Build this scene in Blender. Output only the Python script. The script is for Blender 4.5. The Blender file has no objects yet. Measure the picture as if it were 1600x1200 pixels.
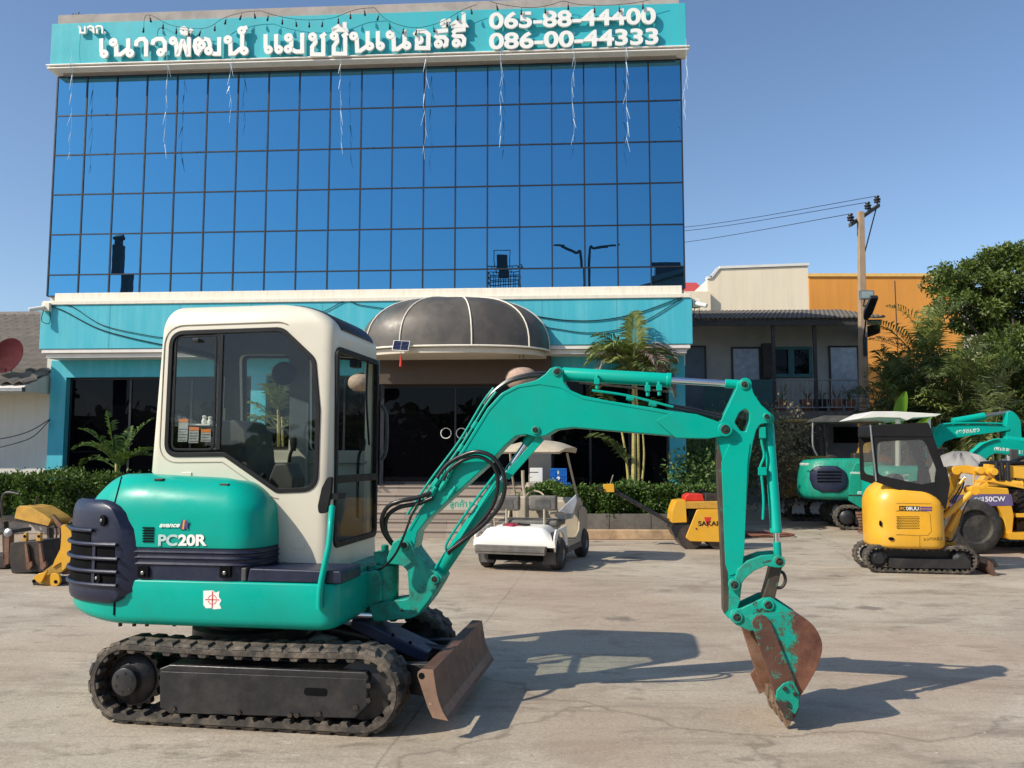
import bpy, bmesh, math, random
from mathutils import Vector, Matrix
random.seed(7)
SC = bpy.context.scene
COL = SC.collection
# ---------------- camera ----------------
F = 1290.0; PITCH = math.radians(5.0); CH = 1.6
cam = bpy.data.cameras.new('camera'); co = bpy.data.objects.new('camera', cam); COL.objects.link(co)
co.location = (0, 0, CH); co.rotation_euler = (math.radians(90) + PITCH, 0, 0)
cam.sensor_width = 36.0; cam.lens = 36.0 * F / 1600.0; cam.clip_start = 0.05; cam.clip_end = 3000
SC.camera = co
# ---------------- light ----------------
SUN_D = Vector((1.08, 0.58, -1.0)).normalized()          # direction the light travels
sun = bpy.data.lights.new('sun', 'SUN'); so = bpy.data.objects.new('sun', sun); COL.objects.link(so)
sun.energy = 4.8; sun.angle = math.radians(0.5); sun.color = (1.0, 0.93, 0.80)
so.rotation_euler = SUN_D.to_track_quat('-Z', 'Y').to_euler()
so.location = (-20, -10, 20)
SEL = math.asin(-SUN_D.z); SAZ = math.atan2(-SUN_D.x, -SUN_D.y)
W = bpy.data.worlds.new('World'); SC.world = W; W.use_nodes = True
wn = W.node_tree; wn.nodes.clear()
sky = wn.nodes.new('ShaderNodeTexSky'); sky.sky_type = 'NISHITA'; sky.sun_disc = False
sky.sun_elevation = SEL; sky.sun_rotation = SAZ; sky.altitude = 0; sky.air_density = 1.0; sky.dust_density = 0.8; sky.ozone_density = 3.5
bg = wn.nodes.new('ShaderNodeBackground'); bg.inputs[1].default_value = 0.15
wo = wn.nodes.new('ShaderNodeOutputWorld')
wn.links.new(sky.outputs[0], bg.inputs[0]); wn.links.new(bg.outputs[0], wo.inputs[0])
SC.view_settings.view_transform = 'Standard'; SC.view_settings.look = 'None'
SC.view_settings.exposure = 0.08; SC.view_settings.gamma = 1.0
SC.cycles.max_bounces = 8; SC.cycles.transparent_max_bounces = 16
SC.cycles.use_denoising = True

# ---------------- projection helpers: a photo pixel meets a plane standing in the place ----------------
cp, sp = math.cos(PITCH), math.sin(PITCH)
def ray(px, py):
    u = (px - 800.0) / F; v = (600.0 - py) / F
    return Vector((u, cp - v * sp, sp + v * cp))
def G(px, py, z=0.0):
    r = ray(px, py); t = (z - CH) / r.z
    return Vector((r.x * t, r.y * t, z))
def AT(px, py, Y):
    r = ray(px, py); t = Y / r.y
    return Vector((r.x * t, Y, CH + r.z * t))
class Fr:                                   # upright frame: s along F, w away from the camera along L
    def __init__(s, ox, oy, yaw, oz=0.0):
        a = math.radians(yaw); s.o = Vector((ox, oy)); s.oz = oz; s.yaw = a
        s.F = Vector((math.cos(a), -math.sin(a))); s.L = Vector((math.sin(a), math.cos(a)))
    def p(s, px, py, w=0.0):                # -> (s, w, z) local
        r = ray(px, py); r2 = Vector((r.x, r.y))
        t = (s.o + s.L * w).dot(s.L) / r2.dot(s.L)
        return Vector(((r2 * t - s.o).dot(s.F), w, CH + r.z * t - s.oz))
    def ps(s, px, py, sv):                  # meets plane s = sv
        r = ray(px, py); r2 = Vector((r.x, r.y))
        t = (s.o + s.F * sv).dot(s.F) / r2.dot(s.F)
        return Vector((sv, (r2 * t - s.o).dot(s.L), CH + r.z * t - s.oz))
    def x2(s, pts, w=0.0):
        return [(q.x, q.z) for q in (s.p(a, b, w) for a, b in pts)]
    def wld(s, a, w, z):
        q = s.o + s.F * a + s.L * w
        return Vector((q.x, q.y, z + s.oz))
    def root(s, name, label, cat, group=None):
        return thing(name, label, cat, (s.o.x, s.o.y, s.oz), -s.yaw, group)

# ---------------- object helpers ----------------
def tag(o, label=None, cat=None, group=None, kind=None):
    if label: o['label'] = label
    if cat: o['category'] = cat
    if group: o['group'] = group
    if kind: o['kind'] = kind
    return o
def thing(name, label, cat, loc=(0, 0, 0), rz=0.0, group=None):
    o = bpy.data.objects.new(name, None); COL.objects.link(o)
    o.empty_display_size = 0.2
    o.location = loc; o.rotation_euler = (0, 0, rz)
    return tag(o, label, cat, group)
def copy_tree(o, parent=None):
    c = o.copy(); COL.objects.link(c)
    if parent: c.parent = parent
    for ch in list(o.children): copy_tree(ch, c)
    return c
def fillet(pts, rads, n=5):
    if not isinstance(rads, (list, tuple)): rads = [rads] * len(pts)
    out = []; N = len(pts)
    for i in range(N):
        p0 = Vector(pts[i - 1][:2]); p1 = Vector(pts[i][:2]); p2 = Vector(pts[(i + 1) % N][:2]); r = rads[i]
        a = p0 - p1; b = p2 - p1
        if r <= 0 or a.length < 1e-6 or b.length < 1e-6:
            out += [tuple(p1)] * (n + 1) if r < 0 else [tuple(p1)]; continue
        la, lb = a.length, b.length; a.normalize(); b.normalize()
        ang = math.acos(max(-1, min(1, a.dot(b))))
        if ang > 3.1:
            out.append(tuple(p1)); continue
        d = min(r / math.tan(ang / 2), la * .49, lb * .49)
        s0 = p1 + a * d; s1 = p1 + b * d
        for k in range(n + 1):
            t = k / n
            q = s0 * (1 - t) ** 2 + p1 * 2 * t * (1 - t) + s1 * t * t
            # blend quad bezier towards a rounder arc
            out.append((q.x, q.y))
    return out
def crom(pts, n=6):
    P = [Vector(p) for p in pts]
    if len(P) < 3: return P
    out = []
    for i in range(len(P) - 1):
        a = P[max(i - 1, 0)]; b = P[i]; c = P[i + 1]; d = P[min(i + 2, len(P) - 1)]
        for k in range(n):
            t = k / n
            out.append(0.5 * ((2 * b) + (c - a) * t + (2 * a - 5 * b + 4 * c - d) * t * t + (3 * b - a - 3 * c + d) * t ** 3))
    out.append(P[-1]); return out
class MB:
    def __init__(s): s.v = []; s.f = []; s.m = []
    def add(s, vs, fs, m=0):
        k = len(s.v); s.v += [tuple(v) for v in vs]
        for f in fs: s.f.append(tuple(i + k for i in f)); s.m.append(m)
        return s
    def box(s, x0, x1, y0, y1, z0, z1, m=0, M=None):
        vs = [Vector((x, y, z)) for x in (x0, x1) for y in (y0, y1) for z in (z0, z1)]
        if M is not None: vs = [M @ v for v in vs]
        return s.add(vs, [(0, 1, 3, 2), (4, 6, 7, 5), (0, 4, 5, 1), (2, 3, 7, 6), (0, 2, 6, 4), (1, 5, 7, 3)], m)
    def prism(s, pts, w0, w1, m=0, ax='y'):      # closed 2D outline (x,z), extruded along y
        n = len(pts)
        A = sum(pts[i][0] * pts[(i + 1) % n][1] - pts[(i + 1) % n][0] * pts[i][1] for i in range(n))
        if A < 0: pts = pts[::-1]
        if ax == 'y':
            vs = [(p[0], w0, p[1]) for p in pts] + [(p[0], w1, p[1]) for p in pts]
            fs = [tuple(range(n)), tuple(range(2 * n - 1, n - 1, -1))] + [(i, i + n, (i + 1) % n + n, (i + 1) % n) for i in range(n)]
        elif ax == 'z':
            vs = [(p[0], p[1], w0) for p in pts] + [(p[0], p[1], w1) for p in pts]
            fs = [tuple(range(n - 1, -1, -1)), tuple(range(n, 2 * n))] + [(i, (i + 1) % n, (i + 1) % n + n, i + n) for i in range(n)]
        else:
            vs = [(w0, p[0], p[1]) for p in pts] + [(w1, p[0], p[1]) for p in pts]
            fs = [tuple(range(n - 1, -1, -1)), tuple(range(n, 2 * n))] + [(i, (i + 1) % n, (i + 1) % n + n, i + n) for i in range(n)]
        return s.add(vs, fs, m)
    def loft(s, layers, m=0, cap0=True, cap1=True, closed=True):
        n = len(layers[0]); vs = [p for L in layers for p in L]; fs = []
        for k in range(len(layers) - 1):
            for i in range(n if closed else n - 1):
                j = (i + 1) % n
                fs.append((k * n + i, k * n + j, (k + 1) * n + j, (k + 1) * n + i))
        if cap0: fs.append(tuple(range(n - 1, -1, -1)))
        if cap1: fs.append(tuple(range((len(layers) - 1) * n, len(layers) * n)))
        return s.add(vs, fs, m)
    def cyl(s, a, b, r0, r1=None, n=16, m=0, caps=True):
        a = Vector(a); b = Vector(b); r1 = r0 if r1 is None else r1
        d = (b - a).normalized(); u = d.orthogonal().normalized(); v = d.cross(u)
        L = [[c + (u * math.cos(t) + v * math.sin(t)) * r for t in (2 * math.pi * i / n for i in range(n))] for c, r in ((a, r0), (b, r1))]
        return s.loft(L, m, caps, caps)
    def lathe(s, a, d, prof, n=20, m=0):          # prof: (distance along d, radius)
        a = Vector(a); d = Vector(d).normalized(); u = d.orthogonal().normalized(); v = d.cross(u)
        L = [[a + d * h + (u * math.cos(t) + v * math.sin(t)) * max(r, 1e-4) for t in (2 * math.pi * i / n for i in range(n))] for h, r in prof]
        return s.loft(L, m)
    def tube(s, pts, r, n=8, m=0, sm=6, closed=False):
        P = crom(pts, sm) if sm else [Vector(p) for p in pts]
        u = None; L = []
        for i, p in enumerate(P):
            d = (P[min(i + 1, len(P) - 1)] - P[max(i - 1, 0)])
            if d.length < 1e-9: d = Vector((0, 0, 1))
            d.normalize()
            if u is None: u = d.orthogonal().normalized()
            u = (u - d * u.dot(d)).normalized(); v = d.cross(u)
            rr = r if not callable(r) else r(i / (len(P) - 1))
            L.append([p + (u * math.cos(t) + v * math.sin(t)) * rr for t in (2 * math.pi * k / n for k in range(n))])
        return s.loft(L, m)
    def ribbon(s, pts, width, w0, w1, m=0, closed=False):     # flat mitred stroke in x,z extruded in y
        P = [Vector(p) for p in pts]; n = len(P); A = []; B = []
        for i in range(n):
            if closed: d0 = P[i] - P[i - 1]; d1 = P[(i + 1) % n] - P[i]
            else:
                d1 = P[min(i + 1, n - 1)] - P[min(i, n - 2)]; d0 = P[max(i, 1)] - P[max(i - 1, 0)]
            d0 = d0.normalized(); d1 = d1.normalized(); n0 = Vector((-d0.y, d0.x)); n1 = Vector((-d1.y, d1.x))
            nn = (n0 + n1); nn = nn.normalized() if nn.length > 1e-3 else n0
            k = min(1 / max(nn.dot(n0), .4), 2.0) * width / 2
            A.append(P[i] + nn * k); B.append(P[i] - nn * k)
        L = [[(a.x, w0, a.y), (b.x, w0, b.y), (b.x, w1, b.y), (a.x, w1, a.y)] for a, b in zip(A, B)]
        if closed: L.append(L[0])
        return s.loft(L, m, not closed, not closed)
    def mesh(s, name):
        me = bpy.data.meshes.new(name); me.from_pydata(s.v, [], s.f); return me
    def build(s, name, mat, parent=None, bevel=0, seg=2, ang=38, label=None, cat=None, group=None, kind=None, fix=True, smooth=True):
        me = s.mesh(name)
        mats = mat if isinstance(mat, (list, tuple)) else [mat]
        for q in mats: me.materials.append(q)
        if len(mats) > 1: me.polygons.foreach_set('material_index', s.m)
        o = bpy.data.objects.new(name, me); COL.objects.link(o)
        if fix or smooth:
            finish(me, ang, fix)
        if parent: o.parent = parent
        elif kind != 'structure' and s.v:
            lo = [min(v[i] for v in s.v) for i in range(3)]; hi = [max(v[i] for v in s.v) for i in range(3)]
            c = Vector(((lo[0] + hi[0]) / 2, (lo[1] + hi[1]) / 2, lo[2]))
            me.transform(Matrix.Translation(-c)); o.location = c
        if bevel:
            b = o.modifiers.new('bevel', 'BEVEL'); b.width = bevel; b.segments = seg; b.limit_method = 'ANGLE'
            b.angle_limit = math.radians(35); b.harden_normals = True; b.use_clamp_overlap = True
        return tag(o, label, cat, group, kind)
def finish(me, ang=38, fix=True):
    bm = bmesh.new(); bm.from_mesh(me)
    if fix:
        bmesh.ops.remove_doubles(bm, verts=bm.verts, dist=1e-5)
        bmesh.ops.recalc_face_normals(bm, faces=bm.faces)
    t = math.radians(ang)
    for f in bm.faces: f.smooth = True
    for e in bm.edges:
        if len(e.link_faces) == 2:
            e.smooth = e.calc_face_angle(0) < t
        else: e.smooth = False
    bm.to_mesh(me); bm.free()
def text_obj(name, s, mat, parent, origin, xd, yd, height, width=None, depth=.002, bold=0.0, shear=0.0, center=False, **kw):
    cu = bpy.data.curves.new('t', 'FONT'); cu.body = s; cu.size = 1.0; cu.extrude = 0.5; cu.offset = bold; cu.shear = shear
    o = bpy.data.objects.new('t', cu); COL.objects.link(o)
    dg = bpy.context.evaluated_depsgraph_get()
    me = bpy.data.meshes.new_from_object(o.evaluated_get(dg))
    bpy.data.objects.remove(o)
    xs = [v.co.x for v in me.vertices]; ys = [v.co.y for v in me.vertices]
    x0, x1, y0, y1 = min(xs), max(xs), min(ys), max(ys)
    xd = Vector(xd).normalized(); yd = Vector(yd).normalized(); nd = xd.cross(yd)
    ky = height / (y1 - y0); kx = (width / (x1 - x0)) if width else ky
    og = Vector(origin)
    for v in me.vertices:
        v.co = og + xd * ((v.co.x - (x0 + x1) / 2 * (1 if center else 0) - (0 if center else x0)) * kx) + yd * ((v.co.y - y0) * ky) + nd * ((v.co.z + .5) * depth)
    me.materials.clear(); me.materials.append(mat)
    me.name = name
    ob = bpy.data.objects.new(name, me); COL.objects.link(ob); ob.parent = parent
    return tag(ob, **kw)

# ---------------- materials ----------------
def nn(t, typ, **kw):
    n = t.nodes.new(typ)
    for k, v in kw.items(): setattr(n, k, v)
    return n
def ramp(t, fac, stops):
    r = nn(t, 'ShaderNodeValToRGB'); e = r.color_ramp.elements
    e[0].position = stops[0][0]; e[0].color = (*stops[0][1], 1) if isinstance(stops[0][1], tuple) else (stops[0][1],) * 3 + (1,)
    e[1].position = stops[-1][0]; e[1].color = (*stops[-1][1], 1) if isinstance(stops[-1][1], tuple) else (stops[-1][1],) * 3 + (1,)
    for p, c in stops[1:-1]:
        x = e.new(p); x.color = (*c, 1) if isinstance(c, tuple) else (c, c, c, 1)
    t.links.new(fac, r.inputs[0]); return r.outputs[0]
def mixc(t, fac, a, b, mode='MIX'):
    m = nn(t, 'ShaderNodeMix', data_type='RGBA', blend_type=mode)
    for sock, v in ((m.inputs[0], fac), (m.inputs[6], a), (m.inputs[7], b)):
        if hasattr(v, 'links') or isinstance(v, bpy.types.NodeSocket): t.links.new(v, sock)
        elif isinstance(v, (int, float)): sock.default_value = v
        else: sock.default_value = (*v, 1)
    return m.outputs[2]
def noise(t, scale, detail=4, rough=.6, vec=None, dist=0):
    n = nn(t, 'ShaderNodeTexNoise'); n.inputs['Scale'].default_value = scale; n.inputs['Detail'].default_value = detail
    n.inputs['Roughness'].default_value = rough; n.inputs['Distortion'].default_value = dist
    if vec is not None: t.links.new(vec, n.inputs['Vector'])
    return n.outputs['Fac']
def coords(t, scale=(1, 1, 1), rot=(0, 0, 0)):
    c = nn(t, 'ShaderNodeTexCoord'); m = nn(t, 'ShaderNodeMapping'); m.inputs['Scale'].default_value = scale; m.inputs['Rotation'].default_value = rot
    t.links.new(c.outputs['Object'], m.inputs['Vector']); return m.outputs[0]
MATS = {}
def mat(name, base, rough=.5, metal=0, var=.12, vscale=6, dirt=None, dirt_amt=.35, dscale=3, bump=0, bscale=60, coat=0, spec=.5, streak=False, scratch=None, sc_amt=.5, sc_scale=9):
    m = bpy.data.materials.new(name); m.use_nodes = True; t = m.node_tree; b = t.nodes['Principled BSDF']
    v = coords(t)
    lo = tuple(c * (1 - var) for c in base); hi = tuple(min(1, c * (1 + var)) for c in base)
    c = mixc(t, ramp(t, noise(t, vscale, 5, .6, v), [(.3, 0.), (.7, 1.)]), lo, hi)
    rv = ramp(t, noise(t, vscale * 2.3, 4, .6, v), [(.3, max(rough - .08, .02)), (.7, min(rough + .1, 1))])
    if dirt:
        sv = coords(t, (6, 6, .5)) if streak else v
        f = ramp(t, noise(t, dscale, 6, .68, sv), [(.45, 0.), (.72, dirt_amt)])
        c = mixc(t, f, c, dirt)
        rv = mixc(t, f, rv, (.8, .8, .8))
    if scratch:
        f = ramp(t, noise(t, sc_scale, 8, .75, v, .4), [(sc_amt - .015, 0.), (sc_amt + .015, 1.)])
        sc2 = mixc(t, noise(t, sc_scale * 3, 5, .7, v), tuple(x * .45 for x in scratch), tuple(min(1, x * 1.4) for x in scratch))
        c = mixc(t, f, c, sc2); rv = mixc(t, f, rv, (.85, .85, .85))
    t.links.new(c, b.inputs['Base Color']); t.links.new(rv, b.inputs['Roughness'])
    b.inputs['Metallic'].default_value = metal; b.inputs['Specular IOR Level'].default_value = spec
    b.inputs['Coat Weight'].default_value = coat; b.inputs['Coat Roughness'].default_value = .12
    if bump:
        bn = nn(t, 'ShaderNodeBump'); bn.inputs['Strength'].default_value = bump; bn.inputs['Distance'].default_value = .01
        t.links.new(noise(t, bscale, 6, .65, v), bn.inputs['Height']); t.links.new(bn.outputs[0], b.inputs['Normal'])
    MATS[name] = m; return m
DUST = (.32, .26, .19)
GREEN = mat('green_paint', (.0, .37, .285), .3, var=.06, vscale=2.5, dirt=(.02, .22, .15), dirt_amt=.3, dscale=4, coat=.08, spec=.22, scratch=(.03, .10, .08), sc_amt=.735, sc_scale=16, bump=.02, bscale=9)
GREENW = mat('worn_green_paint', (.0, .36, .26), .42, var=.1, dirt=(.04, .05, .04), dirt_amt=.7, dscale=12, scratch=(.045, .04, .032), sc_amt=.60, sc_scale=11)
GREENB = mat('faded_green_paint', (.0, .27, .18), .45, var=.12, dirt=(.03, .05, .04), dirt_amt=.6, dscale=3, streak=True)
CREAM = mat('cream_paint', (.69, .64, .515), .38, var=.03, vscale=2, dirt=(.5, .43, .3), dirt_amt=.25, dscale=3, coat=.2)
NAVY = mat('navy_plastic', (.010, .014, .038), .38, var=.2, vscale=20, dirt=(.05, .055, .08), dirt_amt=.2, dscale=8, bump=.12, bscale=220)
NAVYW = mat('scuffed_navy_plastic', (.010, .014, .038), .36, var=.2, vscale=20, scratch=(.22, .22, .25), sc_amt=.69, sc_scale=16, bump=.12, bscale=220)
BLACKP = mat('black_paint', (.018, .018, .02), .34, var=.3, vscale=12, dirt=(.12, .1, .08), dirt_amt=.25, dscale=5, bump=.25, bscale=14)
BLACK = mat('black_rubber_seal', (.009, .009, .010), .55, var=.3, spec=.25)
HOSE = mat('black_hose', (.012, .012, .012), .3, var=.3)
RUBBER = mat('track_rubber', (.05, .043, .036), .85, var=.4, vscale=14, dirt=(.24, .19, .14), dirt_amt=.8, dscale=10, bump=.4, bscale=40)
TYRE = mat('tyre_rubber', (.03, .028, .026), .8, var=.3, vscale=20, dirt=(.16, .13, .1), dirt_amt=.5, dscale=6, bump=.2)
RUST = mat('rusty_steel', (.17, .075, .04), .7, var=.35, vscale=9, dirt=(.36, .26, .2), dirt_amt=.5, dscale=7, bump=.3, bscale=40)
BUCKET = mat('rusty_green_paint', (.0, .30, .21), .55, var=.2, scratch=(.06, .04, .03), sc_amt=.54, sc_scale=5, bump=.3, bscale=30)
def bucket_mat():
    m = bpy.data.materials.new('rusty_back_green_front'); m.use_nodes = True; t = m.node_tree; b = t.nodes['Principled BSDF']; v = coords(t)
    sx = nn(t, 'ShaderNodeSeparateXYZ'); t.links.new(v, sx.inputs[0])
    ma = nn(t, 'ShaderNodeMath', operation='MULTIPLY_ADD'); t.links.new(sx.outputs[0], ma.inputs[0]); ma.inputs[1].default_value = 3.2; ma.inputs[2].default_value = -BKX * 3.2
    mb = nn(t, 'ShaderNodeMath', operation='ADD'); t.links.new(ma.outputs[0], mb.inputs[0]); t.links.new(noise(t, 7, 9, .78, v, .3), mb.inputs[1])
    f = ramp(t, mb.outputs[0], [(.47, 0.), (.53, 1.)])
    ru = mixc(t, ramp(t, noise(t, 6, 6, .7, v), [(.35, 0.), (.65, 1.)]), (.085, .032, .022), (.22, .09, .05))
    gr = mixc(t, ramp(t, noise(t, 22, 8, .8, v), [(.50, 0.), (.57, 1.)]), (.0, .33, .25), (.07, .11, .06))
    t.links.new(mixc(t, f, gr, ru), b.inputs['Base Color']); t.links.new(mixc(t, f, (.4,) * 3, (.7,) * 3), b.inputs['Roughness'])
    bn = nn(t, 'ShaderNodeBump'); bn.inputs['Strength'].default_value = .35; bn.inputs['Distance'].default_value = .01
    t.links.new(noise(t, 30, 6, .7, v), bn.inputs['Height']); t.links.new(bn.outputs[0], b.inputs['Normal']); return m
BLADE = mat('brown_blade_steel', (.115, .06, .042), .5, var=.25, vscale=7, dirt=(.22, .15, .11), dirt_amt=.5, dscale=4, bump=.2, bscale=30, metal=.2)
BLADEE = mat('worn_blade_edge', (.25, .15, .10), .65, var=.25, vscale=9, scratch=(.6, .5, .42), sc_amt=.68, sc_scale=12, bump=.2)
CHROME = mat('chrome_rod', (.75, .76, .78), .16, metal=1, var=.04)
STEEL = mat('dull_steel', (.35, .34, .33), .4, metal=.9, var=.2)
DARKM = mat('dark_greasy_steel', (.035, .03, .027), .45, metal=.3, var=.4, vscale=30, dirt=(.12, .08, .05), dirt_amt=.6, dscale=18)
LINKM = mat('greasy_worn_link', (.06, .045, .032), .5, var=.4, scratch=(.03, .18, .13), sc_amt=.60, sc_scale=10)
YELLOW = mat('yellow_paint', (.76, .38, .022), .38, var=.05, dirt=(.55, .36, .08), dirt_amt=.4, dscale=4, coat=.2)
YELLOWD = mat('faded_yellow_paint', (.58, .31, .04), .5, var=.1, dirt=(.2, .13, .05), dirt_amt=.6, dscale=5, scratch=(.08, .05, .03), sc_amt=.7)
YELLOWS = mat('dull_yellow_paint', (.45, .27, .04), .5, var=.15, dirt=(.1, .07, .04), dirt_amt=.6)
WHITEP = mat('white_paint', (.78, .76, .70), .4, var=.04, dirt=(.5, .45, .36), dirt_amt=.4, dscale=3)
LETTER = mat('white_lettering', (.86, .84, .78), .4, var=.02)
PALELET = mat('worn_lettering', (.45, .62, .58), .4, var=.2, vscale=60)
PURPLE = mat('purple_stripe', (.10, .06, .22), .4)
NAVYL = mat('navy_lettering', (.02, .02, .08), .4)
BLACKL = mat('black_lettering', (.015, .015, .015), .4)
REDL = mat('red_marking', (.6, .03, .03), .4)
ORANGEL = mat('orange_label', (.75, .2, .03), .5)
PAPER = mat('label_paper', (.42, .42, .40), .6, var=.3, vscale=80)
TEAL = mat('teal_wall_paint', (.05, .43, .53), .65, var=.06, vscale=.7, dirt=(.18, .56, .62), dirt_amt=.5, dscale=1.0, streak=True, bump=.08, bscale=40)
TEALS = mat('teal_sign_board', (.03, .44, .50), .6, var=.05, vscale=.6, dirt=(.10, .36, .38), dirt_amt=.45, dscale=1.2, streak=True)
CREAMW = mat('cream_moulding', (.80, .74, .62), .6, var=.04, dirt=(.55, .45, .33), dirt_amt=.4, dscale=2, streak=True)
WHITEW = mat('white_wall', (.74, .70, .62), .8, var=.04, vscale=1, dirt=(.5, .45, .37), dirt_amt=.35, dscale=1.2, streak=True, bump=.1)
CONC = mat('raw_concrete', (.42, .37, .33), .9, var=.12, vscale=3, dirt=(.2, .18, .16), dirt_amt=.5, dscale=2, bump=.3)
GRANITE = mat('granite_cladding', (.42, .33, .26), .5, var=.18, vscale=30, dirt=(.2, .16, .13), dirt_amt=.5, dscale=1.5)
GREYST = mat('grey_stone_panel', (.11, .10, .085), .5, var=.2, vscale=30, dirt=(.3, .27, .22), dirt_amt=.5, dscale=2)
CURB = mat('stained_curb', (.46, .31, .18), .85, var=.25, vscale=4, dirt=(.14, .085, .05), dirt_amt=.8, dscale=3, bump=.5, bscale=25, scratch=(.5, .4, .28), sc_amt=.62, sc_scale=5)
SOIL = mat('planter_soil', (.07, .05, .035), .95, var=.3, bump=.4)
AWN = mat('bronze_awning_skin', (.085, .074, .064), .46, var=.12, vscale=2, dirt=(.2, .17, .14), dirt_amt=.5, dscale=1.5, metal=.25, scratch=(.3, .28, .24), sc_amt=.72, sc_scale=14)
BROWN = mat('brown_beam', (.085, .058, .042), .5, var=.08)
SOFFIT = mat('soffit_cream', (.62, .56, .45), .7, var=.06)
DARKF = mat('dark_frame', (.015, .016, .022), .4, var=.2)
DARKI = mat('dark_interior', (.005, .005, .006), .9, var=.4, spec=.1)
ROOFT = mat('roof_tile', (.17, .15, .13), .8, var=.2, vscale=8, dirt=(.08, .07, .06), dirt_amt=.6, dscale=2, bump=.3)
ORANGEW = mat('orange_wall', (.72, .30, .05), .7, var=.05, vscale=.3, dirt=(.5, .2, .04), dirt_amt=.4, dscale=.5, streak=True)
CREAMB = mat('cream_building_wall', (.86, .74, .54), .7, var=.03, vscale=.3, dirt=(.62, .5, .36), dirt_amt=.35, dscale=.5, streak=True)
OLDW = mat('old_plaster', (.44, .42, .37), .85, var=.08, vscale=1.0, dirt=(.2, .19, .17), dirt_amt=.5, dscale=.7)
TEALD = mat('weathered_teal_wood', (.06, .19, .2), .6, var=.15, dirt=(.03, .06, .06), dirt_amt=.6)
DARKW = mat('dark_wood', (.05, .045, .04), .7, var=.3)
WOODP = mat('concrete_pole', (.40, .28, .18), .85, var=.12, vscale=4, dirt=(.25, .2, .15), dirt_amt=.5, dscale=2, streak=True)
BARK = mat('tree_bark', (.12, .09, .065), .9, var=.3, vscale=8, bump=.5, bscale=25)
PALMT = mat('palm_stem', (.45, .38, .12), .6, var=.3, vscale=10, dirt=(.15, .1, .05), dirt_amt=.8, dscale=6)
REDR = mat('red_plastic', (.6, .035, .02), .4)
REDD = mat('dark_red_dish', (.055, .005, .008), .8, spec=.15, dirt=(.08, .02, .02), dirt_amt=.5)
BLUEC = mat('blue_crate', (.01, .14, .52), .4)
TERRA = mat('terracotta', (.28, .12, .07), .8, var=.2)
GREYT = mat('grey_tarpaulin', (.27, .255, .235), .6, var=.1, dirt=(.2, .19, .18), dirt_amt=.4, bump=.3, bscale=5)
GREYP = mat('dark_grey_plastic', (.06, .058, .055), .55, var=.15, dirt=(.15, .14, .12), dirt_amt=.4)
SEATG = mat('grey_seat_vinyl', (.095, .088, .078), .55, var=.1, dirt=(.25, .22, .18), dirt_amt=.5)
REDROOF = mat('red_roof', (.5, .06, .05), .6)
LAMPW = mat('lantern_paper', (.42, .29, .22), .8, var=.25, vscale=14)
FOILG = mat('foil_sheet', (.34, .36, .40), .35, metal=.5, var=.2, vscale=5, bump=.8, bscale=4)
def glass_mat(name, tint, gloss=.03, gmax=.25, rough=.02, gcol=(1, 1, 1)):
    m = bpy.data.materials.new(name); m.use_nodes = True; t = m.node_tree; t.nodes.clear()
    tr = nn(t, 'ShaderNodeBsdfTransparent'); tr.inputs[0].default_value = (*tint, 1)
    gl = nn(t, 'ShaderNodeBsdfGlossy'); gl.inputs['Roughness'].default_value = rough; gl.inputs[0].default_value = (*gcol, 1)
    fr = nn(t, 'ShaderNodeLayerWeight'); fr.inputs[0].default_value = .2
    mp = nn(t, 'ShaderNodeMapRange'); mp.inputs[3].default_value = gloss; mp.inputs[4].default_value = gmax
    t.links.new(fr.outputs['Fresnel'], mp.inputs[0])
    mx = nn(t, 'ShaderNodeMixShader'); t.links.new(mp.outputs[0], mx.inputs[0]); t.links.new(tr.outputs[0], mx.inputs[1]); t.links.new(gl.outputs[0], mx.inputs[2])
    o = nn(t, 'ShaderNodeOutputMaterial'); t.links.new(mx.outputs[0], o.inputs[0]); return m
GLASS = glass_mat('cab_glass', (.87, .89, .87), .02, .12)
GLASSC = glass_mat('clear_glass', (.92, .94, .92), .01, .05)
VINYL = glass_mat('cloudy_vinyl', (.84, .84, .81), .12, .35, .5)
def mirror_glass(name, col, rough, fcol):
    m = bpy.data.materials.new(name); m.use_nodes = True; t = m.node_tree; t.nodes.clear()
    gl = nn(t, 'ShaderNodeBsdfGlossy'); gl.inputs['Roughness'].default_value = rough; gl.inputs[0].default_value = (*col, 1)
    df = nn(t, 'ShaderNodeBsdfDiffuse'); df.inputs[0].default_value = (*fcol, 1)
    mx = nn(t, 'ShaderNodeAddShader'); t.links.new(gl.outputs[0], mx.inputs[0]); t.links.new(df.outputs[0], mx.inputs[1])
    v = coords(t); bn = nn(t, 'ShaderNodeBump'); bn.inputs['Strength'].default_value = .03; bn.inputs['Distance'].default_value = .015
    t.links.new(noise(t, 1.5, 2, .5, v), bn.inputs['Height']); t.links.new(bn.outputs[0], gl.inputs['Normal'])
    o = nn(t, 'ShaderNodeOutputMaterial'); t.links.new(mx.outputs[0], o.inputs[0]); return m
BLUEG = mirror_glass('blue_mirror_glass', (.10, .32, .49), .004, (.003, .006, .012))
SHOPG = mirror_glass('black_shop_glass', (.009, .010, .012), .01, (.002, .002, .003))
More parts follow.
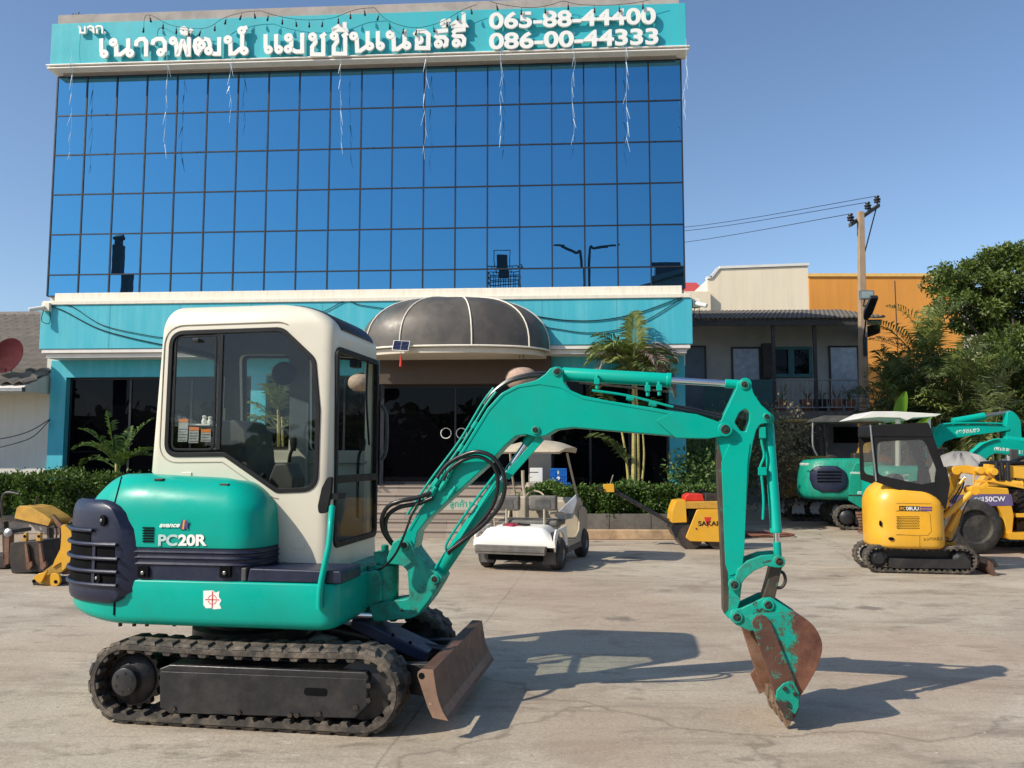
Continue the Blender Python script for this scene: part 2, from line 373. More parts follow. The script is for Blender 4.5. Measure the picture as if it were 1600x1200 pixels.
def leaf_mat(name, a, b, trans=.25, rough=.45):
    m = bpy.data.materials.new(name); m.use_nodes = True; t = m.node_tree; p = t.nodes['Principled BSDF']
    g = nn(t, 'ShaderNodeNewGeometry'); c = mixc(t, g.outputs['Random Per Island'], a, b)
    t.links.new(c, p.inputs['Base Color']); p.inputs['Roughness'].default_value = rough; p.inputs['Specular IOR Level'].default_value = .35
    tl = nn(t, 'ShaderNodeBsdfTranslucent'); t.links.new(mixc(t, .5, c, (.12, .2, .02)), tl.inputs[0])
    mx = nn(t, 'ShaderNodeMixShader'); mx.inputs[0].default_value = trans
    t.links.new(p.outputs[0], mx.inputs[1]); t.links.new(tl.outputs[0], mx.inputs[2])
    t.links.new(mx.outputs[0], t.nodes['Material Output'].inputs[0]); return m
HEDGE = leaf_mat('hedge_leaves', (.025, .055, .012), (.14, .23, .05))
TREEL = leaf_mat('tree_leaves', (.04, .07, .015), (.20, .26, .06), .35)
PALML = leaf_mat('palm_leaves', (.035, .06, .02), (.15, .18, .06), .2)
PALMY = leaf_mat('yellowing_palm_leaves', (.09, .14, .03), (.28, .30, .08), .2)
PALMD = leaf_mat('dead_palm_leaves', (.16, .11, .08), (.38, .27, .2), .1, .8)
BANL = leaf_mat('banana_leaf', (.2, .42, .03), (.26, .5, .05), .45)
SHRUBL = leaf_mat('shrub_leaves', (.04, .09, .02), (.16, .24, .06))
TWIG = leaf_mat('dry_twigs', (.14, .1, .06), (.3, .24, .14), .1, .8)
# concrete yard
def ground_mat():
    m = bpy.data.materials.new('yard_concrete'); m.use_nodes = True; t = m.node_tree; b = t.nodes['Principled BSDF']
    v = coords(t); vs = coords(t, (.6, 1.3, 1), (0, 0, .25)); vd = coords(t, (.7, 1.6, 1), (0, 0, -.45))
    c = mixc(t, ramp(t, noise(t, .45, 6, .62, v), [(.32, 0.), (.68, 1.)]), (.38, .312, .232), (.53, .45, .338))
    c = mixc(t, ramp(t, noise(t, 1.1, 8, .7, vs, .6), [(.48, 0.), (.68, .7)]), c, (.56, .49, .39))
    c = mixc(t, ramp(t, noise(t, .9, 7, .7, vd, .8), [(.48, 0.), (.66, .75)]), c, (.23, .17, .12))
    c = mixc(t, ramp(t, noise(t, 2.6, 8, .75, vs, .3), [(.55, 0.), (.64, .7)]), c, (.17, .135, .10))
    c = mixc(t, ramp(t, noise(t, 5.0, 8, .8, vd, .2), [(.60, 0.), (.65, .75)]), c, (.68, .62, .53))
    # reddish slab tone further out, tyre scuffs and short scrapes
    vt = coords(t, (.22, 2.6, 1), (0, 0, .9)); vt2 = coords(t, (.9, 5, 1), (0, 0, -.2))
    c = mixc(t, ramp(t, noise(t, .16, 3, .5, v), [(.50, 0.), (.56, .45)]), c, (.42, .28, .19))
    c = mixc(t, ramp(t, noise(t, 1.6, 5, .7, vt), [(.60, 0.), (.68, .45)]), c, (.17, .14, .115))
    c = mixc(t, ramp(t, noise(t, 2.2, 7, .8, vt2), [(.66, 0.), (.70, .8)]), c, (.72, .67, .58))
    c = mixc(t, ramp(t, noise(t, 45, 6, .8, v), [(.38, .5), (.58, 0.)]), c, (.21, .17, .13))
    c = mixc(t, ramp(t, noise(t, 120, 4, .85, v), [(.55, 0.), (.66, .6)]), c, (.60, .55, .47))
    c = mixc(t, ramp(t, noise(t, 12, 8, .8, v), [(.36, .45), (.48, 0.)]), c, (.24, .19, .145))
    # oil drips
    vo = nn(t, 'ShaderNodeTexVoronoi'); vo.inputs['Scale'].default_value = .7; vo.inputs['Randomness'].default_value = 1; t.links.new(v, vo.inputs['Vector'])
    dsp = noise(t, 6, 5, .7, v)
    ad = nn(t, 'ShaderNodeMath', operation='MULTIPLY_ADD'); t.links.new(dsp, ad.inputs[0]); ad.inputs[1].default_value = .35; t.links.new(vo.outputs['Distance'], ad.inputs[2])
    c = mixc(t, ramp(t, ad.outputs[0], [(.22, .7), (.31, 0.)]), c, (.11, .09, .07))
    # cracks
    wv = nn(t, 'ShaderNodeVectorMath', operation='MULTIPLY_ADD'); nz = nn(t, 'ShaderNodeTexNoise'); nz.inputs['Scale'].default_value = 1.7; nz.inputs['Detail'].default_value = 6
    t.links.new(v, nz.inputs['Vector']); t.links.new(nz.outputs['Color'], wv.inputs[0]); wv.inputs[1].default_value = (.9, .9, 0); t.links.new(v, wv.inputs[2])
    vc = nn(t, 'ShaderNodeTexVoronoi', feature='DISTANCE_TO_EDGE'); vc.inputs['Scale'].default_value = .13; t.links.new(wv.outputs[0], vc.inputs['Vector'])
    ck = ramp(t, vc.outputs['Distance'], [(.0006, .45), (.002, 0.)])
    c = mixc(t, ck, c, (.11, .085, .065))
    bj = nn(t, 'ShaderNodeTexBrick'); bj.offset = 0; bj.inputs['Scale'].default_value = 1; bj.inputs['Brick Width'].default_value = 6.5; bj.inputs['Row Height'].default_value = 5.6; bj.inputs['Mortar Size'].default_value = .012; bj.inputs['Mortar Smooth'].default_value = .6
    wj = nn(t, 'ShaderNodeVectorMath', operation='MULTIPLY_ADD'); t.links.new(nz.outputs['Color'], wj.inputs[0]); wj.inputs[1].default_value = (.06, .06, 0)
    mj = nn(t, 'ShaderNodeMapping'); mj.inputs['Rotation'].default_value = (0, 0, .12); mj.inputs['Location'].default_value = (1.2, -.9, 0); t.links.new(v, mj.inputs[0]); t.links.new(mj.outputs[0], wj.inputs[2]); t.links.new(wj.outputs[0], bj.inputs[0])
    fj = nn(t, 'ShaderNodeMath', operation='MULTIPLY'); t.links.new(bj.outputs['Fac'], fj.inputs[0]); t.links.new(ramp(t, noise(t, 1.3, 4, .6, v), [(.35, .1), (.65, .7)]), fj.inputs[1])
    c = mixc(t, fj.outputs[0], c, (.15, .12, .09))
    t.links.new(c, b.inputs['Base Color'])
    t.links.new(ramp(t, noise(t, 1.5, 6, .7, v), [(.3, .6), (.7, .9)]), b.inputs['Roughness'])
    bn = nn(t, 'ShaderNodeBump'); bn.inputs['Strength'].default_value = .5; bn.inputs['Distance'].default_value = .01
    t.links.new(noise(t, 28, 8, .75, v), bn.inputs['Height']); t.links.new(bn.outputs[0], b.inputs['Normal'])
    return m
GROUND = ground_mat()
# ---------------- ground ----------------
MB().box(-900, 900, -400, 1400, -.3, 0).build('yard', GROUND, kind='structure', smooth=False)
m = MB(); m.loft([[(1500 * math.cos(2 * math.pi * i / 64), 1500 * math.sin(2 * math.pi * i / 64), z) for i in range(64)] for z in (-2, -1.9)])
m.build('distant_ground', mat('distant_soil', (.2, .18, .13), .9), kind='structure', smooth=False)

# ---------------- main building ----------------
B = Fr(0, 18.3, 3.5)
bld = B.root('office_building', 'three storey teal office building with a blue mirror glass front and big white rooftop lettering', 'building')
s0 = B.p(74, 460).x; s1 = B.p(1070, 452).x
zb = (B.p(74, 462).z + B.p(1070, 452).z) / 2; zt = (B.p(88, 120).z + B.p(1065, 94).z) / 2
zr = B.p(74, 430).z
zs0 = B.p(80, 103, -.3).z; zs1 = B.p(80, 38, -.3).z
MB().box(s0, s1, .12, 7, 3.6, zs1).box(s0 + .1, s0 + .3, .31, 7, 0, 3.59).box(s1 - .3, s1 - .1, .31, 7, 0, 3.59).box(s0 + .1, s1 - .1, 6.8, 6.99, 0, 3.58).build('side_wall', WHITEW, bld)
MB().box(s0 + .1, s1 - .05, -.26, 7, zs1, zs1 + .24).box(s0 + .1, s0 + 1, -.25, 6.9, zs1 + .24, zs1 + .25).build('roof_parapet', CONC, bld, bevel=.01)
sg = MB().box(B.p(80, 60, -.32).x, B.p(1072, 40, -.32).x, -.32, .1, zs0, zs1).build('sign_board', TEALS, bld, bevel=.01)
m = MB()
xa = B.p(80, 103, -.3).x; xb = B.p(1072, 78, -.3).x
H = zs0 - zt
for d, a, b in ((.40, .74, 1.0), (.385, .24, .50)):
    m.box(xa + .33 - d, xb - .33 + d, -d, .09, zt + a * H, zt + b * H - .002)
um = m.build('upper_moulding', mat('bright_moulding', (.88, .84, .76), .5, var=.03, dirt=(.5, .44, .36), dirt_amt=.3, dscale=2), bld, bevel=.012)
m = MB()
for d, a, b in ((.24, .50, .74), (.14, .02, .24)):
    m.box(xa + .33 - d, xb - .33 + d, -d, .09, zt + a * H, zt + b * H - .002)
m.build('moulding_recess', mat('recess_shade_grey', (.30, .27, .24), .8), um)  # grey colour stands in for the shade between the white bars
m = MB()
for i in range(3): m.tube([(B.p(x, y, -.1).x, -.05, zs1 + .2) for x, y in ((112 + i * 7, 20), (112 + i * 7, 10))] , .012)
def rebar(px, py, dx, n, h):
    m = MB()
    for i in range(n):
        q = B.p(px + i * 4.5, py, .1)
        m.tube([(q.x, .1, zs1 + .2), (q.x, .1, zs1 + .24 + h * .5), (q.x + dx * .5, .12, zs1 + .24 + h * random.uniform(.8, 1.1))], .014, 6)
    m.build('rebar', DARKW, bld)
rebar(113, 28, .0, 4, .28); rebar(405, 14, -.25, 2, .2); rebar(828, 4, 0, 2, .2)
# curtain wall: 20 columns, five full rows and one short row
cw = MB()
rows = [zt - (zt - zr) * k / 5 for k in range(6)] + [zb]
cs = [s0 + (s1 - s0) * i / 20 for i in range(21)]
for x in cs: cw.box(x - .016, x + .016, -.018, .02, zb, zt)
for z in rows:
    for i in range(20): cw.box(cs[i] + .016, cs[i + 1] - .016, -.014, .02, z - .015, z + .015)
cwo = cw.build('mullion_grid', DARKF, bld)
MB().box(s0, s1, .06, .115, zb, zt).build('glazing_back', DARKI, bld)
low = MB()
for r in range(6):
    for i in range(20):
        tx = random.gauss(0, .0022); tz = random.gauss(0, .0030)
        x0, x1 = cs[i] + .010, cs[i + 1] - .010; z0, z1 = rows[r + 1] + .010, rows[r] - .010
        hx, hz = (x1 - x0) / 2, (z1 - z0) / 2
        vs = [(x0, -hx * tx - hz * tz, z0), (x1, hx * tx - hz * tz, z0), (x1, hx * tx + hz * tz, z1), (x0, -hx * tx + hz * tz, z1)]
        vs += [(a, b + .012, c) for a, b, c in vs]
        fs = [(0, 1, 2, 3), (7, 6, 5, 4), (0, 4, 5, 1), (1, 5, 6, 2), (2, 6, 7, 3), (3, 7, 4, 0)]
        if r < 5: MB().add(vs, fs).build('glass_pane', BLUEG, bld, smooth=False, fix=False)
        else: low.add(vs, fs)
low.build('glass_pane', BLUEG, bld, smooth=False, fix=False, kind='stuff')
# first floor band
wb = -.55
m = MB(); zf1 = B.p(74, 475, wb).z; zf0 = B.p(62, 545, wb).z
zf1 = (zf1 + B.p(1080, 467, wb).z) / 2; zf0 = (zf0 + B.p(1080, 538, wb).z) / 2
fa = B.p(62, 520, wb).x; fb = B.p(1082, 500, wb).x
m.box(fa + .18, fb - .18, wb + .2, .1, zf1 + .0, zb + .0).box(fa + .04, fb - .04, wb - .03, .1, zf1 - .0, zf1 + .09)
m.build('sill_moulding', CREAMW, bld, bevel=.012)
MB().box(fa, fb, wb, .1, zf0, zf1).build('fascia_band', TEAL, bld, bevel=.012)
m = MB().box(fa + .05, fb - .05, wb + .02, .1, zf0 - .09, zf0 - .002).box(fa + .12, fb - .12, wb + .08, .1, zf0 - .19, zf0 - .095)
m.build('lower_moulding', mat('white_moulding', (.78, .74, .68), .6, dirt=(.4, .36, .3), dirt_amt=.3), bld, bevel=.01)
m = MB()
for k in range(1, 9):
    x = fa + (fb - fa) * k / 9; m.box(x - .004, x + .004, wb - .0025, wb + .01, zf0 + .01, zf1 - .01)
m.build('fascia_joint', mat('teal_joint', (.03, .27, .30), .7), bld)
# ground floor shell
zh = B.p(100, 590, .1).z; ztop = zf0 - .19
zl = B.p(560, 757, 0).z
m = MB()
pil = [(B.p(76, 650, .0).x, B.p(101, 650, .0).x), (B.p(392, 600).x, B.p(416, 600).x), (B.p(1046, 650).x, B.p(1071, 650).x)]
for a, b in pil: m.box(a, b, .0, .3, 0, zh)
a0 = pil[0][0]; b0 = pil[2][1]
xd0 = B.p(596, 600).x; xd1 = B.p(861, 600).x
m.box(a0, xd0, .0, .3, zh, ztop).box(xd1, b0, .0, .3, zh, ztop)
m.build('ground_floor_wall', TEAL, bld, bevel=.008)
zbm = B.p(700, 600, -.2).z
MB().box(xd0, xd1, -.22, .3, zbm, ztop).build('entrance_beam', BROWN, bld, bevel=.01)
xp = B.p(826, 700).x
MB().box(xp, xd1, -.05, .3, 0, zbm - .002).build('entrance_pillar', mat('greige_pillar', (.33, .29, .24), .7, dirt=(.15, .12, .1), dirt_amt=.4), bld, bevel=.01)
for i, (a, b) in enumerate(((pil[0][1], pil[1][0]), (pil[1][1], xd0), (xd1, pil[2][0]))):
    g = MB().box(a + .05, b - .05, .19, .2, .5, zh - .05).build('shop_window', SHOPG, bld)
    m = MB().box(a, b, .16, .24, zh - .05, zh).box(a, a + .05, .16, .24, .5, zh - .05).box(b - .05, b, .16, .24, .5, zh - .05)
    n = 3
    for k in range(1, n): x = a + (b - a) * k / n; m.box(x - .025, x + .025, .165, .235, .5, zh - .05)
    m.build('frame', DARKF, g)
for k, (a, b) in enumerate(((xd0, B.p(709, 650).x), (B.p(709, 650).x, xp))):
    g = MB().box(a + .04, b - .01, .15, .165, zl + .06, zbm - .06).build('glass_door', SHOPG, bld)
    MB().box(a, a + .04, .12, .2, zl, zbm).box(a + .04, b, .12, .2, zbm - .06, zbm).box(a + .04, b, .12, .2, zl, zl + .06).build('frame', DARKF, g)
    q = B.p(697 if k == 0 else 721, 677, .1)
    M = [Vector((q.x + .115 * math.cos(t), .09, q.z + .115 * math.sin(t))) for t in (2 * math.pi * i / 24 for i in range(25))]
    MB().tube(M, .011, 8, sm=0).build('handle', WHITEP, g)
MB().box(s0 + .3, s1 - .3, .5, .52, .1, ztop).build('inner_wall', DARKI, bld)
# entrance steps
st = MB(); NS = 6; x0s = B.p(470, 800, -1).x; x1s = B.p(853, 800, -1).x
for k in range(NS):
    z1 = zl * (NS - k) / NS
    st.box(x0s, x1s, -.62 - .27 * k, -.62 - .27 * k + (.62 + .1 if k == 0 else .27) , 0, z1)
    st.box(x0s - .01, x1s + .01, -.62 - .27 * k - .022, -.62 - .27 * k + .001, z1 - .035, z1 + .003)
steps = MB(); 
for k in range(NS):
    z1 = zl * (NS - k) / NS
    steps.box(x0s, x1s, -.62 - .27 * k, (.12 if k == 0 else -.62 - .27 * (k - 1)), 0, z1 - .04)
    steps.box(x0s - .012, x1s + .012, -.62 - .27 * k - .025, (.12 if k == 0 else -.62 - .27 * (k - 1) - .026), z1 - .038, z1)
sm = bpy.data.materials.new('granite_blocks'); sm.use_nodes = True
t = sm.node_tree; bb = t.nodes['Principled BSDF']; cc = nn(t, 'ShaderNodeTexCoord'); mp = nn(t, 'ShaderNodeMapping'); mp.inputs['Rotation'].default_value = (math.pi / 2, 0, 0)
t.links.new(cc.outputs['Object'], mp.inputs[0]); br = nn(t, 'ShaderNodeTexBrick'); t.links.new(mp.outputs[0], br.inputs[0])
br.inputs['Scale'].default_value = 1; br.inputs['Brick Width'].default_value = .6; br.inputs['Row Height'].default_value = zl / NS * 2; br.inputs['Mortar Size'].default_value = .004
br.inputs['Color1'].default_value = (.46, .37, .29, 1); br.inputs['Color2'].default_value = (.36, .29, .23, 1); br.inputs['Mortar'].default_value = (.15, .12, .1, 1)
v = coords(t); c = mixc(t, ramp(t, noise(t, 60, 5, .8, v), [(.4, .5), (.6, 0.)]), br.outputs[0], (.28, .23, .19)); t.links.new(c, bb.inputs['Base Color']); bb.inputs['Roughness'].default_value = .5
steps.build('entrance_steps', sm, bld, bevel=.006)
sgn = thing('direction_sign', 'small white sign with teal Thai word and arrow fixed on the entrance steps', 'sign', (0, 0, 0))
q0 = B.p(690, 797, -1.2); q1 = B.p(746, 778, -1.2)
a = B.wld(q0.x, -1.92, q0.z); sgn.location = a; sgn.rotation_euler = (0, 0, -B.yaw)
q0 = B.p(692, 797, -1.92); q1 = B.p(746, 779, -1.92); sgn.location = B.wld(q0.x, -1.92, q0.z)
wS, hS = q1.x - q0.x, q1.z - q0.z
MB().box(0, wS, 0, .012, 0, hS).build('board', mat('dusty_sign_board', (.46, .42, .34), .6, var=.1), sgn, bevel=.003)
GT = mat('sign_green', (.03, .35, .24), .5)
text_obj('lettering', 'ลูกค้า', GT, sgn, (wS * .2, -.001, hS * .08), (1, 0, 0), (0, 0, 1), hS * .84, wS * .5, .002, .02)
MB().prism([(wS * .76, hS * .2), (wS * .95, hS * .5), (wS * .76, hS * .8)], -.004, -.0005).build('arrow', GT, sgn)
# lettering on the rooftop sign, stroke by stroke (front faces step 2 mm so strokes never share a plane)
def zA(pts): return [(100 + x / 5.0, y / 5.0) for x, y in pts]
def zB(pts): return [(400 + x / 4.571, y / 4.571) for x, y in pts]
WL = -.44
def letter(fn, strokes, rings, sw=.095, rr=.062, wf=WL):
    m = MB(); k = 0
    for s_ in strokes:
        P = B.x2(fn(s_), wf); m.ribbon(P, sw, wf - .0025 * k, wf + .05 - .0005 * k); k += 1
    for c in rings:
        q = B.p(*fn([c])[0], wf)
        ro = rr * (sw / .095)
        m.ribbon([(q.x + ro * math.cos(t), q.z + ro * math.sin(t)) for t in (2 * math.pi * i / 18 for i in range(18))], sw * .86, wf - .0025 * k, wf + .05 - .0005 * k, closed=True); k += 1
    m.build('sign_letter', LETTER, bld)
A = [
 ([[(290, 300), (290, 405)]], [(312, 420)]),
 ([[(407, 335), (408, 425), (440, 425), (490, 385)], [(501, 300), (501, 405)]], [(385, 330), (515, 415)]),
 ([[(562, 360), (566, 325), (590, 305), (622, 303), (640, 322), (640, 440)]], []),
 ([[(690, 350), (697, 320), (725, 303), (765, 303), (787, 330), (787, 405)]], [(755, 408)]),
 ([[(876, 325), (880, 425), (892, 425), (922, 320), (930, 320), (962, 425), (974, 425), (976, 288)]], [(852, 318)]),
 ([[(935, 262), (968, 258), (1000, 225)]], [(932, 238)]),
 ([[(1060, 425), (1036, 410), (1020, 365), (1026, 318), (1050, 303), (1074, 318), (1100, 303), (1128, 312), (1138, 340), (1138, 395)], [(1145, 405), (1172, 420), (1212, 420), (1212, 290)], [(1072, 378), (1045, 415)]], [(1075, 355), (1130, 398)]),
 ([[(1298, 318), (1300, 418), (1330, 418), (1382, 375)], [(1392, 270), (1392, 390)]], [(1280, 310), (1408, 397)]),
 ([[(1402, 222), (1432, 212)]], [(1388, 238)]),
]
for a, b in A: letter(zA, a, b)
C2 = [
 ([[(68, 243), (68, 342)]], [(88, 355)]), ([[(143, 243), (143, 342)]], [(162, 353)]),
 ([[(252, 272), (250, 335)], [(245, 348), (285, 368), (330, 368), (330, 235)]], [(232, 268), (230, 350)]),
 ([[(422, 268), (424, 300), (400, 335), (400, 388), (480, 388), (480, 275), (470, 258), (496, 238)]], [(403, 262)]),
 ([[(577, 263), (579, 295), (555, 330), (555, 383), (637, 383), (637, 270), (627, 253), (655, 233)]], [(558, 257)]),
 ([[(545, 215), (590, 185), (630, 192), (640, 212), (545, 214)], [(633, 158), (633, 200)]], []),
 ([[(718, 265), (722, 362), (745, 362), (798, 325)], [(797, 222), (797, 325)]], [(697, 257), (812, 330)]),
 ([[(870, 222), (870, 320)]], [(888, 328)]),
 ([[(981, 255), (985, 350), (1010, 350), (1062, 312)], [(1061, 212), (1061, 315)]], [(958, 247), (1077, 325)]),
 ([[(1150, 300), (1148, 342), (1230, 342), (1232, 245), (1205, 222), (1155, 222), (1128, 250)]], [(1165, 285)]),
 ([[(1282, 240), (1300, 222), (1372, 215)], [(1278, 250), (1300, 265), (1345, 265), (1362, 285), (1358, 318), (1335, 330)]], [(1303, 312)]),
 ([[(1358, 152), (1388, 140)]], [(1345, 165)]),
 ([[(1405, 235), (1425, 215), (1497, 208)], [(1402, 245), (1425, 258), (1470, 258), (1487, 278), (1484, 312), (1460, 325)]], [(1430, 307)]),
 ([[(1395, 185), (1430, 155), (1475, 152), (1495, 180), (1395, 184)], [(1483, 88), (1483, 160)]], []),
]
for a, b in C2: letter(zB, a, b)
for a, b in [([[(125, 210), (125, 255), (162, 255), (162, 203)]], [(118, 210)]), ([[(180, 215), (205, 202), (228, 212), (230, 258)], [(214, 236), (228, 240)]], [(207, 232)]), ([[(245, 215), (262, 202), (288, 204), (298, 216), (298, 260)], [(257, 224), (257, 260)]], []), ([[(316, 252), (323, 252)]], [])]:
    letter(zA, a, b, .04, .02, -.40)
for txt, (x0, y0), (x1, y1), ht in (('065-88-44400', (764, 45), (1025, 37), 26), ('086-00-44333', (764, 77), (1029, 69), 26)):
    a = B.p(x0, y0, -.44); b = B.p(x1, y1, -.44); h = B.p(x0, y0 - ht, -.44).z - a.z
    text_obj('sign_letter', txt, LETTER, bld, (a.x, -.385, (a.z + b.z) / 2), (1, 0, 0), (0, 0, 1), h, b.x - a.x, .05, .03)
# dome awning over the entrance
ax0 = B.p(566, 545, -.6).x; ax1 = B.p(858, 545, -.6).x; ac = (ax0 + ax1) / 2; aa = (ax1 - ax0) / 2
az0 = B.p(700, 541, -1.7).z; ah = B.p(712, 463, -.9).z - az0; ad = 1.25
def dome(th, ph, k=1.0):
    c = max(math.cos(ph), 0) ** .75; s_ = math.sin(ph) ** .78 if ph > 0 else 0
    return Vector((ac - aa * k * math.copysign(abs(math.cos(th)) ** .85, math.cos(th)) * c, wb - .005 - ad * k * math.sin(th) ** .8 * c if 0 < th < math.pi else wb - .005, az0 + ah * k * s_))
awn = bld
m = MB(); NT, NP = 48, 14
m.loft([[dome(math.pi * i / NT, math.pi / 2 * k / NP) for i in range(NT + 1)] for k in range(NP + 1)], cap0=False, cap1=False, closed=False)
ao = m.build('dome_awning', AWN, bld, ang=60, fix=False)
sd = ao.modifiers.new('s', 'SOLIDIFY'); sd.thickness = .02
m = MB()
for th in (.02, .18, .36, .56, .78, .98):
    m.tube([dome(math.pi * th, math.pi / 2 * k / 14, 1.008) for k in range(15)], .015, 8, sm=0)
m.tube([dome(math.pi * i / 32, 0, 1.012) for i in range(33)], .022, 8, sm=0)
m.build('awning_rib', CREAMW, ao)
m = MB(); m.prism([(dome(math.pi * i / 32, 0, .97).x, dome(math.pi * i / 32, 0, .97).y) for i in range(33)], az0 - .14, az0 - .02, ax='z')
m.build('awning_soffit', SOFFIT, ao, bevel=.01)
# things hanging or fixed at the front
def lantern(px, py, w, r, lab, ztop_):
    q = B.p(px, py, w); o = thing('paper_lantern', lab, 'lantern', B.wld(q.x, w, q.z - r * .8), -B.yaw, 'paper lanterns at the entrance')
    m = MB(); L = []
    for k in range(15):
        a = math.pi * k / 14
        ring = []
        for i in range(40):
            t_ = 2 * math.pi * i / 40; rr = r * math.sin(a) ** .8 * (1 + .025 * math.cos(t_ * 20)) + .02
            ring.append((rr * math.cos(t_), rr * math.sin(t_), r * .8 - r * .78 * math.cos(a)))
        L.append(ring)
    m.loft(L).build('shade', LAMPW, o, ang=70)
    m = MB()
    for dx in (-.06, .06): m.tube([(dx, 0, r * 1.5), (dx * .6, 0, ztop_ - (q.z - r * .8))], .006, 5, sm=0)
    m.build('cord', DARKW, o)
    MB().lathe((0, 0, r * 1.55), (0, 0, 1), [(0, .07), (.03, .08), (.05, .02)]).build('cap', DARKW, o)
lantern(815, 592, -1.3, .31, 'faded round paper lantern hanging right of the glass doors', az0 - .14)
lantern(563, 598, -1.3, .23, 'pale round paper lantern seen through the front window of the excavator cab', az0 - .14)
q = B.p(626, 540, -1.9)
o = thing('solar_lamp', 'small solar panel lamp with a red tassel hanging at the awning edge', 'solar lamp', B.wld(q.x, -1.86, q.z), -B.yaw)
Mx = Matrix.Rotation(math.radians(-25), 4, 'X') @ Matrix.Rotation(math.radians(4), 4, 'Y')
MB().box(-.17, .17, -.012, .012, -.12, .12, M=Mx).build('panel_frame', WHITEP, o, bevel=.004)
m = MB()
for i in range(2):
    for k in range(6): m.box(-.155 + i * .16, -.005 + i * .16, -.018, -.0125, -.105 + k * .036, -.075 + k * .036, M=Mx)
m.build('solar_cells', mat('solar_cells', (.01, .012, .05), .2), o)
MB().lathe((0, .0, -.12), (0, 0, -1), [(0, .004), (.1, .006), (.11, .022), (.14, .02), (.3, .032), (.31, .01)], 10).build('tassel', REDR, o)
def camera_box(px, py, w, lab, sgn_):
    q = B.p(px, py, w); o = thing('security_camera', lab, 'camera', B.wld(q.x, w, q.z), -B.yaw)
    MB().box(-.05, .13, 0, abs(w - wb) + .1, -.02, .16).build('junction_box', CREAMW, o, bevel=.01)
    MB().cyl((-.22 * sgn_, -.18, -.03), (.02, .0, .05), .045, .05).build('housing', WHITEP, o, bevel=.008)
    MB().tube([(0, 0, -.02), (-.03, 0, -.25), (.12, .05, -.3), (.1, .08, -.05)], .008, 6).build('cable', BLACK, o)
camera_box(68, 484, wb - .1, 'white security camera on the left end of the teal fascia', 1)
camera_box(1086, 478, wb + .1, 'white security camera on the right end of the teal fascia', -1)
def cable(pts, lab, w=wb - .02, r=.011, fn=None, cat='cable', grp=None):
    P = [B.wld(*( (lambda q: (q.x, w, q.z))(B.p(x, y, w)))) for x, y in pts] if fn is None else [fn(x, y) for x, y in pts]
    return MB().tube(P, r, 6).build('cable', BLACK, label=lab, cat=cat, group=grp)
cable([(78, 478), (100, 486), (150, 512), (200, 527), (260, 540)], 'black cable sagging across the left half of the teal fascia')
cable([(78, 477), (110, 478), (160, 508), (230, 524), (262, 528)], 'thinner upper cable on the left half of the teal fascia', r=.008)
cable([(480, 490), (505, 487), (540, 470), (560, 476), (600, 482)], 'thin cable on the teal fascia just left of the dome awning', r=.008)
cable([(815, 490), (880, 500), (940, 500), (1000, 488), (1068, 463)], 'upper black cable strung right of the dome awning')
cable([(815, 504), (870, 514), (930, 520), (1000, 505), (1066, 466)], 'lower black cable sagging right of the dome awning', r=.009)
# festoon lights over the parapet
FW = -.475
gar = [([(225, 50), (226, 28), (236, 24), (270, 40), (320, 44), (350, 28), (382, 19), (408, 17)], 'string of dark bulbs over the sign, above the first Thai word'),
       ([(408, 17), (430, 24), (462, 30), (490, 31), (520, 28), (556, 15), (585, 12)], 'string of dark bulbs over the sign, above the start of the second Thai word'),
       ([(585, 12), (603, 30), (628, 40), (655, 43), (690, 34), (722, 16), (745, 7)], 'string of dark bulbs over the sign, above the end of the second Thai word'),
       ([(765, 2), (790, 8), (830, 12), (862, 7), (880, 2), (905, 7), (955, 8), (1000, 3), (1030, -5)], 'string of dark bulbs over the sign, above the phone numbers')]
for pts, lab in gar:
    P = [B.p(x, y, FW) for x, y in pts]; q = P[0]
    o = thing('string_light', lab, 'string lights', B.wld(q.x, FW, q.z), -B.yaw, 'strings of bulbs along the parapet')
    P = [Vector((p.x - q.x, 0, p.z - q.z)) for p in P]
    MB().tube(P, .0055, 6).build('wire', BLACK, o)
    C = crom(P, 8); L = 0; nxt = .15
    for i in range(1, len(C)):
        L += (C[i] - C[i - 1]).length
        if L > nxt:
            nxt += .33 if 'phone' not in lab else .55; c = C[i]
            MB().lathe(c, (random.uniform(-.3, .3), 0, -1), [(0, .004), (.07, .005), (.075, .018), (.12, .018), (.13, .022), (.16, .026), (.18, .016), (.19, .002)], 8).build('bulb', BLACK, o)
ICE = mat('icicle_plastic', (.55, .68, .8), .25)
